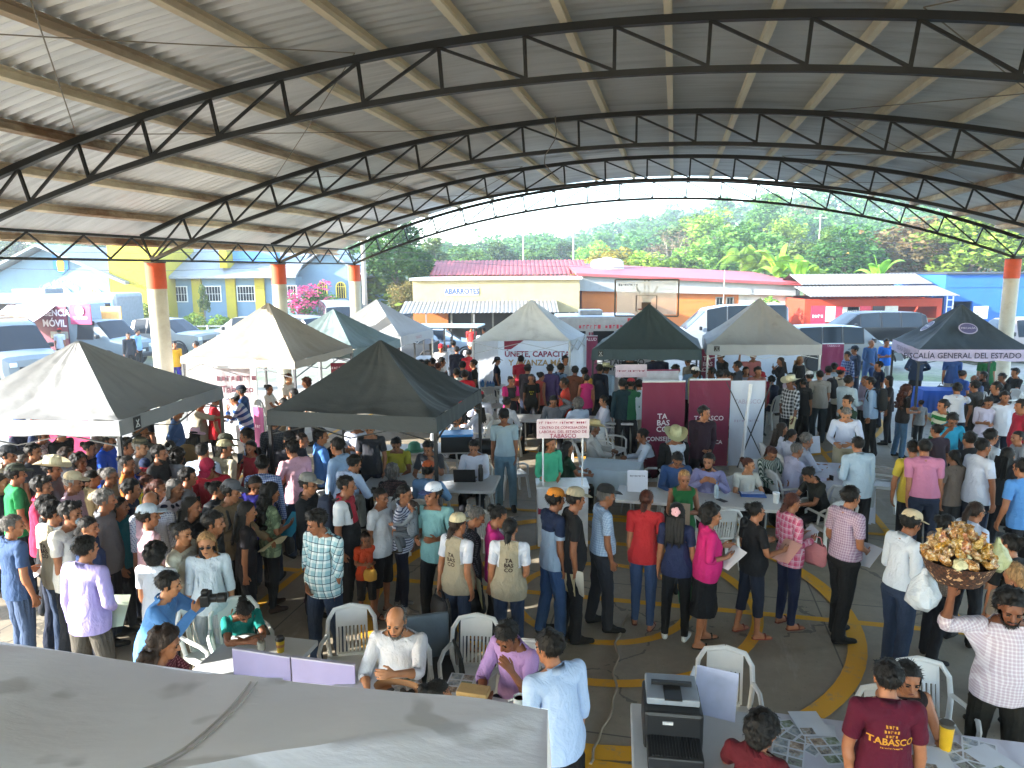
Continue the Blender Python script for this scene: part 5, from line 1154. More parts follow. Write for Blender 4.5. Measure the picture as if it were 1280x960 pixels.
def tents():
    z = 2.05; N, Rr = g2(148, 526, z), g2(277, 483, z); L = perp(N, Rr, 3.0)
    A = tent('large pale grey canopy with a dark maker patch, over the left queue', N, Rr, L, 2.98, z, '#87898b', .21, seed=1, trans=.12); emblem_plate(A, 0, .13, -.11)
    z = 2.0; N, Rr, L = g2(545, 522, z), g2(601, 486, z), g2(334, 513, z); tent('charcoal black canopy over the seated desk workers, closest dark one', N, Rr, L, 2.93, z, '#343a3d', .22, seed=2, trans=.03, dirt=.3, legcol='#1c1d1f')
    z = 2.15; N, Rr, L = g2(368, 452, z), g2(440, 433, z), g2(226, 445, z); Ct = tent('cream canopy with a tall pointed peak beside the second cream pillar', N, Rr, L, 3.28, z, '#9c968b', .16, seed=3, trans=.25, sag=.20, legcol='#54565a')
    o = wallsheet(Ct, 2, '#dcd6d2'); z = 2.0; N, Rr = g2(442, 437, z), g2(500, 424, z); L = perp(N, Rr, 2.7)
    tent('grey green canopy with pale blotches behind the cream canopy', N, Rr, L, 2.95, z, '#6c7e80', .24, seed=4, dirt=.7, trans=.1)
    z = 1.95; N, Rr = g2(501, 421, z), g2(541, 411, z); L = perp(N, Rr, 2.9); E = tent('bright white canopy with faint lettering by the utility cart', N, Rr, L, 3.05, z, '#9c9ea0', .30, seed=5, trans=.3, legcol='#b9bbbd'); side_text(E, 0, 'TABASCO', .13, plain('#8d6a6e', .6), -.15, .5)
    z = 2.1; N, L, Rr = g2(713, 426, z), g2(590, 426, z), g2(733, 418, z); Fc = tent('white canopy whose rear wall reads unete, capacita above the queue', N, Rr, L, 3.17, z, '#dde4ec', .0, seed=6, trans=.22, legcol='#b9bbbd')
    w0 = wallsheet(Fc, 1, '#dbe1e8'); w1 = wallsheet(Fc, 0, '#dbe1e8'); w2 = wallsheet(Fc, 2, '#dbe1e8', z0=.7)
    p, q = Fc['Q'][1], Fc['Q'][2]; d = (p-q)/np.linalg.norm(p-q); nn = np.array([d[1], -d[0]]); mid = (p+q)/2+nn*.16
    def bt(s, size, col, u, zz_): lettering(s, size, plain(col, .6), w0, (mid[0]+d[0]*u, mid[1]+d[1]*u, zz_), (d[0], d[1], 0), (0, 0, 1), bold=.03, maxw=1.95)
    bt('ÚNETE, CAPACITA', .24, '#8d1d3f', -.12, 1.52); bt('Y AVANZA MÁS', .24, '#b08d55', -.12, 1.26)
    B().prism([(0, 0), (.6, 0), (.2, -.28), (0, -.28)], -.004, .004, 'y').build('red_swash', plain('#8d1d3f', .6), w0, loc=(mid[0]-d[0]*1.1, mid[1]-d[1]*1.1, 1.95)).rotation_euler = (0, 0, math.atan2(d[1], d[0]))
    z = 2.1; N, L = g2(740, 437, z), g2(877, 437, z); Rr = L; LL = N+U[:2]*2.7; G = tent('dark green canopy directly below the basketball backboard', N, Rr, LL, 3.12, z, '#33434a', .25, seed=7, trans=.04, legcol='#1e2022'); emblem_plate(G, 0, .08, -.10, .12, .14)
    z = 2.1; N, L = g2(884, 431, z), g2(1027, 431, z); Hh = tent('light grey canopy with a small black patch beside the maroon banners', N, L, N+U[:2]*2.9, 3.2, z, '#a8abb0', .26, seed=8, trans=.12, legcol='#c3c5c6'); emblem_plate(Hh, 0, .085, -.10, .14, .13); wallsheet(Hh, 2, '#ccd6e2')
    z = 2.1; N, L = g2(1149, 437, z), g2(1292, 437, z); I = tent('slate blue canopy with a lavender lettered valance at the court edge', N, L, g2(1116, 424, z), 3.08, z, '#3d4a57', .27, vcol='#a9a3c0', seed=9, trans=.05, legcol='#26282b')
    side_text(I, 0, 'FISCALÍA GENERAL DEL ESTADO DE TABASCO', .185, plain('#27233f', .6), -.145, .60, bold=.012, xs=.98); side_text(I, 3, 'FISCALÍA GENERAL', .16, plain('#6a6684', .6), -.14, .5)
    # round seal lying on the canopy slope
    def seal(side, f, u):
        p, q = I['Q'][side], I['Q'][(side+1) % 4]; m = (p*(1-u)+q*u); pk = np.array([0, 0, 3.08]); e = np.array([*m, 2.1]); d = np.array([*(q-p), 0]); d /= np.linalg.norm(d); up = pk-np.array([*((p+q)/2), 2.1]); up /= np.linalg.norm(up); nr = np.cross(d, up)
        c = e*(1-f)+pk*f+nr*.05; rim = [c+.22*(d*math.cos(a)+up*math.sin(a)*.9) for a in [2*math.pi*k/28 for k in range(28)]]; inn = [c+nr*.006+.19*(d*math.cos(a)+up*math.sin(a)*.9) for a in [2*math.pi*k/28 for k in range(28)]]
        b = B(); b.add(rim, [tuple(range(28))]); o = b.build('round_seal', plain('#b9b6cf', .6), I['canopy']); b = B(); b.add(inn, [tuple(range(28))]); b.build('seal_disc', plain('#5d5a86', .6), o); lettering('FISCALÍA', .085, plain('#d6d3e6', .6), o, c+nr*.008, d, up, bold=.01)
    seal(0, .42, .46); seal(3, .42, .5)
    # close canopy at the lower left corner of the view
    zf = 2.30; N = np.array([.13, 2.53]); L = np.array([-3.35, 3.28]); NR = np.array([-.02, .0]); c4 = L+NR-N
    t = thing('canopy_tent', 'big dusty grey-white canopy top seen from above, with a diagonal seam and smudges', 'canopy tent', ((N[0]+c4[0])/2, (N[1]+c4[1])/2, 0), 0, 'pop-up canopies on the court'); o2 = np.array([t.location.x, t.location.y])
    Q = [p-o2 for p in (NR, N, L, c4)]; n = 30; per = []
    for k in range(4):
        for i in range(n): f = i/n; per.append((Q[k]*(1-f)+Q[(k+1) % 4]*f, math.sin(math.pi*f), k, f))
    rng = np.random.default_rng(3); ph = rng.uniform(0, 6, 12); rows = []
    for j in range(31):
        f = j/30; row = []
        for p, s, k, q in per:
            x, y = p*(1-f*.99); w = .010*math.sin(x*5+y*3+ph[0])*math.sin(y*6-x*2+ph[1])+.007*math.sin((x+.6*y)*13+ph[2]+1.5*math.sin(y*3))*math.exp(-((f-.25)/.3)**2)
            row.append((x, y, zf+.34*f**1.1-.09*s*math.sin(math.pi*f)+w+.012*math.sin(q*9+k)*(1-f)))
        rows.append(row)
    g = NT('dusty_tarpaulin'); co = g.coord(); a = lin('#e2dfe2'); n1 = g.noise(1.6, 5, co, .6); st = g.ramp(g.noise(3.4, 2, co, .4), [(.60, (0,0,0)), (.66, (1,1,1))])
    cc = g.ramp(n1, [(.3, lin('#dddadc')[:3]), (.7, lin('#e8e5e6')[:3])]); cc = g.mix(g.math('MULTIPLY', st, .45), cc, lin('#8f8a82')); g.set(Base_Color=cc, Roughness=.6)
    wv = g.noise(2.6, 5, g.mapping(co, (1, 2.6, 1), (0, 0, .5)), .55); g.bump(g.math('ADD', wv, g.math('MULTIPLY', g.noise(60, 2, co), .03)), .28, .04)
    cn = B().grid(rows, closed_u=True).build('canopy', g.m, t, smooth=True, fixn=False)
    rows2 = [[(p[0]*(1+.002*j), p[1]*(1+.002*j), zf-.22*j/4+.012*math.sin(q*9+k)) for p, s, k, q in per] for j in range(5)]; B().grid(rows2, closed_u=True).build('valance', g.m, cn, smooth=True, fixn=False)
    sm = plain('#bdb8b4', .8); me = cn.data; bv = BVHTree.FromPolygons([tuple(v.co) for v in me.vertices], [tuple(p.vertices) for p in me.polygons])
    pa = at_z(313, 852, 2.3)[:2]-o2; pb = at_z(180, 975, 2.47)[:2]-o2
    for off, r_ in ((0, .0045), (.03, .003)):
        pts = []
        for i in range(25):
            f = i/24; p = pa*(1-f)+pb*f; h_ = bv.ray_cast(Vector((p[0]+off, p[1], 5)), Vector((0, 0, -1)))[0]
            if h_ is not None: pts.append((h_.x, h_.y, h_.z+.002))
        if len(pts) > 2: B().tube(pts, r_, 6).build('seam', sm, cn, smooth=True)
    for q in Q: B().box((q[0]*.985, q[1]*.985, zf/2), (.05, .05, zf-.03)).build('leg', plain('#3d3f42', .5), t)
# ---------------------------------------------------------------- furniture
CH = {}
def chair_proto():
    m = WHITEP(); t = thing('plastic_chair', 'white plastic chair', 'chair', (0, -60, 0), 0, 'white plastic chairs'); 
    rows = [[(-.215+.43*i/8, -.20+.42*j/8, .43-.014*math.sin(math.pi*i/8)*math.sin(math.pi*j/8)-(.03*(j/8)**6)) for i in range(9)] for j in range(9)]; lo = [[(x, y, z-.02) for x, y, z in r] for r in rows]
    b = B().grid(rows); b.grid(lo); b.bar((-.215, -.2, .42), (-.215, .22, .41), .03, .05); b.bar((.215, -.2, .42), (.215, .22, .41), .03, .05); b.bar((-.2, .21, .40), (.2, .21, .40), .04, .04); b.build('seat', m, t, smooth=True)
    b = B(); W_ = []
    def bp(x, z): return np.array([x, -.205-(z-.43)*.24-.03*(1-(x/.25)**2)+.03, z])
    for s in (-1, 1): b.tube([bp(s*.205, .43), bp(s*.225, .60), bp(s*.215, .76), bp(s*.16, .845), bp(0, .872)], [.022, .022, .021, .022, .024], 8)
    for k in range(7): x = -.105+.035*k; b.bar(bp(x, .45), bp(x, .70), .020, .012, up=(0, 1, 0))
    rows = [[bp(-.135+.27*i/8, .69+.17*j/4)+np.array([0, .006, 0]) for i in range(9)] for j in range(5)]; b.grid(rows); b.grid([[p+np.array([0, -.014, 0]) for p in r] for r in rows]); b.bar(bp(-.13, .44), bp(.13, .44), .03, .03)
    for s in (-1, 1): b.bar(bp(s*.135, .44), bp(s*.135, .85), .022, .014, up=(0, 1, 0))
    b.build('backrest', m, t, smooth=True)
    for s in (-1, 1):
        B().tube([bp(s*.225, .63), (s*.265, -.05, .645), (s*.27, .13, .64), (s*.255, .20, .60), (s*.235, .21, .42)], .019, 7).build('armrest', m, t, smooth=True)
        B().bar((s*.205, .195, .43), (s*.245, .245, 0), .045, .035).build('leg', m, t); B().bar((s*.20, -.19, .43), (s*.235, -.27, 0), .045, .035).build('leg', m, t)
    CH['p'] = t; CH['used'] = False
def chair(x, y, face, label):
    rz = R(face-90)
    if not CH['used']: CH['used'] = True; t = CH['p']; t.location = (x, y, 0); t.rotation_euler = (0, 0, rz); t['label'] = label; return t
    return dup(CH['p'], (x, y, 0), rz, label)
TABP = {}
def table(label, P, Q, depth, h=.74, cloth=None, near=True, skirt=.0, name='folding_table', group='folding tables'):
    """P->Q one long edge (world xy); depth extends to the right-hand side of P->Q"""
    P, Q = np.asarray(P, float), np.asarray(Q, float); d = Q-P; L = np.linalg.norm(d); d = d/L; n_ = np.array([d[1], -d[0]]); c = (P+Q)/2+n_*depth/2; rz = math.atan2(d[1], d[0]); t = thing(name, label, 'table', (c[0], c[1], 0), rz, group)
    B().box((0, 0, h-.025), (L, depth, .05)).build('tabletop', stained('#c4c6c6', '#9a978f', .3, 2, .5, .05, 'table_plastic'), t, bevel=.014); lg = plain('#8d9092', .4, metal=.5)
    for sx in (-1, 1):
        for sy in (-1, 1): B().cyl((sx*(L/2-.25), sy*(depth/2-.08), 0), (sx*(L/2-.22), sy*(depth/2-.10), h-.05), .014, n=8).build('leg', lg, t)
        B().bar((sx*(L/2-.25), -(depth/2-.08), .12), (sx*(L/2-.25), depth/2-.08, .12), .02).build('stretcher', lg, t)
    if cloth:
        o = thing('tablecloth', cloth[1], 'tablecloth', (c[0], c[1], h), rz); m = tarp(cloth[0], .1, name='cloth'); rows = []; nx = 40
        per = [(-L/2+L*i/nx, -depth/2) for i in range(nx)]+[(L/2, -depth/2+depth*i/12) for i in range(12)]+[(L/2-L*i/nx, depth/2) for i in range(nx)]+[(-L/2, depth/2-depth*i/12) for i in range(12)]
        for j in range(6):
            f = j/5; rows.append([(x*(1+.03/L+(.03*math.sin(k*1.1)+.02)*f/L*2), y*(1+.03/depth+(.05*math.sin(k*1.1)+.03)*f), .004-skirt*f) for k, (x, y) in enumerate(per)])
        rows = [[(x*.02, y*.02, .006) for x, y in per], [(x*.99, y*.98, .006) for x, y in per]]+rows; b = B().grid(rows, closed_u=True); e = b.build('cloth', m, o, smooth=True, fixn=False)
    return t, c, rz
def banner(label, px0, px1, pytop, Y, col, lines, tcol='#e8dfe2', z0=.05, rz=0, zt=None, name='rollup_banner', stand=True, back=False, texts=None, group=None, yb=None):
    x0, x1 = xx(px0, Y, pytop), xx(px1, Y, pytop); w = (x1-x0)/math.cos(rz); zt = zt or zz(pytop, Y); t = thing(name, label, 'banner', ((x0+x1)/2, Y, 0), rz, group); g = tarp(col, .12, .5, name='vinyl')
    rows = [[(-w/2+w*i/10, .012*math.sin(i*.9+j*.4)*.6, z0+.06+(zt-z0-.06)*j/8) for i in range(11)] for j in range(9)]; p = B().grid(rows); p.grid([[(x, y+.006, z) for x, y, z in r] for r in rows]); o = p.build('printed_sheet', g, t, smooth=True)
    if stand:
        B().box((0, .03, z0+.035), (w+.04, .16, .07)).build('base_case', plain('#9a9c9e', .35, metal=.7), t); B().bar((0, .045, z0+.07), (0, .045, zt), .02).build('support_pole', plain('#9a9c9e', .35, metal=.7), t); B().box((0, 0.003, zt+.01), (w, .03, .03)).build('top_rail', plain('#b0b2b3', .35, metal=.7), t)
    for s, sz, u, zc, c2 in (texts or []): lettering(s, sz, plain(c2 or tcol, .6), o, (u, -.016, zc), bold=.02, maxw=w*.88)
    return t
def tabasco_block(zc, s=.18, u=0.0, col=None): return [('TA', s, u-.12, zc+.2, col), ('BAS', s, u-.08, zc, col), ('CO', s, u-.12, zc-.2, col)]
def photo(i):
    k = ('photo', i)
    if k in _mats: return _mats[k]
    g = NT('photo_print'); co = g.coord(); n = g.noise(11+2*i, 5, co, .7); c = [('#4a4640', '#8d9aa3', '#c0bcb3'), ('#3f4a38', '#7d8a6d', '#b3bec6'), ('#5a4638', '#a08c76', '#c9c5bd'), ('#3a4046', '#968a7c', '#a9bac3'), ('#33302c', '#8a8a84', '#5a7a5a')][i]
    g.set(Base_Color=g.ramp(n, [(.36, lin(c[0])[:3]), (.5, lin(c[1])[:3]), (.62, lin(c[2])[:3])]), Roughness=.35); _mats[k] = g.m; return g.m
def furniture():
    chair_proto()
    # bottom row tables
    e0, e1 = g2(436, 836, .74), g2(668, 880, .74); T1 = table('white folding table with a woven tray before the man in the white shirt', e0, e1, .76)
    e0, e1 = g2(296, 789, .74), g2(398, 800, .74); table('white folding table with the yellow black-lidded cup where the girl rests her head', e0, e1, .72)
    e0, e1 = g2(788, 878, .74), g2(888, 886, .74); d = (e1-e0)/np.linalg.norm(e1-e0); table('bare white folding table under the black printer', e0, e0+d*.92, 1.1)
    e2 = e0+d*.97; e3 = g2(1284, 931, .74); table('long folding table under the white cloth with photo sheets', e2, e3, .80, cloth=('#bfc0cb', 'white cloth strewn with photo sheets before the maroon polo man'), skirt=.35)
    # middle row
    e0, e1 = g2(774, 606, .74), g2(972, 618, .74); table('long white table where the blue and lavender shirted men sit writing', e0, e1, .72)
    e0, e1 = g2(735, 572, .74), g2(803, 577, .74); table('small table under pale blue cloth between the straw hat man and the maroon vest man', e0, e1, .70, cloth=('#b7cbd8', 'pale blue cloth hanging over the small table beside the conciliation stand'), skirt=.45)
    e0, e1 = g2(470, 590, .74), g2(626, 594, .74); table('white table with the open laptop under the charcoal canopy', e0, e1, .85)
    e0, e1 = g2(462, 556, .74), g2(600, 552, .74); table('white table holding the blue-lidded crate behind the seated men', e0, e1, .7)
    e0, e1 = g2(998, 577, .74), g2(1062, 580, .74); table('wide clothed table where the white shirted group sits', e0, e1, 1.5, cloth=('#c3c8d6', 'white cloth with pale blue sheet under the leaning white shirted man'), skirt=.5)
    e0, e1 = g2(645, 517, .74), g2(792, 521, .74); table('long white table in front of the standing queue, behind the conciliation stand', e0, e1, .7)
    e0, e1 = g2(255, 521, .74), g2(318, 524, .74); table('white clothed table under the bending man in the blue white jacket', e0, e1, .7, cloth=('#cfd0d2', 'white cloth on the table beside the pink roll-up banner'), skirt=.6)
    e0, e1 = g2(1143, 483, .74), g2(1190, 484, .74); table('table under bright blue cloth below the slate blue canopy', e0, e1, .7, cloth=('#2457b4', 'bright blue cloth on the table below the slate blue canopy'), skirt=.6)
    e0, e1 = g2(940, 492, .74), g2(990, 495, .74); table('small grey white table left of the checked straw hat man', e0, e1, .6)
    e0, e1 = g2(598, 480, .74), g2(632, 480, .74); table('small table with blue packs beside the white chairs', e0, e1, .6)
    # empty chairs seen in the photo
    for px, py, f, lb in ((437, 776, -80, 'empty white plastic chair by the man seated in the white shirt'), (590, 790, -95, 'empty white plastic chair between the wheelchair and the lilac shirted man'), (268, 760, -30, 'white plastic chair beside the girl resting on the table'), (908, 834, -105, 'empty white plastic chair behind the black printer'), (1168, 850, -100, 'white plastic chair behind the woman in the black headband'),
                          (764, 534, -40, 'white plastic chair back beside the grey shirted straw hat man'), (1040, 618, 100, 'white plastic chair behind the boy in the black shirt'), (1102, 572, 150, 'white folding chair carried past by the pink shirted man'), (612, 628, 60, 'empty white plastic chair at the end of the laptop table'), (898, 628, 95, 'white plastic chair tucked under the long writing table'),
                          (610, 478, -60, 'white plastic chair beside the small table with blue packs'), (618, 486, -60, 'second white plastic chair beside the small table with blue packs'), (640, 560, 20, 'white plastic chair just behind the standing man in grey blue'), (420, 606, 80, 'white chair back below the seated lavender shirted man')):
        p = at_z(px, py, .87); chair(p[0], p[1], f, lb)
    # banners
    tb = lambda zc, s, c: tabasco_block(zc, s, 0, c)
    Y = at_z(830, 592, 0)[1]; zt = zz(479, Y); sc_ = 1
    banner('maroon banner with white TABASCO block, the one behind the maroon vest man', 803, 857, 479, Y, '#6d1739', None, texts=[('TA', .15, -.02, zz(522, Y), '#d8cdd2'), ('BAS', .15, .0, zz(530, Y), '#d8cdd2'), ('CO', .15, -.02, zz(538, Y), '#d8cdd2'), ('CONSEJERÍA', .12, 0, zz(550, Y), '#d8cdd2')])
    banner('maroon banner directly behind the standing man in the dark wine shirt', 862, 913, 477, Y+.1, '#6a1638', None, texts=[('TABASCO', .13, .0, zz(526, Y), '#c9bcc2'), ('JURÍDICA', .11, .05, zz(556, Y), '#d8cdd2')])
    t = banner('white banner with faint lettering and an X shaped stand, right of the maroon pair', 914, 957, 478, Y+.15, '#bcc3d2', None, stand=False, texts=[('TABASCO', .12, 0, zz(506, Y), '#a9a3b6'), ('~10', .09, 0, zz(530, Y), '#a9a3b6')])
    b = B(); hw = .45
    b.bar((-hw, -.05, zz(480, Y)), (hw*.9, -.10, .1), .018); b.bar((hw, -.05, zz(480, Y)), (-hw*.4, -.10, .1), .018); b.build('cross_brace', plain('#2a2c30', .5), t); B().tube([(.02, -.09, zz(483, Y)), (-.05, -.12, zz(530, Y)), (-.12, -.14, .1)], .035, 8).build('white_pole', plain('#d5d7da', .5), t)
    Y = at_z(322, 594, 0)[1]; banner('pink magenta roll-up banner seen nearly edge-on beside the woman with the phone', 313, 331, 506, Y, '#a84a7c', None, rz=R(-38), texts=[('~3', .12, 0, 1.0, '#e4c9d8')])
    Y = 12.6; banner('bright pink banner hung behind the queue under the grey canopy', 8, 110, 521, Y, '#c23b68', None, stand=False, z0=.5, name='hanging_banner', texts=[('~9', .3, -.1, zz(534, Y), '#dba0a6')])
    Y = at_z(1041, 478, 0)[1]; banner('short maroon banner with a pale swirl beside the right leg of the light grey canopy', 1028, 1055, 433, Y, '#7d1a47', None, texts=[('TABASCO', .1, 0, 1.3, '#c79ab0')])
    Y = 22.2; banner('maroon striped health banner between the white and dark green canopies', 729, 747, 421, Y, '#8a3350', None, texts=[('SALUD', .14, 0, zz(425, Y), '#e6d6da')])
    Y = 21.0; banner('white backdrop with dark TABASCO lettering under the dark green canopy', 757, 826, 449, Y, '#cfcdd2', None, stand=False, name='backdrop_banner', texts=[('TABASCO', .24, -.2, zz(454, Y), '#2a2a30'), ('~2 6', .2, -.2, zz(462, Y), '#2a2a30')])
    Y = 20.4; banner('maroon TABASCO banner at the left leg of the light grey canopy', 876, 894, 438, Y, '#7a1b42', None, texts=[('TA', .17, -.03, zz(450, Y), '#d9c3cd'), ('BAS', .17, 0, zz(457, Y), '#d9c3cd'), ('CO', .17, -.03, zz(464, Y), '#d9c3cd')])
    Y = at_z(429, 470, 1.9)[1]; Y = 16.0; t = banner('small maroon sign hanging from the edge of the cream canopy', 413, 443, 452, Y, '#7a1b34', None, stand=False, z0=zz(469, Y)-.06, name='hanging_sign', texts=[('~9', .1, 0, zz(458, Y), '#d9c3cd'), ('TABASCO', .09, 0, zz(464, Y), '#d9c3cd')])
    B().bar((-.2, 0, zz(452, Y)), (-.2, 0, 2.1), .01).build('cord', plain('#999', .6), t); B().bar((.2, 0, zz(452, Y)), (.2, 0, 2.1), .01).build('cord', plain('#999', .6), t)
    Y = 15.7; t = banner('pale printed banner behind the navy capped men by the white table', 256, 312, 458, Y, '#a0969a', None, stand=False, z0=.5, name='backdrop_banner', texts=[('~8', .22, .2, zz(470, Y), '#5d3440'), ('Tabasco', .22, .2, zz(484, Y), '#5d3440')])
    # white kiosk panel above the maroon pair
    Y = 16.9; t = thing('display_panel', 'white display panel with a thin pink top edge just above the left maroon banner', 'panel', (xx(828, Y), Y, 0)); B().box((0, 0, zz(472, Y)), (.85, .03, zz(464, Y)-zz(480, Y))).build('panel', plain('#c7c9d2', .5), t); B().box((0, -.006, zz(464, Y)), (.87, .04, .035)).build('top_edge', plain('#8a2a50', .5), t); [B().bar((s*.38, .0, 0), (s*.38, .0, zz(480, Y)), .03).build('leg', plain('#999', .5), t) for s in (-1, 1)]
    # conciliation stands
    def stand(label, px0, px1, pyt, pyb, pybox, pybot, rows, col='#c9b9bf'):
        Y = at_z((px0+px1)/2, pybot, 0)[1]; x0, x1 = xx(px0, Y, pyt), xx(px1, Y, pyt); w = x1-x0; t = thing('info_stand', label, 'promotion stand', ((x0+x1)/2, Y, 0), 0, 'promotion stands'); zb = zz(pybox, Y)
        B().box((0, .22, zb/2), (w*.98, .44, zb-.01)).build('counter', plain('#c9ccd0', .5), t, bevel=.01); B().box((0, .22, zb+.012), (w*1.02, .47, .022)).build('counter_top', plain('#d6d8da', .4), t)
        z1, z0 = zz(pyt, Y), zz(pyb, Y); s = B().box((0, .05, (z1+z0)/2), (w, .035, z1-z0)).build('header_sign', plain(col, .5), t)
        for sg in (-1, 1): B().cyl((sg*w*.38, .07, zb+.02), (sg*w*.38, .07, z0+.05), .013, n=8).build('support_pole', plain('#d2d4d6', .35), t)
        for s_, sz, f in rows: lettering(s_, sz, plain('#8a1f42', .6), s, (0, .03, z0+(z1-z0)*f), bold=.015, maxw=w*.9)
        return t, Y, w, zb
    t, Y, w, zb = stand('promotion stand lettered Centro de Conciliación Laboral, in front of the woman in green', 671, 737, 525, 549, 611, 684, [('~2 6 7 5', .055, .82), ('CENTRO DE CONCILIACIÓN', .085, .56), ('LABORAL DEL ESTADO DE', .085, .34), ('TABASCO', .085, .12)])
    lettering('~3', .16, plain('#8a1f42', .6), t.children[0], (-w*.3, -.004, zb*.62), bold=.02); lettering('~11', .09, plain('#6a3044', .6), t.children[0], (0, -.004, zb*.35))
    stand('plain white promotion stand with a blank pale header, in front of the dark green canopy', 770, 809, 457, 473, 519, 552, [('~6 2 8', .08, .5)], '#c6b7c4')
    # things on the front tables
    def on(px, py, z=.74): return at_z(px, py, z)
    p = on(845, 925); t = thing('printer', 'bulky black laser printer with a grey top tray and an open front cassette', 'printer', (p[0]-.02, p[1]+.08, .74), R(-8)); bk = plain('#1b1d20', .4, var=.1)
    B().box((0, 0, .14), (.40, .40, .28)).build('body', bk, t, bevel=.025); B().prism([(-.18, -.12), (.18, -.12), (.18, .20), (-.18, .20)], .285, .335).build('top_tray', plain('#7f8790', .45), t, bevel=.012)
    B().box((0, -.05, .338), (.12, .17, .012)).build('output_slot', plain('#0c0d0f', .5), t); B().box((0, .06, .345), (.28, .03, .03)).build('roller_bar', plain('#1a1b1d', .5), t); B().box((0, -.30, .06), (.36, .26, .10)).build('paper_cassette', bk, t, bevel=.012); b = B(); [b.box((-.15+.02*k, -.30, .113), (.008, .22, .006)) for k in range(16)]; b.build('cassette_ribs', plain('#26282b', .5), t); B().box((-.04, -.205, .21), (.07, .01, .02)).build('label_plate', plain('#b9bcc0', .4), t)
    p = on(905, 905); t = thing('paper_stack_holder', 'white document leaflet propped up in a stand beside the printer', 'document stand', (p[0], p[1]+.12, .74), R(-25)); B().box((-.03, 0, .16), (.30, .012, .34), rot=rot('x', -.35)).build('sheet', plain('#a9aec6', .6), t); B().box((-.20, -.02, .16), (.012, .14, .30)).build('holder', plain('#d0d3d8', .3), t)
    p = on(1181, 938); t = thing('tumbler', 'tall yellow tumbler with a dark lid on the photo strewn table', 'tumbler', (p[0], p[1], .745)); B().lathe([(0, 0), (.033, 0), (.036, .02), (.046, .17), (.047, .185), (.0, .185)], n=24).build('cup', plain('#c79a1e', .35), t, smooth=True); B().lathe([(.049, .183), (.049, .20), (.042, .206), (.0, .206)], n=24).build('lid', plain('#5d5a52', .3, metal=.5), t, smooth=True)
    p = on(351, 815); t = thing('takeaway_cup', 'yellow cup with a black lid on the girl\'s table', 'cup', (p[0], p[1], .745)); B().lathe([(0, 0), (.03, 0), (.038, .11), (0, .11)], n=20).build('cup', plain('#c3a51f', .4), t, smooth=True); B().lathe([(.0315, .03), (.0365, .075), (.036, .075), (.0315, .03)], n=20).build('sleeve', plain('#a3704a', .6), t, smooth=True); B().lathe([(.040, .108), (.041, .12), (.034, .126), (.03, .14), (0, .14)], n=20).build('lid', plain('#191a1b', .4), t, smooth=True)
    p = on(327, 813); t = thing('pen_jar', 'small clear jar of pens next to the yellow cup', 'jar', (p[0], p[1], .745)); B().lathe([(.03, 0), (.035, .01), (.035, .075), (.03, .08)], n=18).build('jar', plain('#8c8f86', .2), t, smooth=True); b = B(); [b.bar((.01*math.cos(k), .01*math.sin(k), .01), (.028*math.cos(k*2), .028*math.sin(k*2), .12), .006) for k in range(6)]; b.build('pens', plain('#4a3c2c', .5), t)
    # pair of foam sign boards standing on the table edge
    for i, (a, b_, ya, yb_) in enumerate(((290, 362, 812, 823), (364, 443, 823, 833))):
        Y = 5.33-.10*i; xa, xb = xx(a, Y, ya), xx(b_, Y, yb_); za = zz(ya, Y, a); zb_ = zz(yb_, Y, b_); L = xb-xa; t = thing('sign_board', ('lavender foam board sign seen from behind, end beside the girl', 'lavender foam board sign seen from behind, next to the white paper')[i], 'sign board', (xa, Y, 0), 0, 'foam board signs'); B().prism([(0, za-.40), (L, zb_-.40), (L, zb_), (0, za)], 0, .025, 'y').build('board', plain('#9f95bb', .6, var=.05), t); B().prism([(0, za), (L, zb_), (L, zb_+.012), (0, za+.012)], -.004, .029, 'y').build('edge_strip', plain('#b9b4c4', .5), t)
        for s in (.06, L-.06): B().bar((s, .012, 0), (s, .012, za-.39), .03).build('leg', plain('#8d9092', .5), t)
    p = on(475, 853); t = thing('paper_sheet', 'white paper with handwritten OK on the table by the woven tray', 'paper', (p[0], p[1], .745), R(-17)); s = B().box((0, 0, .003), (.30, .36, .004)).build('sheet', plain('#c9ccd6', .6, var=.04), t); lettering('OK', .15, plain('#1c1c22', .6), s, (.05, .04, .0055), (.4, .9, 0), (-.9, .4, 0), bold=.0)
    p = on(498, 868); t = thing('woven_tray', 'oval woven cane tray with dark trinkets on the white table', 'tray', (p[0], p[1], .745), R(-17)); ws = straw('#9a6a3c'); B().lathe([(.0, .0), (.17, .0), (.20, .05), (.205, .055), (.195, .05), (.165, .012), (0, .012)], n=32, sx=1, sy=.55).build('tray', ws, t, smooth=True); b = B(); rr = random.Random(4); [b.box((rr.uniform(-.12, .12), rr.uniform(-.05, .05), .02), (.05, .03, .012), rz=rr.uniform(0, 3)) for k in range(14)]; b.build('trinkets', plain('#1d1b1a', .5), t)
    p = on(592, 880); t = thing('wooden_box', 'pale wooden keepsake box with rounded end beside the seated woman', 'box', (p[0], p[1]+.02, .745), R(-14)); B().box((0, 0, .055), (.24, .13, .11)).build('box', stained('#b99a63', '#8a6a3c', .4, 6, .5), t, bevel=.008); B().lathe([(0, -.012), (.075, -.012), (.078, 0), (.075, .012), (0, .012)], c=(.13, 0, .055), n=20, sx=.2, sy=1).build('end_cap', plain('#7d4a22', .5), t); B().box((.02, -.073, .05), (.05, .006, .03)).build('clasp', plain('#6a4a2a', .4), t)
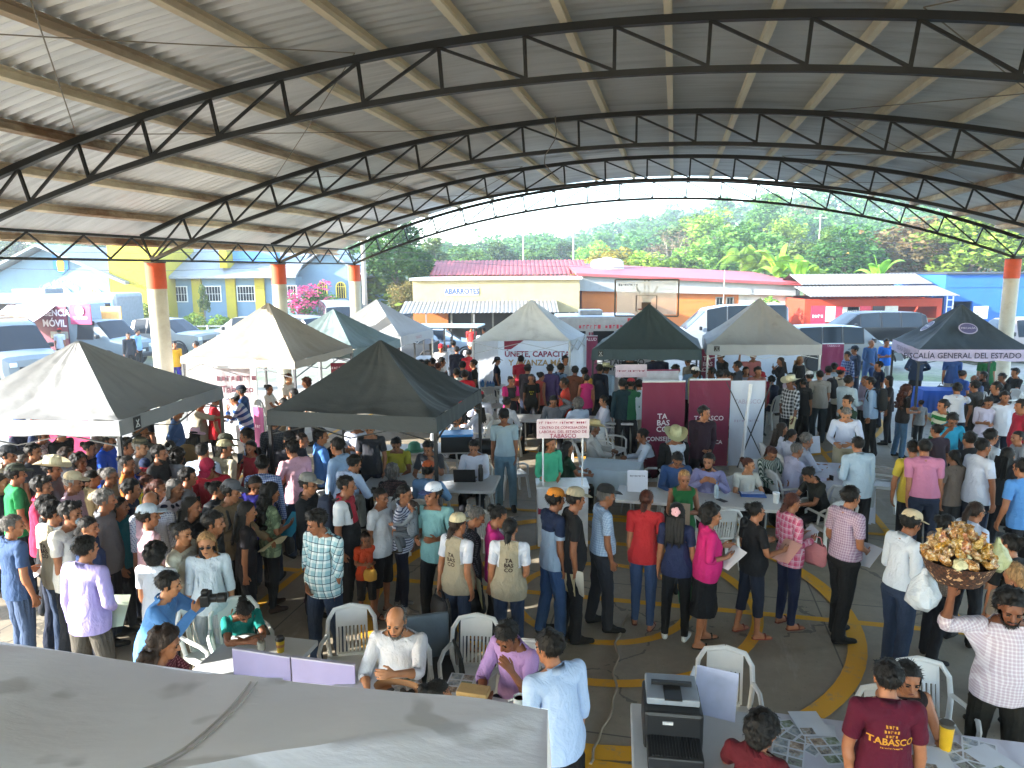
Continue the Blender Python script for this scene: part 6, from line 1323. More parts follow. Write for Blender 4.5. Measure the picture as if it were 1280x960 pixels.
    p = on(650, 890); t = thing('mug', 'white tin mug with red drink at the table end', 'mug', (p[0], p[1], .745)); B().lathe([(0, 0), (.045, 0), (.05, .12), (.046, .12), (.042, .10), (0, .10)], n=22).build('mug', plain('#cdd0cf', .3), t, smooth=True); B().tube([(-.048, 0, .10), (-.085, 0, .09), (-.085, 0, .04), (-.046, 0, .03)], .008, 6).build('handle', plain('#cdd0cf', .3), t, smooth=True); B().lathe([(0, .102), (.042, .102)], n=22).build('drink', plain('#a3332a', .3), t)
    rr = random.Random(9); k = 0
    for px, py, rz in ((985, 915, 10), (1005, 925, 40), (1025, 918, -20), (1200, 945, 15), (1225, 940, -30), (1242, 950, 20), (985, 940, -25), (1040, 938, 5), (1168, 950, -15), (575, 855, -10), (505, 852, 20), (1012, 905, 0)):
        p = on(px, py, .752); t = thing('photo_sheet', 'printed sheet of small photographs lying flat on a table', 'photo sheet', (p[0], p[1], .748+.001*k), R(rz), 'photo sheets on the tables'); k += 1; s = B().box((0, 0, 0), (.21, .28, .0008)).build('sheet', plain('#c3c9d0', .5, var=.05), t)
        for q in range(6 if k % 3 else 1):
            B().box((-.05+.1*(q % 2), -.09+.09*(q//2), .0008), (.088, .072, .0006)).build('photograph', photo(rr.randrange(5)), s)
    # items in the middle
    p = at_z(572, 563, .74); t = thing('storage_crate', 'black plastic crate with a bright blue lid on the rear table', 'crate', (p[0]-.02, p[1], .74), R(4)); B().prism([(-.28, -.18), (.28, -.18), (.28, .18), (-.28, .18)], 0, .30).build('box', plain('#17191b', .45), t, bevel=.02); B().box((0, 0, .32), (.62, .42, .045)).build('lid', plain('#2b7fc0', .4), t, bevel=.012)
    p = at_z(608, 568, .74); t = thing('duffel_bag', 'black and white duffel bag beside the blue-lidded crate', 'bag', (p[0], p[1], .74), R(5)); b = B(); b.v = []; rows = [[(-.3+.6*i/10, .16*math.cos(a)*(1-.25*(2*i/10-1)**4), .14+.15*math.sin(a)*(1-.25*(2*i/10-1)**4)) for a in [2*math.pi*k_/14 for k_ in range(14)]] for i in range(11)]; b.grid(rows, closed_u=True); b.add(rows[0], [tuple(range(14))]); b.add(rows[-1], [tuple(range(14))]); b.build('bag', plain('#1b1b1d', .7, bump=.3), t, smooth=True); B().tube([(-.12, 0, .29), (-.08, 0, .36), (.08, 0, .36), (.12, 0, .29)], .012, 6).build('handle', plain('#b9bcc0', .6), t)
    p = at_z(518, 563, .74); t = thing('sun_hat', 'mint green sun hat resting on the rear table', 'hat', (p[0], p[1], .74)); B().lathe([(.19, .0), (.17, .02), (.12, .03), (.11, .12), (.07, .16), (0, .17)], n=28).build('hat', straw('#4f9a7d'), t, smooth=True)
    p = at_z(582, 600, .74); t = thing('laptop', 'open dark laptop in front of the white shirted man', 'laptop', (p[0], p[1], .74), R(178)); B().box((0, .0, .01), (.34, .24, .02)).build('base', plain('#1c1e21', .4), t); B().box((0, .17, .12), (.34, .012, .22), rot=rot('x', -.3)).build('screen', plain('#15171a', .35), t)
    p = at_z(601, 601, .74); t = thing('thermos', 'black flask beside the open laptop', 'flask', (p[0], p[1], .74)); B().lathe([(0, 0), (.04, 0), (.04, .19), (.03, .22), (.03, .26), (0, .26)], n=18).build('flask', plain('#16181a', .3), t, smooth=True); B().lathe([(.032, .215), (.034, .25), (0, .27)], n=18).build('cap', plain('#2c2f33', .3), t, smooth=True)
    p = at_z(798, 617, .74); t = thing('paper_notice', 'white printed notice propped on the writing table', 'notice', (p[0], p[1]+.1, .74), R(-8)); B().box((0, 0, .16), (.30, .01, .32), rot=rot('x', -.3)).build('sheet', plain('#c6cbd6', .6, var=.03), t); B().box((0, .08, .12), (.28, .01, .26), rot=rot('x', .35)).build('back_leaf', plain('#b6bbc6', .6), t); lettering('~10', .04, plain('#555b66', .6), t.children[0], (0, -.04, .25), (1, 0, 0), (0, .3, .95))
    p = at_z(1018, 566, .74); t = thing('paper_notice', 'tall printed notice standing on the white clothed table', 'notice', (p[0], p[1], .74), R(10)); B().box((0, 0, .15), (.20, .01, .30), rot=rot('x', -.2)).build('sheet', plain('#b9c0d0', .6, var=.03), t); B().box((0, .06, .12), (.18, .01, .25), rot=rot('x', .3)).build('back_leaf', plain('#a9b0c0', .6), t)
    p = at_z(974, 630, .74); t = thing('foam_cup', 'white foam cup with lid at the right end of the writing table', 'cup', (p[0]-.03, p[1]+.05, .74)); B().lathe([(0, 0), (.035, 0), (.048, .14), (0, .14)], n=20).build('cup', plain('#cfd1d0', .5), t, smooth=True); B().lathe([(.051, .138), (.051, .15), (.0, .155)], n=20).build('lid', plain('#d8d9d8', .3), t, smooth=True)
    p = at_z(895, 622, .74); t = thing('water_bottle', 'clear plastic water bottle before the lavender shirted man', 'bottle', (p[0], p[1], .74)); B().lathe([(0, 0), (.032, 0), (.034, .12), (.03, .17), (.013, .20), (.013, .22), (0, .22)], n=18).build('bottle', plain('#9fb0bb', .12), t, smooth=True); B().lathe([(.015, .212), (.015, .235), (0, .235)], n=14).build('cap', plain('#2b6fb0', .4), t)
    p = at_z(942, 620, .74); t = thing('blue_folder', 'bright blue folder open before the woman with reddish hair', 'folder', (p[0], p[1]+.05, .745), R(-10)); B().box((0, 0, .004), (.36, .26, .008)).build('cover', plain('#2b5fb5', .5), t); B().box((0, 0.1, .012), (.32, .20, .006), rz=.1).build('paper', plain('#b3bfdc', .6), t)
    p = at_z(904, 628, .74); t = thing('phone', 'black phone face down on the writing table', 'phone', (p[0], p[1]+.06, .745), R(30)); B().box((0, 0, .005), (.075, .15, .009)).build('case', plain('#17181a', .3), t, bevel=.003); B().box((.02, .05, .0105), (.025, .025, .002)).build('camera_bump', plain('#2a2c30', .2), t)
    for px, py, lb, c in ((566, 500, 'pack of blue bottles on the small back table', '#2b6fb0'), (610, 498, 'blue bottle pack beside the white chairs', '#2b62a0')):
        p = at_z(px if px > 600 else 606, 484 if px > 600 else 482, .74); t = thing('bottle_pack', lb, 'bottle pack', (p[0]+(.0 if px > 600 else -.2), p[1]-.2, .74)); b = B(); [b.lathe([(0, 0), (.035, 0), (.035, .15), (.013, .2), (0, .2)], c=(.075*i, .075*j, 0), n=10) for i in range(3) for j in range(2)]; b.build('bottles', plain(c, .3), t, smooth=True); B().box((.075, .037, .08), (.235, .16, .09)).build('wrap', plain('#5d8fbd', .25), t)
    # cable on the floor
    pts = [at_z(x, y, .012) for x, y in ((784, 762), (781, 775), (775, 790), (770, 803), (772, 822), (767, 842), (770, 862), (765, 885), (757, 905), (748, 920), (744, 935), (738, 955))]
    sm = []
    for i in range(len(pts)-1): sm += [pts[i]+(pts[i+1]-pts[i])*k/4+np.array([.012*math.sin((i*4+k)*.9), 0, 0]) for k in range(4)]
    tag(B().tube(sm+[pts[-1]], .012, 7).build('extension_cable', plain('#8d8270', .6), smooth=True), 'tan extension cable snaking over the court floor between the queue and the close tables', 'cable')
    # wheelchair behind the seated man
    p = at_z(535, 783, .92); t = thing('wheelchair', 'folded back wheelchair with blue grey padded back beside the white shirted man', 'wheelchair', (p[0], p[1]+.05, 0), R(-75-90)); blk = plain('#16181a', .5); B().box((0, -.20, .68), (.42, .05, .46)).build('backrest', plain('#4f5c66', .7, bump=.3), t, bevel=.02); B().box((0, .04, .47), (.42, .44, .05)).build('seat', plain('#23272b', .7), t, bevel=.015)
    for s in (-1, 1):
        w = B().tube([(s*.27, -.05+.29*math.cos(a), .30+.29*math.sin(a)) for a in [2*math.pi*k/28 for k in range(28)]], .018, 6, closed=True).build('wheel', blk, t, smooth=True); b = B(); [b.bar((s*.27, -.05, .30), (s*.27, -.05+.28*math.cos(a), .30+.28*math.sin(a)), .006) for a in [2*math.pi*k/12 for k in range(12)]]; b.build('spokes', plain('#8c8f92', .4, metal=.6), w)
        B().tube([(s*.23, -.22, .45), (s*.23, -.24, .92), (s*.23, -.36, .95)], .014, 7).build('push_handle', blk, t, smooth=True); B().tube([(s*.24, -.2, .66), (s*.24, .2, .66), (s*.24, .22, .2), (s*.2, .34, .1)], .014, 7).build('armrest', blk, t, smooth=True); B().tube([(s*.24, .30+.08*math.cos(a), .08+.08*math.sin(a)) for a in [2*math.pi*k/14 for k in range(14)]], .014, 6, closed=True).build('caster', blk, t)
# ---------------------------------------------------------------- vehicles
def wheel(t, x, y, r, w=.22, rim='#9a9da0'):
    s = 1 if y > 0 else -1; o = B().lathe([(r*.55, -w/2), (r*.9, -w/2), (r, -w*.3), (r, w*.3), (r*.9, w/2), (r*.55, w/2)], n=24).build('wheel', plain('#17171a', .8), t, smooth=True); o.location = (x, y, r); o.rotation_euler = (R(90), 0, 0)
    b = B().lathe([(0, -w*.42), (r*.25, -w*.42), (r*.6, -w*.30), (r*.62, w*.30), (r*.25, w*.42), (0, w*.42)], n=24)
    for k in range(6): a = k*math.pi/3; b.bar((r*.15*math.cos(a), r*.15*math.sin(a), 0), (r*.55*math.cos(a), r*.55*math.sin(a), 0), .06, w*.8, up=(0, 0, 1))
    b.build('rim', plain(rim, .35, metal=.6), o, smooth=True)
def vehicle(name, label, cat, loc, face, st, colour, glass, wheels, wr=.36, grille=True, group='vehicles parked in the street', low='#2a2b2d', lights=True, hl='#c9d2d6'):
    """st: stations along x (front first): x, z bottom, z belt, z roof, half width at belt, half width at roof.  glass: {segment: 's' side / 'w' top face / 'b' both}"""
    t = thing(name, label, cat, loc, R(face), group); pm = plain(colour, .28, var=.03, spec=.3, name='car_paint'); gm = glass_dark('#20282f'); body = B(); n = len(st); rows = []
    for x, zb, zm, zr, wb, wr_ in st: rows.append([(x, -wb*.93, zb), (x, -wb, zb+(zm-zb)*.45), (x, -wb*.985, zm), (x, -wr_, zr-.03), (x, -wr_*.86, zr), (x, 0, zr+.025), (x, wr_*.86, zr), (x, wr_, zr-.03), (x, wb*.985, zm), (x, wb, zb+(zm-zb)*.45), (x, wb*.93, zb)])
    gl = {}
    for i in range(n-1):
        for j in range(10):
            q = [rows[i][j], rows[i][j+1], rows[i+1][j+1], rows[i+1][j]]; k = glass.get(i, '')
            isg = (j in (2, 7) and k in ('s', 'b')) or (j in (3, 4, 5, 6) and k in ('w', 'b'))
            if isg: gl.setdefault(('side', i, j) if j in (2, 7) else ('top', i), []).append(q)
            else: body.add(q, [(0, 1, 2, 3)])
    body.add(rows[0], [tuple(range(11))]); body.add(rows[-1], [tuple(range(11))]); bo = body.build('body', pm, t); me = bo.data; bm = bmesh.new(); bm.from_mesh(me); bmesh.ops.remove_doubles(bm, verts=bm.verts, dist=1e-4); bmesh.ops.recalc_face_normals(bm, faces=bm.faces); bm.to_mesh(me); bm.free(); me.polygons.foreach_set('use_smooth', np.full(len(me.polygons), True)); me.set_sharp_from_angle(angle=R(28))
    for k, qs in gl.items():
        b = B(); [b.add(q, [(0, 1, 2, 3)]) for q in qs]; nm = 'side_window' if k[0] == 'side' else ('windshield' if st[k[1]][3] < st[k[1]+1][3] else 'rear_window'); b.build(nm, gm, t)
        if k[0] == 'side':
            q = np.array(qs[0]); c = q.mean(0); e = B(); r_ = [c+(p-c)*1.03+np.array([0, .004*(1 if c[1] > 0 else -1), 0]) for p in q]
            for a in range(4): e.bar(r_[a], r_[(a+1) % 4], .035, .012, up=(0, 1, 0))
            e.build('window_trim', plain('#1b1c1e', .5), t)
    x0 = st[0][0]; w0 = st[0][4]; zb, zm = st[0][1], st[0][2]
    if lights:
        for s in (-1, 1): B().box((x0-.07, s*w0*.80, zm-.10), (.22, w0*.30, .17)).build('headlight', plain(hl, .15), t, bevel=.03); B().box((st[-1][0]+.03, s*st[-1][4]*.90, (st[-1][1]+st[-1][2])/2+.15), (.12, .14, .30)).build('tail_light', plain('#8d1f1c', .25), t, bevel=.02)
    if grille: B().box((x0-.02, 0, zb+(zm-zb)*.52), (.12, w0*1.15, (zm-zb)*.34)).build('grille', plain('#1c1d1f', .4), t, bevel=.02); B().box((x0+.045, 0, zb+(zm-zb)*.5), (.02, .45, .10)).build('number_plate', plain('#c9c7bf', .4), t)
    B().box((x0-.03, 0, zb+.10), (.24, w0*1.9, .16)).build('bumper', plain(low, .5), t, bevel=.04); B().box((st[-1][0]+.02, 0, zb+.12), (.22, st[-1][4]*1.9, .16)).build('bumper', plain(low, .5), t, bevel=.04)
    for x in wheels:
        for s in (-1, 1):
            wheel(t, x, s*(max(k[4] for k in st)-.11), wr)
            b = B(); W_ = max(k[4] for k in st); pts = [(x+(wr+.06)*math.cos(a), s*(W_+.004), wr+(wr+.06)*math.sin(a)) for a in [math.pi*k/12 for k in range(13)]]; b.tube(pts, .035, 6); b.build('wheel_arch', plain('#141416', .7), t)
    i = next((i for i in glass if glass[i] in 'wb'), None)
    if i is not None:
        for s in (-1, 1): B().box((st[i+1][0]+.25, s*(st[i+1][4]+.14), st[i+1][2]+.12), (.12, .2, .18)).build('mirror', plain('#1b1c1e', .4), t, bevel=.03)
    return t
def S_van(k=1): return [(2.75, .35, .95, .98, .78, .70), (2.62, .33, 1.08, 1.14, .95, .86), (1.95, .33, 1.22, 1.30, 1.0, .92), (1.05, .33, 1.25, 2.15, 1.0, .80), (.95, .33, 1.25, 2.22, 1.0, .80), (.10, .33, 1.25, 2.38, 1.0, .82), (.0, .33, 1.25, 2.38, 1.0, .82), (-1.2, .33, 1.25, 2.42, 1.0, .84), (-1.3, .33, 1.25, 2.42, 1.0, .84), (-2.6, .33, 1.25, 2.42, 1.0, .84), (-2.75, .35, 1.25, 2.30, .97, .80)]
G_van = {2: 'w', 4: 's', 6: 's', 8: 's'}
def S_suv(): return [(2.80, .40, .98, 1.0, .84, .76), (2.68, .38, 1.06, 1.10, .97, .88), (1.55, .38, 1.14, 1.18, 1.01, .92), (.72, .38, 1.16, 1.80, 1.01, .78), (.62, .38, 1.16, 1.84, 1.01, .79), (-.35, .38, 1.16, 1.90, 1.01, .80), (-.45, .38, 1.16, 1.90, 1.01, .80), (-1.35, .38, 1.16, 1.89, 1.01, .80), (-1.45, .38, 1.16, 1.89, 1.01, .80), (-2.45, .38, 1.16, 1.85, 1.0, .79), (-2.72, .40, 1.14, 1.75, .98, .76), (-2.86, .42, 1.10, 1.16, .95, .80)]
G_suv = {2: 'w', 4: 's', 6: 's', 8: 's', 10: 'w'}
def S_pick(): return [(2.75, .45, 1.05, 1.07, .84, .76), (2.62, .43, 1.13, 1.17, .96, .88), (1.60, .43, 1.20, 1.24, .99, .90), (.85, .43, 1.22, 1.80, .99, .76), (.75, .43, 1.22, 1.84, .99, .77), (.0, .43, 1.22, 1.88, .99, .78), (-.1, .43, 1.22, 1.88, .99, .78), (-.75, .43, 1.22, 1.86, .99, .78), (-.95, .43, 1.22, 1.80, .99, .76), (-1.05, .43, 1.22, 1.24, .99, .93), (-2.70, .45, 1.22, 1.24, .97, .92), (-2.78, .47, 1.20, 1.21, .95, .9)]
G_pick = {2: 'w', 4: 's', 6: 's', 8: 'w'}
def S_car(): return [(2.2, .32, .68, .70, .70, .62), (2.1, .28, .78, .82, .86, .78), (1.15, .28, .92, .96, .90, .82), (.45, .28, .95, 1.40, .90, .66), (.35, .28, .95, 1.43, .90, .66), (-.35, .28, .95, 1.46, .90, .67), (-.42, .28, .95, 1.46, .90, .67), (-1.15, .28, .95, 1.40, .90, .65), (-1.75, .30, .95, 1.0, .88, .78), (-2.15, .32, .92, .95, .82, .74), (-2.22, .36, .85, .88, .78, .7)]
G_car = {2: 'w', 4: 's', 6: 's', 7: 'w'}
def ground_at(px, py): return at_z(px, py, -.1)
def vehicles():
    def put(px, py, Y=None):
        if Y: return (xx(px, Y), Y, -.10)
        p = ground_at(px, py); return (p[0], p[1], -.10)
    t = vehicle('delivery_van', 'white high roofed van with a roof rack, facing the grey canopy', 'van', (xx(-2, 27.2, 440), 27.6, -.1), -38, S_van(), '#747c80', G_van, (1.85, -1.75), .36); b = B()
    for y in (-.55, .55): b.bar((1.0, y, 2.36), (-1.8, y, 2.52), .05)
    for x in (.6, -.5, -1.6): b.bar((x, -.6, 2.42+.02*abs(x)), (x, .6, 2.42+.02*abs(x)), .05)
    b.build('roof_rack', plain('#a9876a', .5), t)
    # agency box truck
    Y = 32.0; cx = xx(112, Y, 420); t = vehicle('box_truck', 'white box truck with a maroon service side reading agencia móvil', 'truck', (cx, Y, -.1), -12, [(2.6, .40, 1.0, 1.03, .80, .74), (2.5, .38, 1.1, 1.15, .94, .86), (1.85, .38, 1.25, 1.30, .98, .9), (1.15, .38, 1.28, 2.0, .98, .82), (1.05, .38, 1.28, 2.05, .98, .82), (.25, .38, 1.28, 2.10, .98, .84), (.1, .38, 1.28, 2.75, 1.0, .98), (-2.9, .38, 1.28, 2.75, 1.0, .98)], '#747e82', {2: 'w', 4: 's'}, (1.75, -1.9), .36)
    mar = plain('#6d1737', .5); b = B().box((-1.25, -1.03, 1.75), (2.3, .05, 1.9)).build('maroon_side', mar, t); lettering('AGENCIA', .38, plain('#e6dcdf', .5), b, (-.75, -1.06, 2.40), bold=.03); lettering('MÓVIL', .42, plain('#e6dcdf', .5), b, (-.75, -1.06, 1.95), bold=.03)
    B().box((-.55, -1.06, 1.45), (.9, .03, .30)).build('counter_window', plain('#8d8f86', .3), b); p = B().box((.62, -1.04, 2.35), (1.05, .04, .85)).build('emblem_panel', plain('#a02858', .5), t); lettering('TABASCO', .16, plain('#e6d2da', .5), p, (.62, -1.07, 2.2), bold=.02); B().lathe([(0, 0), (.2, 0), (.22, .03), (0, .03)], c=(.62, 0, 0), n=20).build('emblem', plain('#d9b9c6', .5), p, loc=(0, -1.07, 2.5)).rotation_euler = (R(90), 0, 0)
    B().box((1.7, -.5, 2.40), (1.0, .05, .55)).build('ochre_panel', plain('#b98a4a', .6), t); rows = [[(-3.1+2.5*i/20, -1.05-1.5*j/6, 2.75-.75*(j/6)-.05*math.sin(math.pi*j/6)) for i in range(21)] for j in range(7)]
    g = NT('awning_stripes'); sx = g.n('ShaderNodeSeparateXYZ', Vector=g.coord()); k = g.math('LESS_THAN', g.math('FRACT', g.math('MULTIPLY', sx.outputs[0], 3.6)), .28); g.set(Base_Color=g.mix(k, lin('#d3c3c7'), lin('#8e4a5a')), Roughness=.7)
    aw = B().grid(rows).build('awning', g.m, t, fixn=False); B().grid([[(-3.1+2.5*i/40, -2.55, 2.0-.28*j-(.05*abs(math.sin(i*.8)) if j else 0)) for i in range(41)] for j in range(2)]).build('awning_fringe', plain('#a25468', .7), aw); [B().bar((x, -2.52, 0), (x, -2.52, 2.0), .04).build('awning_post', plain('#b9bcbd', .4), t) for x in (-3.05, -.65)]
    # coach behind
    Y = 37.5; t = thing('coach', 'long white and blue coach parked behind the agency truck', 'coach', (xx(70, Y, 400), Y, -.1), R(-3), 'vehicles parked in the street'); wm = plain('#757c80', .35); L = xx(167, Y)-xx(-30, Y); B().box((0, 0, 1.75), (L, 2.4, 2.7)).build('body', wm, t, bevel=.18); B().box((L/2-1.3, -1.205, 2.1), (2.2, .02, 1.4)).build('blue_panel', plain('#5b92c8', .4), t)
    for k in range(5): B().box((-L/2+1.1+k*1.55, -1.21, 2.25), (1.3, .03, .75)).build('side_window', glass_dark(), t)
    for x in (-L/2+1.4, L/2-2.2): [wheel(t, x, s*1.1, .46) for s in (-1, 1)]
    B().box((-.8, 0, 3.2), (1.8, 1.4, .3)).build('roof_unit', plain('#6a6e72', .5), t, bevel=.05)
    vehicle('pickup_truck', 'white pickup truck with its bonnet towards the third pillar, behind the first pillar', 'pickup truck', put(200, 0, 35.5), -14, S_pick(), '#82847f', G_pick, (1.75, -1.75), .40)
    vehicle('pickup_truck', 'white pickup truck half hidden behind the cream canopy peak', 'pickup truck', put(318, 0, 36.5), 172, S_pick(), '#82847f', G_pick, (1.75, -1.75), .40)
    vehicle('station_wagon', 'silver grey estate car parked under the second and third pillar gap', 'car', put(383, 0, 36), -35, S_suv(), '#6d777e', G_suv, (1.75, -1.75), .36); vehicle('minivan', 'white minivan facing the court beside the pink bougainvillea', 'van', put(424, 0, 40.5), -70, S_van(), '#858785', G_van, (1.85, -1.75), .36)
    for px, Y, f, c, lb in ((478, 43, -30, '#a9adb0', 'silver saloon at the head of the street beside the evergreen'), (500, 45.5, -35, '#6f8fa5', 'blue grey saloon behind the silver saloon'), (466, 39.5, 160, '#c9cbc9', 'white saloon just right of the third pillar'), (545, 33, 5, '#9fb0ba', 'pale blue saloon behind the utility cart'), (505, 32, 170, '#2a2f36', 'dark saloon behind the white canopy'), (640, 35, 178, '#b5bcc0', 'silver saloon behind the white canopy peak'), (700, 36, 4, '#c6c8c8', 'white saloon in front of the orange shop posts')): vehicle('parked_car', lb, 'car', put(px, 0, Y), f, S_car(), c, G_car, (1.35, -1.35), .31)
    vehicle('delivery_van', 'white van in front of the orange warehouse wall, beside the light grey canopy', 'van', put(905, 0, 34), 176, S_van(), '#7d8489', G_van, (1.85, -1.75), .36); vehicle('suv', 'long black-blue luxury SUV parked before the red fronted shop', 'SUV', put(1080, 0, 36.2), 181, S_suv(), '#040508', G_suv, (1.75, -1.75), .40)
    vehicle('suv', 'silver SUV parked in front of the long black-blue SUV', 'SUV', put(1052, 0, 29.2), 1, [(x*.82, zb, zm*.96, zr*.94, wb*.92, w_) for x, zb, zm, zr, wb, w_ in S_suv()], '#6d7377', G_suv, (1.42, -1.42), .36); vehicle('parked_car', 'white car with blue tinted windows behind the far right pillar', 'car', put(1275, 0, 31), 178, S_suv(), '#857d7d', G_suv, (1.75, -1.75), .37)
    # white health bus
    Y = 27.5; t = thing('health_bus', 'white mobile health unit with red lettering behind the dark green canopy', 'mobile clinic', (xx(748, Y), Y, -.1), 0, 'vehicles parked in the street'); w = xx(800, Y)-xx(697, Y); zt = zz(396, Y)+.1; bo = B().box((0, 1.1, .45+(zt-.45)/2), (w, 2.2, zt-.45)).build('body', plain('#9ea1a5', .4), t, bevel=.10); lettering('~6 5', .26, plain('#b8344a', .5), bo, (xx(752, Y)-t.location.x, -.01, zz(406, Y)), bold=.03); lettering('SALUD', .42, plain('#7a2238', .5), bo, (xx(728, Y)-t.location.x, -.01, zz(420, Y)+.05), bold=.03)
    B().box((xx(790, Y)-t.location.x, -.01, zz(400, Y)), (.35, .03, .28)).build('red_lamp', plain('#b02a32', .3), t); [B().box((-w/2+.7+k*1.1, -.012, 1.5), (.8, .03, .5)).build('side_window', glass_dark(), t) for k in range(2)]; [wheel(t, x, y, .42) for x in (-w/2+.7, w/2-.7) for y in (.15, 2.05)]; B().box((-.2, 1.1, zt+.1), (.9, .8, .2)).build('roof_unit', plain('#8d9092', .5), t, bevel=.04)
    # utility cart
    Y = 27.0; p = put(560, 0, Y); t = thing('utility_cart', 'open sided utility cart with flat roof behind the people in white', 'utility cart', p, R(-8)); blk = plain('#2a2b2c', .5); b = B()
    for x in (-1.15, 0, 1.15):
        for y in (-.65, .65): b.bar((x, y, .7), (x, y, 2.0), .055)
    for y in (-.65, .65): b.bar((-1.15, y, 2.0), (1.15, y, 2.0), .055)
    b.build('roll_cage', blk, t); B().box((0, 0, 2.04), (2.6, 1.5, .06)).build('roof', plain('#8fa0aa', .4), t, bevel=.02); B().box((0, 0, .62), (2.7, 1.35, .40)).build('body', plain('#3a3f46', .4), t, bevel=.08); B().box((-.3, 0, .92), (.5, 1.2, .16)).build('seat', plain('#1d1f22', .7), t, bevel=.03); B().box((-.55, 0, 1.2), (.12, 1.2, .45)).build('backrest', plain('#1d1f22', .7), t, bevel=.03); [wheel(t, x, y, .34) for x in (-.95, .95) for y in (-.62, .62)]
    # red motorcycle
    p = put(262, 0, 37.0); t = thing('motorcycle', 'red motorcycle parked on the grass verge beside the street', 'motorcycle', p, R(10)); blk = plain('#17181a', .6)
    for x in (-.62, .62):
        w = B().tube([(x+.29*math.cos(a), 0, .30+.29*math.sin(a)) for a in [2*math.pi*k/24 for k in range(24)]], .045, 7, closed=True).build('wheel', blk, t, smooth=True); b = B(); [b.bar((x, 0, .3), (x+.27*math.cos(a), 0, .3+.27*math.sin(a)), .012) for a in [2*math.pi*k/8 for k in range(8)]]; b.build('spokes', plain('#aaa', .4, metal=.6), w)
    rd = plain('#a32026', .35); B().lathe([(0, -.25), (.10, -.2), (.14, 0), (.11, .2), (0, .26)], n=14).build('fuel_tank', rd, t, smooth=True, loc=(.12, 0, .82)).rotation_euler = (0, R(90), 0); B().box((-.35, 0, .82), (.55, .22, .10)).build('seat', blk, t, bevel=.03); B().tube([(.62, 0, .3), (.50, 0, .75), (.42, 0, 1.02)], .03, 7).build('fork', blk, t); B().tube([(.38, -.33, 1.05), (.42, 0, 1.02), (.38, .33, 1.05)], .016, 6).build('handlebar', blk, t); B().box((0, 0, .45), (.42, .25, .30)).build('engine', plain('#4a4b4d', .5), t, bevel=.05); B().box((.68, 0, .63), (.36, .12, .03)).build('mudguard', rd, t); B().box((-.66, 0, .68), (.40, .14, .05)).build('tail_cowl', rd, t)
    # white rail fence at the verge
    a, b_ = put(170, 0, 40.5), put(345, 0, 41.5); t = thing('rail_fence', 'low white rail fence along the grass verge before the classroom wing', 'fence', ((a[0]+b_[0])/2, 41, -.1)); L = b_[0]-a[0]; [B().box((0, 0, z), (L, .06, .08)).build('rail', plain('#82847f', .5), t) for z in (.55, 1.05)]; [B().box((-L/2+L*k/6, .0, .55), (.10, .10, 1.1)).build('post', plain('#c9cbc9', .5), t) for k in range(7)]
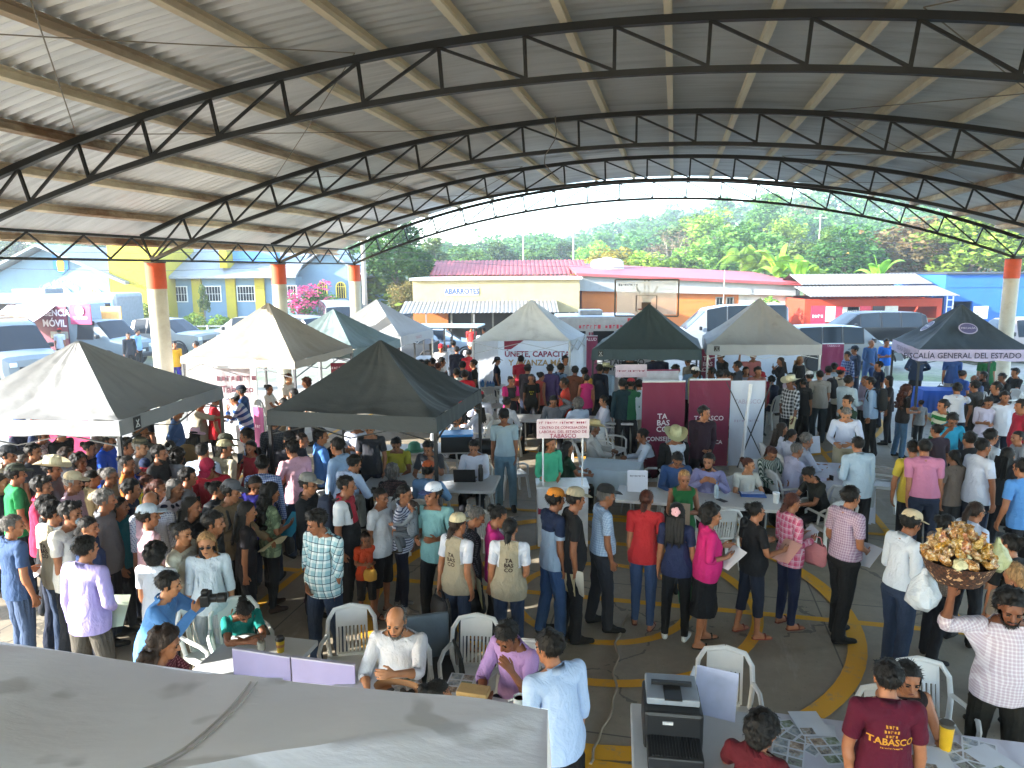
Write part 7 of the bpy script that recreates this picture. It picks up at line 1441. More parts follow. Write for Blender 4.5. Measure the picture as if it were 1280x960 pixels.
# ================================================================= THE CROWD
# P(head x, head top y, facing degrees (0 right, 90 away, 180 left, -90 to the camera), label, top, bottom, ...)
PEOPLE = []
def item(kind, label, p, rz, tilt=0.0, c='#c9c2ae'):
    t = thing(kind if kind != 'folder' else 'folder', label, kind.replace('_', ' '), p, rz)
    if kind in ('folder', 'paper'):
        w, h = (.24, .32) if kind == 'folder' else (.21, .28); rows = [[(-w/2+w*i/6, .012*math.sin(i*.8+j*.5), -h/2+h*j/6-.03) for i in range(7)] for j in range(7)]
        b = B().grid(rows); b.grid([[(x, y+.006, z) for x, y, z in r] for r in rows]); o = b.build('sheet' if kind == 'paper' else 'cover', plain(c, .6, var=.05), t, smooth=True); o.rotation_euler = (tilt, 0, 0)
    elif kind == 'backpack':
        b = B(); rows = []
        for z, w, d in ((-.24, .12, .06), (-.22, .15, .09), (-.05, .16, .10), (.10, .15, .09), (.20, .11, .07), (.23, .05, .03)): rows.append([(w*math.copysign(abs(math.cos(a))**.6, math.cos(a)), -.05+d*math.copysign(abs(math.sin(a))**.6, math.sin(a)), z) for a in [2*math.pi*k/20 for k in range(20)]])
        b.grid(rows, closed_u=True); b.add(rows[0], [tuple(range(20))]); b.add(rows[-1], [tuple(range(20))]); b.build('bag', plain(c, .75, bump=.3), t, smooth=True)
        B().box((0, -.15, -.12), (.20, .04, .18)).build('pocket', plain(c, .8, var=.3), t, bevel=.015); B().tube([(-.03, -.0, .22), (0, .0, .27), (.03, 0, .22)], .009, 6).build('handle', plain('#17181a', .7), t)
        for s in (-1, 1): B().tube([(s*.09, .05, .2), (s*.11, .12, .22), (s*.12, .24, .16), (s*.12, .27, .02), (s*.13, .18, -.16), (s*.12, .04, -.2)], .016, 6).build('strap', plain('#1b1c1e', .8), t)
    elif kind in ('handbag', 'shopping_bag'):
        b = B(); rows = []
        for z, w, d in ((-.30, .10, .04), (-.28, .13, .06), (-.16, .14, .06), (-.08, .12, .035), (-.06, .10, .02)): rows.append([(w*math.cos(a), d*math.sin(a), z+.01*math.sin(3*a)) for a in [2*math.pi*k/18 for k in range(18)]])
        b.grid(rows, closed_u=True); b.add(rows[0], [tuple(range(18))]); b.add(rows[-1], [tuple(range(18))]); b.build('bag', plain(c, .6, bump=.3), t, smooth=True); B().tube([(-.08, 0, -.07), (-.05, 0, .02), (.05, 0, .02), (.08, 0, -.07)], .008, 6).build('handle', plain(c, .6), t)
    elif kind == 'phone': B().box((0, 0, .03), (.075, .010, .15)).build('case', plain('#121315', .3), t, bevel=.003); B().box((0, .0056, .03), (.066, .002, .135)).build('screen', plain('#2b3440', .1), t)
    elif kind == 'plastic_bag':
        rr = random.Random(3); rows = [[(r*(1+.16*math.sin(3*a+z*40))*math.cos(a), r*(1+.2*math.sin(4*a+z*30))*math.sin(a), z) for a in [2*math.pi*k/22 for k in range(22)]] for r, z in ((.02, .02), (.03, -.04), (.10, -.12), (.14, -.22), (.13, -.32), (.07, -.38), (.01, -.39))]
        B().grid(rows, closed_u=True).build('bag', plain(c, .25, var=.15, bump=.6), t, smooth=True)
    return t
def P(x, y, f, label, top, bot='pants:#1c1e24', hair='short:k', arms='dd', pose='s', head=(0, 8), hat=None, sk=1, fem=0, g=None, ht=None, ex='', lean=0, group=None, hold=(), foot='#1c1a18', lod=None, z0=0.0):
    rr = random.Random(int(x*7+y*13)); g = rr.uniform(.1, .6) if g is None else g; ht = ht or (rr.uniform(1.53, 1.60) if fem else rr.uniform(1.64, 1.72))
    p = person(x, y, None, f=f+rr.uniform(-6, 6), head=(head[0]+rr.uniform(-8, 8), head[1]), pose=pose, arms=arms, hair_=hair, top=top, bot=bot, skin_=sk, ht=ht, fem=bool(fem), g=g, lean=lean, hat=hat, extra=ex, label=label, group=group, foot=foot, lod=lod, z0=z0)
    if pose == 't':
        q = p['w']-p['fwd']*.02; chair(q[0], q[1], math.degrees(p['yaw'])+90, 'white plastic chair under the '+' '.join(label.split()[:11]))
    for h in hold:
        kind, who, lab, c = h
        if who in 'RL':
            c3 = p['hand'+who]; it = item(kind, lab, c3, p['yaw']+(R(20) if who == 'R' else R(-20)), -.9 if arms[1 if who == 'R' else 0] in 'bls' else .15, c)
            if ht < 1.3: it.scale = (.55, .55, .55)
        elif who == 'B': item(kind, lab, p['back'], p['yaw'], 0, c)
    PEOPLE.append(p); return p
QL = 'people waiting in the crowd under the grey canopy'; QC = 'people standing in the middle queue'; ST = 'staff and visitors seated at tables'; BK = 'people queueing at the back'; RT = 'people standing on the right side of the court'; FG = 'people around the close tables'; OUT = 'people out in the street'; SHD = 'people by the cream canopy'
JN = 'pants:denim:#1e2b40'; SJ = 'slim:denim:#1e2b40'; BL = 'pants:#15161a'; NV = 'pants:#1b2233'
def crowd():
    # ---- left crowd, rear rows
    P(25, 524, 10, 'man in navy jacket with blue cap worn backwards, against the pink banner', 'jacket:#1c2336', hat='capback:#1f4ea3', group=QL)
    P(49, 521, 20, 'man in red cap and navy shirt just behind the grey capped plaid man', 'polo:#1e2a45', hat='cap:#b33a2a', group=QL)
    P(53, 535, 5, 'man in pale grey cap and wine and white plaid shirt', 'roll:plaid:#b39aa0:#c9c2c6:#4a2a38', hat='cap:#a9a8a2:#2a2f3a', sk=3, group=QL)
    P(76, 532, -20, 'man in black polo with white sleeve stripes in front of the pink banner', 'polo:#17191d', head=(-8, 5), group=QL)
    P(128, 521, 5, 'man in black cap and grey brown shirt at the right end of the pink banner', 'polo:#6a5a58', hat='cap:#1c1d22', sk=2, group=QL)
    P(136, 541, 10, 'youth in bright blue hooded jacket, pale cap and face mask', 'jacket:#1f4fc0', hat='cap:#b9b6b0', ex='mask#20242a', group=QL)
    P(11, 559, 5, 'man in dark cap and cream shirt at the far left edge', 'shirt:#b9ad94', hat='cap:#22252a', sk=2, group=QL)
    P(30, 568, 5, 'woman with a hair bun and yellow top behind the green shirted man', 'tee:#c9a13a', hair='bun:g', fem=1, group=QL)
    P(20, 582, 50, 'man in bright green tee and dark camouflage cap', 'tee:#1f7a45', hat='cap:camo:#2a2f2a:#4a4f44:', head=(-20, 6), g=.6, group=QL)
    P(53, 597, 15, 'man in crimson shirt with thick dark hair, below the straw cowboy hat', 'shirt:#a3274a', hair='quiff:k', group=QL)
    P(66, 575, 10, 'older man in cream straw cowboy hat and grey shirt', 'shirt:#5d5862', hat='straw:#cfc3a0', sk=2, group=QL)
    P(100, 568, -15, 'woman with dark curls held by a headband, white top', 'tee:#c3c3c6', hair='curly:k', sk=3, fem=1, group=QL)
    P(92, 592, 5, 'elderly man in tan cap and pale pink shirt', 'shirt:#b99aa6', hat='cap:#b7a98c', hair='crop:w', group=QL)
    P(116, 588, 60, 'woman with a long black braid and khaki shirt', 'roll:#9a8a6c', bot='slim:#1e2026', hair='braid:k', fem=1, g=.5, head=(-30, 5), group=QL)
    P(138, 585, 5, 'elderly woman with grey pulled back hair and brown blouse', 'blouse:#8d7458', hair='bun:g', fem=1, sk=2, arms='bb', group=QL)
    P(113, 552, 10, 'person with dark tied hair half hidden left of the blue hooded youth', 'tee:#1c1c20', hair='bun:k', fem=1, group=QL)
    P(3, 593, 0, 'person with black hair cut by the left picture edge beside the green tee', 'tee:#2a2c30', hair='long:k', fem=1, group=QL)
    P(181, 506, 70, 'man in black polo whose head is tucked under the grey canopy edge', 'polo:#17181b', g=.7, group=QL)
    P(222, 507, 20, 'man in denim blue shirt with hands on hips under the grey canopy', 'shirt:#3a5580', arms='kk', g=.5, group=QL)
    P(250, 497, 10, 'man in grey khaki shirt pointing to the right', 'roll:#8c8474', bot='pants:#22262c', arms='dp', g=.4, group=QL)
    P(269, 492, 30, 'person in bright red shirt partly behind the pointing man', 'tee:#b8202c', group=QL)
    P(291, 493, 185, 'man in white cap and blue white jacket bending over the clothed table', 'jacket:wide:#2b4a80:#b9c2cc', hat='cap:#c9cdd2:#24406a', arms='ct', lean=25, group=SHD)
    P(300, 483, 180, 'man in navy cap and dark blue shirt beside the bending man', 'shirt:#22406a', hat='cap:#1b2230', sk=2, group=SHD)
    P(295, 466, 0, 'tall man in pale grey blue shirt against the printed backdrop', 'shirt:#8fa3b8', group=SHD)
    P(337, 481, 0, 'woman with a low bun and white top seated under the cream canopy', 'tee:#c9c6c0', hair='bun:b', fem=1, pose='t', arms='tt', group=SHD)
    P(361, 467, -20, 'red faced man in white top under the cream canopy', 'tee:#c9c2b8', sk=4, hair='crop:r', group=SHD)
    P(381, 473, 185, 'woman with auburn hair leaning left under the cream canopy', 'tee:#c3b7a6', hair='curly:r', fem=1, lean=12, group=SHD)
    P(366, 486, 150, 'person with black hair between the red faced man and the auburn woman', 'tee:#1d1d22', hair='long:k', fem=1, group=SHD)
    P(353, 498, 160, 'person with short dark hair seated lowest under the cream canopy', 'shirt:#8a7a62', pose='t', arms='tt', group=SHD)
    P(306, 536, 190, 'man with face mask and blue white plaid shirt beside the pink banner', 'roll:plaid:#3a5a9a:#c9d2e0:#22345a', ex='mask#b3403a', lean=10, group=SHD)
    P(312, 552, -100, 'woman with long black hair and red blouse speaking into a phone', 'roll:#b03a48', bot='skirt:#a39c90', hair='long:k', fem=1, arms='bc', hold=[('phone', 'R', 'black phone held at the mouth of the woman in the red blouse', '')], group=QL)
    P(244, 537, 80, 'woman in wide pink sun hat with a tan backpack', 'tee:#8a7f5a', hair='long:k', hat='bucket:#c9a0ad', fem=1, hold=[('backpack', 'B', 'tan backpack on the woman in the pink sun hat', '#8a7148')], group=QL)
    P(177, 536, 10, 'man in brown cap and face mask with white tee, behind the camouflage cap', 'tee:#c9c8ca', hat='cap:#7a4a2a', ex='mask#26303a', group=QL)
    P(176, 549, 0, 'elderly man in camouflage cap and white polo, facing right', 'polo:#c9c6c6', hat='cap:camo:#6a6450:#3a3a30', hair='crop:w', sk=4, group=QL)
    P(200, 557, -5, 'man with black beard and black polo in the middle of the crowd', 'polo:#1c1d20', ex='beard', g=.5, group=QL)
    P(181, 577, -60, 'child in navy and red cap and royal blue hooded jacket', 'jacket:#24419a', hat='cap:#1d2a48:#a32a3c', ht=1.45, head=(0, 25), group=QL)
    P(213, 551, 100, 'woman with white flowers in her black hair bun', 'tee:#3a3a40', hair='bun:k', fem=1, ex='flower#d9d6d0', group=QL)
    P(223, 561, 80, 'woman with curly grey-black hair seen from behind', 'tee:#8a8a8c', hair='curly:k', fem=1, group=QL)
    P(253, 554, 85, 'man in pale blue shirt seen from behind above the crimson cap', 'shirt:#a3b3c9', g=.5, hair='crop:k', group=QL)
    P(281, 552, 60, 'man in olive cap and khaki shirt turned away, right of the pale blue shirt', 'shirt:#a09a86', hat='cap:#8a8468', hair='crop:k', head=(-30, 5), group=QL)
    P(283, 544, 30, 'person in dark olive cap peeking above the khaki shirted man', 'tee:#5a5648', hat='cap:#3a3a32', group=QL)
    P(257, 579, -90, 'man in crimson cap and red polo looking down at his phone', 'polo:#a82033', hat='cap:#8a1c38', arms='bb', head=(0, 32), g=.6, hold=[('phone', 'R', 'phone held low by the man in the crimson cap', '')], group=QL)
    # ---- left crowd, closer rows
    P(185, 594, 15, 'child in yellow patterned tee behind the brown haired woman', 'tee:floral:#c9b420:#3a6a5a', ht=1.42, hair='crop:r', group=QL)
    P(199, 600, 10, 'woman with brown tied hair and white blouse, left of the floral top', 'blouse:#c3c8d4', hair='tail:r', fem=1, group=QL)
    P(220, 600, -10, 'woman with grey streaked hair and blue floral black top', 'blouse:floral:#c3bdc3:#25243a', hair='bob:g', bot='slim:#15161a', fem=1, sk=1, g=.6, arms='bb', group=QL)
    P(272, 602, 10, 'woman with a black bun and dark blue grey top beside the brown jacket', 'tee:#2b323c', hair='bun:k', fem=1, group=QL)
    P(291, 603, -25, 'man in grey cap and brown jacket carrying an envelope', 'jacket:#71604a', bot=BL, hat='cap:#4a4c52', arms='sb', head=(15, 15), hold=[('folder', 'L', 'cream envelope in the hand of the brown jacketed man', '#c9bd98'), ('backpack', 'B', 'dark backpack worn by the brown jacketed man', '#2a2d33')], group=QL)
    P(187, 616, -70, 'balding man in white shirt with small blue pattern behind the raised arm', 'roll:dots:#c3c8d6:#5a6690', hair='bald:k', group=QL)
    P(184, 633, 40, 'man in mauve tee with his arm raised behind his head, pale cap', 'tee:#b08f9a', bot=JN, hat='cap:#a9b4c0', arms='hd', g=.35, head=(-20, 0), sk=1, group=QL)
    P(195, 679, 80, 'youth with fluffy black hair and white tee crossed by a black strap', 'tee:#c3c6cc', hair='curly:k', bot=JN, ht=1.5, group=QL)
    P(228, 655, -15, 'woman with short black hair and cream blouse with a small monogram', 'blouse:#b9b6a8', hair='bun:k', fem=1, sk=0, g=.6, bot='slim:#8a8578', group=QL)
    P(257, 668, -80, 'blond bobbed woman in dark glasses and pale white blouse', 'roll:#b9c3cc', hair='bob:l', fem=1, sk=0, ex='shades', g=.6, bot='slim:#9aa0a4', group=QL)
    P(319, 598, -60, 'person in violet blue jacket half hidden by the long haired woman', 'jacket:#33308a', hair='long:k', fem=1, head=(0, 25), group=QL)
    P(340, 606, 40, 'woman with very long curly black hair and green camouflage blouse', 'blouse:camo:#8fa080:#5f7058', hair='curllong:k', fem=1, bot='slim:#1c1e24', arms='sb', foot='#3a2820', hold=[('handbag', 'L', 'black shoulder bag carried by the long curly haired woman', '#17181c'), ('folder', 'R', 'turquoise folder raised by the long curly haired woman', '#1e8fb0')], group=QL)
    P(364, 552, 130, 'youth in pale pink tee with folded arms seen from behind', 'tee:#c99aa6', bot=JN, arms='xx', hair='quiff:k', head=(20, 8), group=QL)
    P(361, 541, 120, 'person with a dark cap just behind the pink tee youth', 'tee:#2a2a30', hat='cap:#15161a', group=QL)
    P(343, 520, 95, 'person in dark check shirt standing under the charcoal canopy edge', 'shirt:check:#1d222c:#5a6068', group=QL)
    P(379, 542, 0, 'woman in grey blue uniform shirt standing under the charcoal canopy', 'roll:#8fa3b0', hair='tail:b', fem=1, bot='slim:#20242c', group=ST)
    P(402, 536, 20, 'man in bright blue shirt behind the grey blue uniformed woman', 'shirt:#4a78b8', group=ST)
    P(386, 594, -5, 'man in grey and white trucker cap and black jacket', 'jacket:#1d1f23', hat='cap:#6a6a68:#a9a498', ex='specs', hair='crop:k', group=QL)
    P(434, 595, 5, 'man in black, red and white sports polo with close cropped hair', 'polo:sides:#a3283a:#c9ccd2:#16171c', bot=BL, hair='crop:k', sk=2, hold=[('backpack', 'B', 'dark blue backpack on the man in the sports polo', '#232c40')], group=QC)
    P(107, 671, 75, 'man in lavender long sleeved shirt with black hair, seen from behind', 'shirt:#9a8fc0', bot='pants:#4a4640', arms='dl', head=(-25, 5), g=.45, hold=[('folder', 'R', 'pale green folder held by the man in the lavender shirt', '#b9c8b0')], group=QL)
    P(16, 644, 60, 'grey haired man in faded blue polo, seen from behind at the left edge', 'polo:#33486a', bot='pants:denim:#34425a', hair='crop:g', arms='sd', head=(-35, 8), hold=[('paper', 'L', 'white paper held by the grey haired man in the blue polo', '#c9c8d0')], group=QL)
    P(66, 627, 75, 'staff man in khaki vest lettered TABASCO over a white tee', 'tee:#c9cbd0+vest:#8f8470', bot=JN, ex='tabasco', g=.55, head=(-25, 5), group='staff in khaki vests')
    P(111, 647, 10, 'woman in dark blue tee with a black ponytail beside the khaki vest man', 'tee:#24385f', hair='lowtail:k', fem=1, g=.7, bot='slim:#1b1e26', arms='dd', group=QL)
    P(89, 629, 0, 'man in face mask with side swept hair behind the dark blue tee woman', 'tee:#c3bfb8', ex='mask#8fa0aa', hair='quiff:k', group=QL)
    # ---- middle queue
    P(392, 641, -110, 'broad man in white, teal and navy plaid shirt walking towards the tables', 'roll:plaid:#7fa3ad:#c9d2d2:#1f3a4c', bot=JN, hair='quiff:k', arms='dl', head=(-20, 18), g=.65, sk=2, group=QC, lod=0)
    P(477, 611, -20, 'woman in plain white tee with tied hair beside the girl in orange', 'tee:#b9bcc2', bot='shorts:#15161a', hair='bun:k', fem=1, g=.6, sk=2, arms='bd', foot='s#3a2c26', group=QC)
    P(507, 607, 0, 'woman in white and navy striped polo with a dark ponytail', 'polo:hstripe:#b3b6c4:#3a4260', bot='slim:#171b2a', hair='lowtail:k', fem=1, g=.5, arms='db', foot='#6a6460', group=QC)
    P(457, 667, -70, 'small girl in orange top holding a yellow snack bag', 'tee:#b8401f', bot='shorts:#191b22', hair='bun:b', fem=1, ht=1.08, g=.1, sk=2, arms='bb', foot='s#5a3a30', hold=[('handbag', 'L', 'yellow snack bag held by the small girl in orange', '#b98a2a')], group=QC)
    P(541, 606, -110, 'man in white cap and teal tee carrying a toddler', 'tee:#6f9a9c', bot=BL, hat='cap:#c3c8d2:#33406a', arms='bb', head=(-25, 0), sk=2, g=.4, group=QC)
    tod = P(565, 602, 175, 'toddler in grey hooded top carried on the arm of the white capped man', 'jacket:#6d747c', bot='pants:#5a6068', hair='tail:b', ht=.82, pose='k', arms='ff', fem=1, g=.3, group=QC) if False else None
    q = PEOPLE[-1]; hp_ = q['w']+q['RZ']@np.array([.23, .10, 0]); person(hp_[0], hp_[1], None, f=175, pose='k', arms='fd', hair_='tail:b', top='jacket:#6d747c', bot='pants:#5a6068', skin_=2, ht=.80, fem=True, g=.3, label='toddler in grey hooded top carried on the arm of the white capped man', group=QC, held=True, z0=.93, lod=0)
    P(573, 644, 60, 'staff woman in khaki cap and khaki vest lettered TABASCO with a crossed strap', 'tee:#b9bcc6+vest:#8d8470', bot=SJ, hat='cap:#b9ac8c', hair='lowtail:b', fem=1, ex='tabasco', head=(-15, 5), foot='#a9a8a4', arms='dd', hold=[('handbag', 'L', 'small black bag of the woman in the khaki cap', '#1d1e22')], group='staff in khaki vests')
    P(601, 635, -5, 'elderly grey haired woman in black dotted dress looking down', 'blouse:dots:#1b1b20:#5a5a62', bot='skirt:#2a2c30', hair='bun:g', fem=1, head=(0, 28), foot='s#4a3a34', hold=[('folder', 'R', 'pale yellow folder of the elderly woman in the dotted dress', '#a9a886')], group=QC)
    P(628, 634, 0, 'woman in magenta top partly hidden behind the bareheaded vest woman', 'tee:#a8246c', hair='bun:k', fem=1, head=(0, 25), group=QC)
    P(638, 648, 80, 'staff woman with long black hair and khaki vest lettered TABASCO, no cap', 'tee:#b9bcc6+vest:#8d8470', bot=SJ, hair='lowtail:k', fem=1, ex='tabasco', arms='dl', g=.4, hold=[('paper', 'R', 'pale pink paper in the hand of the bareheaded vest woman', '#b99aa0')], group='staff in khaki vests')
    P(696, 613, 20, 'man in orange cap and navy shouldered pale blue polo', 'polo:yoke:#8fa3b8:#1b2640', bot='pants:denim:#2f486c', hat='cap:#b8742a', arms='dd', g=.4, sk=2, hold=[('folder', 'R', 'tan folder carried by the man in the orange cap', '#a89a78')], group=QC)
    P(721, 612, 15, 'man in khaki trucker cap and printed black tee', 'tee:#17181b', bot=BL, hat='cap:#8f8670', hair='crop:k', sk=2, hold=[('paper', 'R', 'small folded paper held by the man in the black tee', '#b9b4a4')], group=QC)
    P(759, 608, 10, 'man in black cap and pale blue check shirt, dark trousers', 'polo_in:check:#7f93ad:#9fb0c4', bot='pants:#26272c', hat='cap:#1d1e20', hair='crop:g', sk=2, g=.45, group=QC)
    P(809, 613, 70, 'woman in red tee with a long brown ponytail and blue jeans', 'tee:#a8282c', bot='slim:denim:#2b3d5a', hair='lowtail:r', fem=1, g=.6, foot='s#5a3430', group=QC)
    P(847, 629, 75, 'woman with a big pale pink flower in long black hair', 'tee:#222a48', bot='slim:#121316', hair='long:k', fem=1, ex='flower#c99aa0', g=.3, foot='#b9bcbf', hold=[('handbag', 'R', 'green cloth bag of the woman with the pink hair flower', '#1f5a3a')], group=QC)
    P(892, 632, 5, 'woman in magenta blouse and black skirt with curly grey-black hair', 'roll:#b01f62', bot='skirt:#131417', hair='curly:k', fem=1, g=.75, arms='bb', foot='s#1d1a18', hold=[('paper', 'R', 'white paper read by the woman in the magenta blouse', '#c9cacd')], group=QC)
    P(947, 628, 10, 'woman in black tee and dark capri jeans with short pulled back hair', 'tee:#17171a', bot='capri:denim:#141a28', hair='bun:k', fem=1, g=.6, arms='bb', foot='s#7a3a32', hold=[('paper', 'R', 'pink sheet held by the woman in the black tee', '#b98a80')], group=QC)
    P(992, 617, 20, 'woman in pink plaid shirt with auburn ponytail', 'shirt:plaid:#b84a6c:#c98a9c:#c9b0b8', bot='slim:#1a2038', hair='lowtail:r', fem=1, g=.4, arms='bb', foot='s#6a3a30', hold=[('handbag', 'R', 'coral pink bag of the woman in the pink plaid shirt', '#b06a6c'), ('paper', 'L', 'white plastic sleeve held by the woman in pink plaid', '#b9bcc6')], group=QC)
    P(1066, 609, 10, 'man in lilac check short sleeved shirt and black trousers', 'polo_in:check:#8a7088:#b3a6b4', bot='pants:#141517', hair='short:k', arms='ll', g=.5, foot='#0f0f10', hold=[('paper', 'R', 'rolled white paper in the hands of the lilac check shirted man', '#b9bcc4')], group=QC)
    P(1143, 641, 15, 'man in beige cap and white shirt reading his papers', 'shirt_in:#b9c3cf', bot=JN, hat='cap:#b9a98c', arms='bb', g=.35, head=(0, 18), sk=2, hold=[('folder', 'R', 'white open papers read by the man in the beige cap', '#b9bbb6')], group=QC)
    # ---- seated and standing in the middle
    P(495, 549, -90, 'man in yellow tee seated at the laptop table under the charcoal canopy', 'tee:#b3a838', pose='t', arms='tt', head=(0, 22), g=.5, group=ST)
    P(534, 553, -95, 'man in dark grey shirt seated with his hand to his face', 'polo:#3d4046', pose='t', arms='ct', head=(0, 25), group=ST)
    P(536, 578, 80, 'man in orange cap and pale blue shirt seated with his back turned', 'shirt:#6a8fb5', pose='t', arms='tt', hat='cap:#a8502a', group=ST)
    P(490, 581, 95, 'woman with curly grey hair seated with her back to the queue', 'blouse:dots:#26262b:#8a6a6a', hair='curly:g', fem=1, pose='t', arms='tt', group=ST)
    P(592, 552, -95, 'man in white shirt working at the open laptop', 'shirt:#bcc3d2', pose='t', arms='tt', head=(0, 20), group=ST)
    P(417, 560, 10, 'man in lavender grey shirt with lanyard seated in profile', 'shirt:#8d93ab', pose='t', arms='tt', sk=2, bot='pants:#a9b3b3', group=ST)
    P(446, 570, 60, 'man in pale blue shirt bending over the laptop table', 'shirt:#a3b5d0', bot=BL, pose='s', lean=28, arms='tt', head=(-20, 15), ht=1.62, group=ST)
    P(445, 522, -90, 'person in white shirt with folded arms, head hidden by the charcoal canopy', 'polo:#b3b9c9', arms='xx', group=ST)
    P(630, 513, -90, 'man in dark cap and grey blue shirt standing upright beside the crates', 'polo_in:#8fa0a8', bot='pants:denim:#56707f', hat='cap:#1c1d20', g=.4, sk=2, arms='dd', group=ST)
    P(596, 503, 150, 'woman in white shirt and black vest seated right of the charcoal canopy', 'shirt:#b9c0d2', hair='long:k', fem=1, pose='t', arms='tt', group=ST)
    P(600, 490, 100, 'person in red cap seated just beyond the charcoal canopy corner', 'shirt:#c3c8d6', hat='cap:#a8202c', pose='t', arms='tt', group=ST)
    P(573, 517, 0, 'person in white shirt leaning on the crate table behind the canopy corner', 'roll:#b9bcc2', pose='t', lean=18, arms='tt', group=ST)
    P(634, 497, 60, 'person in white shirt with dark hair right behind the standing capped man', 'shirt:#bfc4cc', pose='t', arms='tt', group=ST)
    P(689, 546, -60, 'woman in mint green open shirt standing behind the conciliation stand', 'roll:#3f9a78', bot='slim:#22303a', hair='long:b', fem=1, arms='ll', head=(25, 10), group=ST)
    P(711, 552, 10, 'woman with dark tied hair and dark green top seated behind the stand post', 'tee:#1e3a2c', bot='slim:#15161a', hair='long:k', fem=1, pose='t', arms='tt', group=ST)
    P(744, 528, 5, 'man in straw hat and grey shirt seated in profile with hands on the table', 'shirt:#a9a9a6', hat='straw:#c3ad7a', pose='t', arms='tt', sk=3, hair='crop:g', group=ST)
    P(801, 537, 180, 'man in maroon vest over white shirt leaning across the small table', 'shirt:#b3bccb+vest:#4a1222', pose='t', arms='tt', lean=22, sk=2, group=ST)
    P(845, 538, -90, 'man in green banded straw hat and black jacket over a white tee', 'jacket:sides:#b3bac6:#16171a', hat='straw:#b9b58a', pose='t', arms='dd', g=.6, ht=1.78, head=(0, 22), group=ST)
    P(881, 508, -75, 'standing man in dark wine long sleeved shirt before the maroon banner', 'shirt:#251722', bot=BL, arms='ll', head=(25, 5), g=.5, hair='short:k', group=ST)
    P(848, 569, -90, 'man in glasses and denim blue shirt writing at the long table', 'shirt:#34507d', pose='t', arms='tt', head=(0, 30), ex='specs', lean=10, group=ST)
    P(886, 568, -100, 'bearded man in lavender shirt with clasped hands at the long table', 'shirt:#7d7ca3', pose='t', arms='mm', ex='beard', head=(-25, 8), group=ST)
    P(937, 573, -80, 'woman with reddish hair and cream white top at the long table', 'tee:#b3b3ac', hair='bun:r', fem=1, pose='t', arms='tt', sk=0, head=(35, 8), group=ST)
    P(968, 562, -80, 'woman in green and white vertically striped blouse looking down', 'shirt:vstripe:#1f3c34:#b3bcb6', hair='tail:r', fem=1, pose='t', arms='tt', head=(0, 35), lean=8, group=ST)
    P(856, 589, -80, 'woman in green tank top with pulled back grey blond hair, arms folded', 'tank:#1c5a30', bot='slim:#1c1e24', hair='tail:l', fem=1, arms='xl', head=(0, 10), sk=2, hold=[('folder', 'L', 'brown folder held by the woman in the green tank top', '#8a7a68')], group=QC)
    P(1006, 587, 195, 'boy in black shirt with yellow collar bent over his writing', 'polo:yoke:#15161a:#22231f', pose='t', arms='tt', head=(0, 35), lean=18, ht=1.55, group=ST)
    P(979, 529, 0, 'woman in white shirt with long brown hair at the clothed table', 'shirt:#b9bfd0', hair='long:b', fem=1, pose='t', arms='tt', group=ST)
    P(991, 537, 20, 'woman in white shirt with black ponytail at the clothed table', 'shirt:#b3b9cc', hair='lowtail:k', fem=1, pose='t', arms='tt', group=ST)
    P(1010, 542, 0, 'grey haired man in white shirt with forearms on the clothed table', 'roll:#bcc2d2', hair='short:g', pose='t', arms='tt', lean=8, group=ST)
    P(998, 554, 5, 'grey haired man in pale lilac shirt holding a phone over the clothed table', 'shirt:#b3b3cc', hair='crop:g', pose='t', arms='tf', lean=10, hold=[('phone', 'R', 'phone held over the clothed table by the man in pale lilac', '')], group=ST)
    P(1058, 512, -110, 'balding man in white shirt leaning with both hands on the clothed table', 'shirt_in:#bfc6d8', bot='pants:#b3a88c', arms='tt', lean=25, head=(0, 25), sk=0, hair='crop:g', g=.5, group=ST)
    P(1072, 546, 85, 'broad man in pale blue long sleeved shirt seen from behind at the clothed table', 'shirt:#9db0bf', bot=BL, arms='bd', g=.75, hair='crop:k', hold=[('folder', 'R', 'grey folder carried by the broad man in pale blue', '#8d959c')], group=RT)
    P(692, 496, -90, 'man in grey check shirt with a hand behind his head at the long white table', 'shirt:check:#5d6068:#7d8088', pose='t', arms='ht', head=(0, 22), group=ST)
    P(722, 498, 100, 'person in pale blue white shirt seated with the back turned at the long white table', 'shirt:#aebbd2', pose='t', arms='tt', hair='curly:g', group=ST)
    P(754, 495, 180, 'dark haired man in white shirt seated facing left at the long white table', 'shirt:#c3c8d8', pose='t', arms='tt', sk=0, group=ST)
    # ---- right side
    P(1156, 549, 85, 'broad man in pink short sleeved shirt tucked into jeans, from behind', 'polo_in:#b3728f', bot='pants:denim:#141d30', g=.9, arms='dd', hair='crop:k', ht=1.72, group=RT, lod=0)
    P(1142, 551, 80, 'person in yellow top just left of the pink shirted man', 'tee:#b3a03a', group=RT)
    P(1179, 500, -160, 'man in green and white wide striped polo', 'polo:wide:#1f6a34:#b9bfae', arms='dl', head=(-10, 5), g=.6, group=RT)
    P(1193, 519, -100, 'man in cyan polo with chin resting on his hand', 'polo:#2a95b8', arms='tc', head=(0, 32), sk=2, g=.5, group=RT)
    P(1192, 563, 95, 'youth with braids and taupe top holding an orange bag', 'tee:#6d625a', bot='pants:#2a2c30', hair='lowtail:k', fem=1, ht=1.5, hold=[('shopping_bag', 'R', 'orange bag held by the youth in taupe', '#b8481f')], group=RT)
    P(1231, 549, 10, 'man in loose white tee with cropped dark hair, beside the cyan polo', 'tee:#bcc6d8', bot=NV, g=.85, hair='crop:k', sk=2, group=RT, lod=0)
    P(1241, 537, 5, 'man in glasses and white shirt striding behind the loose white tee', 'shirt_in:#b9c3d0', bot=BL, pose='w', ex='specs', arms='bb', group=RT)
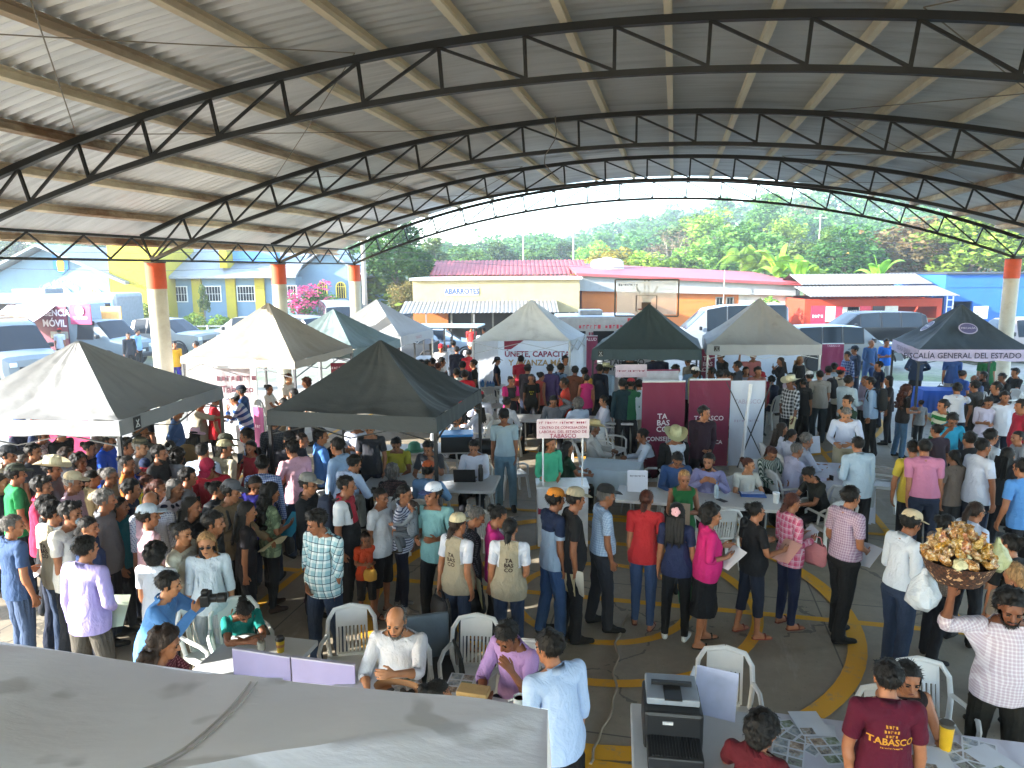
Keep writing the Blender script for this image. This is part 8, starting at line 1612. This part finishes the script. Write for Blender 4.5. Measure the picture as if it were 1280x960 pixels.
    P(1272, 539, 170, 'woman in black vest over grey sleeves at the right edge', 'shirt:#8d8f94+vest:#141518', hair='bun:k', fem=1, group=RT)
    P(1277, 574, 95, 'man in sky blue tee cut by the right edge, seen from behind', 'tee:#4f84c0', bot=BL, group=RT)
    P(1257, 490, -100, 'man in plain white polo facing the court below the slate canopy', 'polo:#c3c9d6', bot=NV, g=.6, group=RT)
    P(1187, 644, 10, 'woman in textured taupe top beside the reading man', 'tee:dots:#6d645e:#857b72', hair='bun:k', fem=1, g=.6, group=RT)
    P(1222, 628, 15, 'woman in white collared blouse with pulled back hair, above the snack basket', 'polo:#b3c0d6', hair='tail:b', fem=1, g=.4, ex='specs', group=RT)
    P(1262, 667, 100, 'person in black top with dark hair, seen from behind at the right edge', 'tee:#121316', hair='bun:k', fem=1, g=.6, group=RT)
    P(1268, 703, 90, 'woman with grey blond ponytail held by a yellow tie', 'tee:#6d655c', hair='lowtail:l', fem=1, g=.5, group=RT)
    v = P(1268, 746, -105, 'street vendor in white check shirt balancing a snack basket on one raised hand', 'roll:check:#a99aa3:#c9c3c8', bot='pants:#17150f', arms='du', head=(-10, 22), hair='curly:k', sk=3, g=.7, ex='mous beard', group=FG, lod=0)
    vendor_basket(v)
    # ---- close tables
    P(1110, 826, 82, 'man in maroon polo lettered TABASCO seen from behind at the photo table', 'polo:#4a0d22', bot=BL, hair='short:k', arms='dd', g=.5, ex='tabasco=#b3802a=TABASCO/.062/1.235=~15/.016/1.195=~4/.034/1.275=~5/.034/1.305=~4/.034/1.335', ht=1.62, group=FG, lod=0)
    P(1139, 834, -100, 'woman with black hair half hidden behind the maroon polo man', 'tank:#1a1214', hair='bob:k', fem=1, pose='t', arms='tt', head=(-5, 18), sk=1, group=FG)
    P(960, 893, 60, 'woman with dark curly hair and wine red top at the bottom edge', 'polo:#4a0f18', hair='curly:k', fem=1, pose='t', arms='tt', head=(-30, 18), group=FG, lod=0)
    P(684, 789, 115, 'large man in pale blue shirt seen from behind in the close centre', 'roll:#9fb3d2', bot=BL, g=.7, hair='short:k', head=(15, 10), arms='dd', ht=1.66, group=FG, lod=0)
    P(628, 786, -130, 'man in lilac shirt resting his head on his hand', 'roll:#a383b8', bot='pants:#1c222c', pose='t', arms='ct', head=(0, 30), sk=2, lean=14, group=FG, lod=0)
    P(493, 763, -95, 'grey bearded man in white shirt with sunglasses hung at the collar', 'roll:#c6c6cc', bot='pants:#5a5c5e', hair='bald:g', pose='t', arms='jt', ex='beard', head=(-10, 18), sk=0, g=.8, group=FG, lod=0)
    P(549, 851, 60, 'woman with sleek black hair low behind the canopy edge', 'tee:#c3cbd2', hair='bun:k', fem=1, pose='t', arms='tt', head=(-30, 8), sk=1, group=FG, lod=0)
    P(308, 760, -60, 'girl in teal tee resting her head over her folded arms', 'tee:#14736a', bot='shorts:#14534c', hair='bun:k', fem=1, pose='t', arms='jj', lean=30, head=(0, 40), ht=1.42, sk=2, group=FG, lod=0)
    P(212, 788, 5, 'woman with long curly dark hair and dotted wine top at the canopy edge', 'tee:dots:#4a1422:#8a5a60', hair='curllong:b', fem=1, pose='t', arms='tt', head=(0, 18), sk=1, ht=1.68, group=FG, lod=0)
    ph = P(213, 716, 5, 'photographer in blue shirt raising a black camera to his face', 'shirt:#4f7fb8', bot=BL, arms='mm', head=(0, 6), sk=0, g=.6, lean=18, ht=1.55, hair='short:k', group=FG, lod=0)
    c = (ph['handR']+ph['handL'])/2+np.array([.02, 0, .02]); t = thing('camera', 'black camera with a long lens held up by the photographer', 'camera', c, ph['yaw']); bk = plain('#131416', .45); B().box((0, 0, 0), (.14, .07, .10)).build('camera_body', bk, t, bevel=.012); B().lathe([(0, 0), (.036, 0), (.036, .06), (.042, .065), (.042, .13), (.036, .13), (.034, .12), (0, .12)], n=22).build('lens', bk, t, smooth=True, loc=(0, .03, 0)).rotation_euler = (R(-90), 0, 0); B().box((0, -.01, .062), (.06, .05, .03)).build('viewfinder', bk, t, bevel=.008)
    # ---- back of the court
    P(651, 445, 90, 'man in red polo with a white strap, back turned before the lettered banner', 'polo:#a02038', g=.5, arms='dd', hold=[('handbag', 'L', 'dark strap bag of the man in the red polo', '#2a2a30')], group=BK)
    P(707, 445, -60, 'man in white shirt standing at the right end of the lettered banner', 'shirt:#c6cad2', group=BK)
    P(622, 447, 5, 'woman in navy cap and navy top left of the lettered banner', 'tee:#1c2334', hat='cap:#2a3040', hair='lowtail:b', fem=1, group=BK)
    P(591, 450, 185, 'man in charcoal polo facing left beyond the charcoal canopy', 'polo:#1e2024', group=BK)
    P(586, 437, 100, 'man in red shirt beside the pale side wall of the white canopy', 'tee:#b3222e', group=BK)
    P(581, 463, 90, 'person in red polo just above the charcoal canopy slope', 'polo:#b02030', group=BK)
    P(570, 461, 120, 'person in pale shirt left of the red polo above the canopy slope', 'shirt:#b3bdb6', group=BK)
    P(639, 471, -80, 'woman in pink and black top with folded arms', 'tee:sides:#1a1a1e:#b81f6c', hair='bun:k', fem=1, arms='xx', sk=2, group=BK)
    P(664, 468, -90, 'woman in black tee with yellow print at the front of the queue', 'tee:#141517', hair='tail:k', fem=1, g=.6, sk=2, ex='print=#b3a92e=~4/.06/1.25=~3/.05/1.19', group=BK)
    P(677, 465, 30, 'woman with a black bun and coral sleeveless top', 'tank:#b05048', hair='bun:k', fem=1, group=BK)
    P(688, 456, 70, 'man in purple shirt in the back queue', 'shirt:#4f3f70', sk=2, group=BK)
    P(702, 455, 40, 'man in light blue shirt wearing a blue backpack', 'shirt:#7f9cc0', hold=[('backpack', 'B', 'blue backpack on the man in the light blue shirt at the back', '#2a4a80')], group=BK)
    P(704, 473, 180, 'man in orange red polo facing left near the long white table', 'polo:#b83a2c', sk=3, group=BK)
    P(719, 458, 70, 'man in brown shirt in the back queue', 'shirt:#5a3526', sk=3, group=BK)
    P(731, 460, 60, 'person in mustard shirt behind the magenta top', 'shirt:#b38a34', group=BK)
    P(733, 468, 90, 'woman in magenta top beside the leg of the dark green canopy', 'tank:#b02368', bot='slim:#23243a', hair='bun:k', fem=1, group=BK)
    P(758, 456, 60, 'man in pale straw hat and light blue shirt tucked into dark trousers', 'shirt_in:#9db3c9', bot=BL, hat='straw:#c9c49a', sk=2, group=BK)
    P(750, 456, 60, 'person in dark navy jacket left of the pale straw hat man', 'jacket:#1b2030', group=BK)
    P(789, 474, 80, 'person in red cap and green shirt behind the blank header stand', 'shirt:#1f5a3c', hat='cap:#a02a34', group=BK)
    P(799, 475, 90, 'man in pale grey blue tee, back turned, right of the blank header stand', 'tee:#a3b5c0', bot='pants:#9a978c', group=BK)
    P(778, 474, 90, 'person in dark teal shirt left of the red cap behind the stand', 'shirt:#17303a', group=BK)
    P(787, 441, -90, 'person in black printed tee, head hidden under the dark green canopy', 'tee:#131417', ex='print=#b9bcbf=~2/.1/1.22', g=.6, group=BK)
    P(825, 441, 90, 'broad man in navy shirt, head hidden under the dark green canopy', 'shirt:#1b2238', g=.9, group=BK)
    P(816, 442, 90, 'person in dark blue shirt left of the broad navy shirt', 'shirt:#222a42', group=BK)
    P(846, 456, 0, 'person with dark hair above the white display panel', 'tee:#8a5a40', group=BK)
    P(859, 447, 120, 'person in beige top bending under the dark green canopy', 'tee:#8a8172', lean=25, group=BK)
    P(866, 456, 90, 'person in pale blue shirt left of the white flat cap', 'shirt:#8fb0d0', group=BK)
    P(870, 460, 20, 'older man in white cap and khaki green shirt', 'shirt:#8f8f74', hat='cap:#c9c9c6', sk=3, group=BK)
    P(889, 460, 180, 'person with dark hair and dark green top right of the white cap', 'tee:#26302a', sk=3, group=BK)
    P(900, 463, 60, 'man with black hair and white shirt above the maroon banner', 'shirt:#b9c3c6', group=BK)
    P(906, 463, 185, 'person in rust top facing the white shirted man above the banner', 'tee:#8a4034', group=BK)
    P(913, 466, 190, 'person with black hair and pale top, right of the rust top', 'tee:#a9a9b4', fem=1, hair='bun:k', group=BK)
    P(900, 441, 190, 'man in black jacket leaning down before the white rear wall', 'jacket:#141518', lean=12, group=BK)
    P(942, 441, -90, 'man in salmon pink shirt waving one raised hand', 'roll:#b8706c', arms='du', sk=1, group=BK)
    P(933, 459, -90, 'woman with long black hair and grey top below the waving man', 'tee:#9a9aa6', hair='long:k', fem=1, group=BK)
    P(948, 459, -90, 'person with black hair just below the waving man\'s elbow', 'tee:#a36a62', group=BK)
    P(953, 466, -90, 'person in red cap low behind the white X stand banner', 'jacket:#8a2034', hat='cap:#a02432', fem=1, group=BK)
    P(975, 447, 180, 'woman with long dark hair and dark top holding a phone', 'shirt:#25252b', bot='slim:#3a4048', hair='long:b', fem=1, arms='ce', hold=[('phone', 'L', 'phone at the face of the dark topped woman by the rear wall', '')], group=BK)
    P(964, 470, 120, 'person in dark blue jacket seated at the small grey table', 'jacket:#2a3048', pose='t', arms='tt', group=BK)
    P(1001, 446, -60, 'woman in black jacket with pale hair at the leg of the grey canopy', 'jacket:#131316', hair='long:l', fem=1, group=BK)
    P(988, 472, 200, 'man in cream straw hat and black white check shirt', 'roll:plaid:#1c1e22:#b3b6ba', bot=BL, hat='straw:#cfc9a8', sk=3, arms='dl', hold=[('folder', 'L', 'cream folder hanging from the hand of the checked straw hat man', '#c3bd98')], group=RT)
    P(1004, 473, 90, 'woman with black hair and black dress right of the checked straw hat man', 'blouse:#111114', bot='slim:#111114', hair='bun:k', fem=1, group=RT)
    P(990, 467, 10, 'person in lilac top just behind the checked straw hat', 'tee:#9a93ac', group=RT)
    P(1025, 463, 85, 'broad man in grey beige shirt seen from behind', 'polo:#8a847c', bot='pants:#1d252c', g=.85, hair='crop:k', group=RT)
    P(1012, 465, 90, 'person in white cap left of the broad grey beige man', 'tee:#2a2c30', hat='cap:#c6c6c8', group=RT)
    P(1036, 458, 60, 'man in pale lilac shirt between the grey beige man and the red cap', 'shirt:#b9bccc', group=RT)
    P(1043, 454, 80, 'person with dark hair and pale blue shirt in front of the short maroon banner', 'shirt:#9fb3c6', group=RT)
    P(1052, 460, 10, 'man in red cap and cream shirt carrying a dark bag', 'shirt:#c3bfb6', hat='cap:#b02030', hold=[('backpack', 'B', 'dark backpack of the man in the red cap', '#1b1c20')], group=RT)
    P(1062, 470, 20, 'man in light grey blue shirt facing right, hand forward', 'shirt:#9fb0bc', arms='db', g=.5, group=RT)
    P(1081, 470, 190, 'woman in lilac shirt with purple lanyard facing the grey blue shirt', 'shirt:#a39cb8', hair='long:r', fem=1, arms='bb', group=RT)
    P(1087, 472, 160, 'man in light blue shirt with a big black backpack', 'shirt:#8aa3c0', bot=BL, hold=[('backpack', 'B', 'big black backpack on the man in the light blue shirt', '#121315')], group=RT)
    P(1059, 495, 190, 'man in dark green tee with his hand on his face', 'tee:#18301f', bot='pants:#b3a88c', arms='cd', sk=0, group=RT)
    P(1068, 433, 180, 'officer in navy camouflage uniform near the silver car', 'shirt:camo:#22304a:#33415a', bot='pants:#232d40', hat='cap:#2a3444', group=OUT)
    P(1059, 440, 200, 'man in blue plaid shirt left of the camouflage officer', 'shirt:plaid:#2a3f7a:#8a9cc0', group=OUT)
    P(1090, 425, -70, 'bald man in blue work shirt and jeans standing on the sunlit edge', 'shirt:#33527f', bot='pants:denim:#2a4470', hair='bald:g', arms='dl', group=OUT)
    P(1109, 424, -90, 'person in bright blue tee and pale trousers at the corner of the slate canopy', 'tee:#1f62c0', bot='pants:#a9b0b4', arms='bb', group=OUT)
    P(1146, 437, 90, 'man in dark blue jacket with hands at his hips under the slate canopy', 'jacket:#22344f', bot=BL, arms='kk', group=OUT)
    P(1135, 482, 0, 'woman with long red brown hair and flared jeans', 'tee:#1f1a1a', bot='pants:denim:#3a5a78', hair='curllong:r', fem=1, arms='bb', group=RT)
    P(1151, 500, 100, 'small child in grey beside the red haired woman', 'tee:#8a8d90', ht=1.1, fem=1, hair='bun:b', group=RT)
    P(1192, 440, 60, 'man in blue polo with a shoulder bag, head under the slate canopy', 'polo:#2a4a80', bot='pants:#b0a690', hold=[('handbag', 'L', 'black shoulder bag of the man under the slate canopy', '#1b1b1e')], group=RT)
    P(1236, 441, -90, 'person in green tee, head hidden by the lettered valance', 'tee:#1c5a34', group=RT)
    P(1218, 469, -150, 'bald man in grey blue shirt seated below the slate canopy', 'shirt:#4a5674', hair='bald:k', pose='t', arms='tt', sk=3, group=RT)
    P(1229, 465, 170, 'man in black polo seated right of the bald man', 'polo:#15171b', pose='t', arms='tt', sk=3, ex='beard', group=RT)
    P(1252, 467, 180, 'man in black tee seated leaning forward below the slate canopy', 'tee:#17191d', pose='t', arms='ll', lean=15, sk=3, group=RT)
    P(1269, 461, 180, 'officer in black uniform shirt with round badge at the right edge', 'polo:#141519', pose='t', arms='tt', hair='quiff:k', group=RT)
    P(1197, 479, 60, 'man in white shirt with one arm raised, seen from behind', 'shirt_in:#c3c9d6', bot=NV, arms='dp', group=RT)
    P(1218, 476, 120, 'person with dark hair facing the raised arm of the white shirted man', 'tee:#33302e', group=RT)
    P(1238, 498, -100, 'woman in white blouse with a lanyard looking down', 'roll:#b9b3c6', hair='long:k', fem=1, head=(0, 30), arms='bb', group=RT)
    P(1276, 500, 180, 'person in crimson top cut by the right picture edge', 'tee:#a82038', group=RT)
    # ---- people beyond the charcoal canopy and out in the street
    for x, y, f, lb, tp, ht_, hr in ((551, 431, -90, 'man in red cap and white shirt beside the utility cart', 'shirt:#cfcfd2', 'cap:#b8242c', 'short:k'), (567, 426, 60, 'man in pale blue shirt right of the red cap in white', 'shirt:#a9bcd6', None, 'short:k'), (571, 433, 90, 'man in navy shirt in front of the pale blue shirt', 'shirt:#20263a', None, 'crop:k'), (588, 429, -60, 'man in white cap and white shirt at the white canopy wall', 'shirt:#d2d3d6', 'cap:#c9c9cb', 'crop:k'),
        (526, 450, -90, 'man in white shirt low behind the canopy ridge', 'shirt:#cfd0d3', None, 'short:k'), (513, 450, -90, 'pale bald headed person above the charcoal canopy ridge', 'tee:#b9b3ac', None, 'bald:w'), (535, 450, 0, 'person in black top above the charcoal canopy ridge', 'tee:#17181c', None, 'short:k'), (548, 453, 60, 'person with brown hair and black jacket above the canopy ridge', 'jacket:#191a1e', None, 'crop:r'), (553, 447, 0, 'man in white shirt with black hair right of the black jacket', 'shirt:#c9cacd', None, 'short:k'), (541, 448, 90, 'person in dark shirt left of the white shirted man above the ridge', 'shirt:#22252b', None, 'short:k'), (500, 440, -90, 'person in red under the edge of the bright white canopy', 'tee:#a8302c', None, 'short:k'), (578, 452, 90, 'person with dark hair and navy top between the two red shirts', 'tee:#1f2434', None, 'short:k')):
        P(x, y, f, lb, tp, hat=ht_, hair=hr, group='people beyond the charcoal canopy')
    for x, y, f, lb, tp, bt, ht_ in ((74, 411, 90, 'person in red cap and white shirt at the agency truck counter', 'tee:#cdd2d8', JN, 'cap:#b02a2c'), (160, 416, -60, 'person in dark uniform by the agency truck bonnet', 'shirt:#20242c', BL, None), (172, 412, 0, 'person in light blue shirt by the agency truck bonnet', 'shirt:#7fa3d0', BL, None), (218, 427, -60, 'person in orange yellow tee and purple trousers beside the first pillar', 'tee:#d29a1e', 'pants:#33288a', None), (244, 427, 180, 'person in green and blue patterned top near the motorcycle', 'tee:floral:#4a9a6a:#8fb0c8', NV, None), (589, 407, -90, 'person in red top standing by the shop posts', 'tee:#b83030', NV, None), (510, 401, 0, 'person in dark shirt near the awning corner of the shop', 'shirt:#3a4048', NV, None), (604, 410, 180, 'person in pale shirt under the shop awning', 'shirt:#a9b3b8', NV, None)):
        P(x, y, f, lb, tp, bot=bt, hat=ht_, group=OUT)
    # more of the packed crowd that shows as heads between the others
    for x, y, f, lb, tp, hr, fm in ((160, 570, 10, 'woman with tied hair and orange sleeve just left of the royal blue child', 'tee:#b3682c', 'bun:k', 1), (42, 555, 5, 'man with dark hair under the arm of the plaid shirt', 'tee:#3a3d44', 'short:k', 0), (84, 560, 10, 'person in grey top between the cowboy hat and the dark curls', 'tee:#7d7f86', 'short:b', 0), (60, 620, 30, 'person with dark hair and black top behind the khaki vest shoulder', 'tee:#1a1b1f', 'short:k', 0), (150, 622, 15, 'woman in teal top with a cyan bag left of the raised arm', 'tee:#226a78', 'bob:k', 1), (165, 600, 20, 'man in navy jacket behind the yellow tee child', 'jacket:#1d2a48', 'short:k', 0), (240, 622, 0, 'woman in black dress between the floral top and the dark bun', 'blouse:#15151a', 'long:k', 1), (132, 612, 20, 'person with grey shirt behind the black braid', 'shirt:#74767c', 'short:g', 0), (268, 640, 10, 'youth in black tee behind the blond bobbed woman', 'tee:#17181b', 'short:k', 0), (310, 628, 20, 'person with black hair and dark skirt behind the brown jacket', 'tee:#1c1a20', 'long:k', 1),
        (328, 570, 100, 'man in blue white check shirt behind the pink banner pole', 'shirt:check:#3a5a9a:#b9c3d6', 'short:k', 0), (236, 585, 20, 'man in grey tee tucked behind the crimson cap', 'tee:#86888d', 'short:k', 0), (160, 548, 5, 'person in pale shirt behind the bright blue hood', 'shirt:#b3b3b6', 'short:k', 0), (420, 548, 160, 'person standing in light blue behind the lavender shirted man', 'shirt:#8fa8c6', 'short:k', 0), (462, 528, -90, 'person in dark top under the middle of the charcoal canopy', 'tee:#2a2c32', 'short:k', 0), (1170, 530, 100, 'woman with dark hair in front of the green striped polo', 'tee:#3a2f3a', 'bun:k', 1), (1212, 540, 90, 'person in black top between the cyan polo and the white shirts', 'tee:#1a1c20', 'short:k', 0), (1262, 560, 20, 'woman with black hair in front of the black vest', 'tee:#2a2c32', 'long:k', 1), (660, 456, 60, 'person in dark shirt tucked behind the red polo man', 'shirt:#2a2630', 'short:k', 0), (921, 452, 150, 'man in dark grey shirt left of the waving man', 'shirt:#4a4c52', 'short:k', 0), (1110, 470, 150, 'woman in dark top right of the big black backpack', 'tee:#2b2a30', 'bob:k', 1), (1098, 452, 170, 'man in navy polo behind the backpack wearer', 'polo:#1f2940', 'short:k', 0), (1205, 463, 10, 'woman in blue top at the bright blue cloth', 'tee:#2a4f9a', 'bun:k', 1), (1245, 478, 170, 'person in dark uniform behind the lanyard woman', 'polo:#1b1e25', 'short:k', 0)):
        P(x, y, f, lb, tp, hair=hr, fem=fm, ht=1.2 if lb.startswith('child') else None, bot='slim:#1b1e26' if fm else NV, group=None)
def vendor_basket(v):
    h = v['handR']; c = np.array([h[0]+.02, h[1], h[2]+.03]); t = thing('snack_basket', 'round woven basket piled with bagged golden snacks on the vendor\'s hand', 'basket', c)
    g = NT('basket_weave'); co = g.coord(); ck = g.n('ShaderNodeTexChecker', Scale=42.0); g.l(co, ck.inputs[0]); n = g.noise(30, 2, co); g.set(Base_Color=g.mix(g.math('GREATER_THAN', n, .62), g.mix(ck.outputs[1], lin('#2a160d'), lin('#4a2a16')), lin('#b3906a')), Roughness=.7); g.bump(ck.outputs[1], .8, .02)
    B().lathe([(0, 0), (.15, .0), (.20, .07), (.235, .16), (.245, .17), (.225, .16), (.15, .04), (0, .03)], n=34).build('basket', g.m, t, smooth=True)
    rr = np.random.default_rng(8); cols = ['#b9822a', '#c08a1c', '#b86a2a', '#a9702a', '#b98a50', '#c9a04a']
    mats = []
    for k in cols:
        g = NT('snack_bag'); cc = lin(k); n = g.noise(34, 5, None, .7); g.set(Base_Color=g.ramp(n, [(.32, tuple(q*.35 for q in cc[:3])), (.5, cc), (.66, lin('#e0cfa0')[:3])]), Roughness=.2); g.b.inputs['Coat Weight'].default_value = .8; g.bump(n, 1.0, .03); mats.append(g.m)
    pale = plain('#b9b48c', .25, var=.3, bump=.6); k = 0
    for ring, (rad, z, n_, tilt) in enumerate(((.205, .20, 15, .85), (.16, .25, 13, .6), (.115, .30, 10, .45), (.06, .35, 6, .3), (.0, .38, 1, 0))):
        for i in range(n_):
            a = 2*math.pi*i/n_+ring*.4+rr.uniform(-.1, .1); rows = []; L = rr.uniform(.10, .15); w = rr.uniform(.032, .046); p1, p2, p3 = rr.uniform(0, 6, 3)
            for f in range(10):
                q = f/9; r = w*(math.sin(math.pi*min(1, q*1.12+.06))**.5 if q < .8 else .22+1.6*(q-.8)); rows.append([(r*(1+.22*math.sin(4*b_+p1+f*1.7)+.12*math.sin(7*b_+p2-f))*math.cos(b_), r*.75*(1+.2*math.sin(3*b_+p3+f))*math.sin(b_), L*(q-.4)) for b_ in [2*math.pi*m/14 for m in range(14)]])
            o = B().grid(rows, closed_u=True).build('snack_bag', pale if (ring == 0 and i % 5 == 0) else mats[(i*3+ring) % 6], t, smooth=False, loc=(rad*math.cos(a), rad*math.sin(a), z)); o.rotation_euler = (-tilt*math.sin(a), tilt*math.cos(a), rr.uniform(0, 6)); k += 1
    e = item('plastic_bag', 'clear plastic bag hanging below the snack basket', (c[0]-.16, c[1]+.12, c[2]+.03), 0, 0, '#a9b0b6'); e.scale = (.8, .8, .8)
    e = item('plastic_bag', 'pale green plastic bag of snacks on the right rim of the basket', (c[0]+.23, c[1]-.06, c[2]+.33), 0, 0, '#a3a67a'); e.scale = (.6, .6, .6)
build_templates()
site(); buildings(); vegetation(); tents(); furniture(); vehicles(); crowd(); world(); haze(); camera()
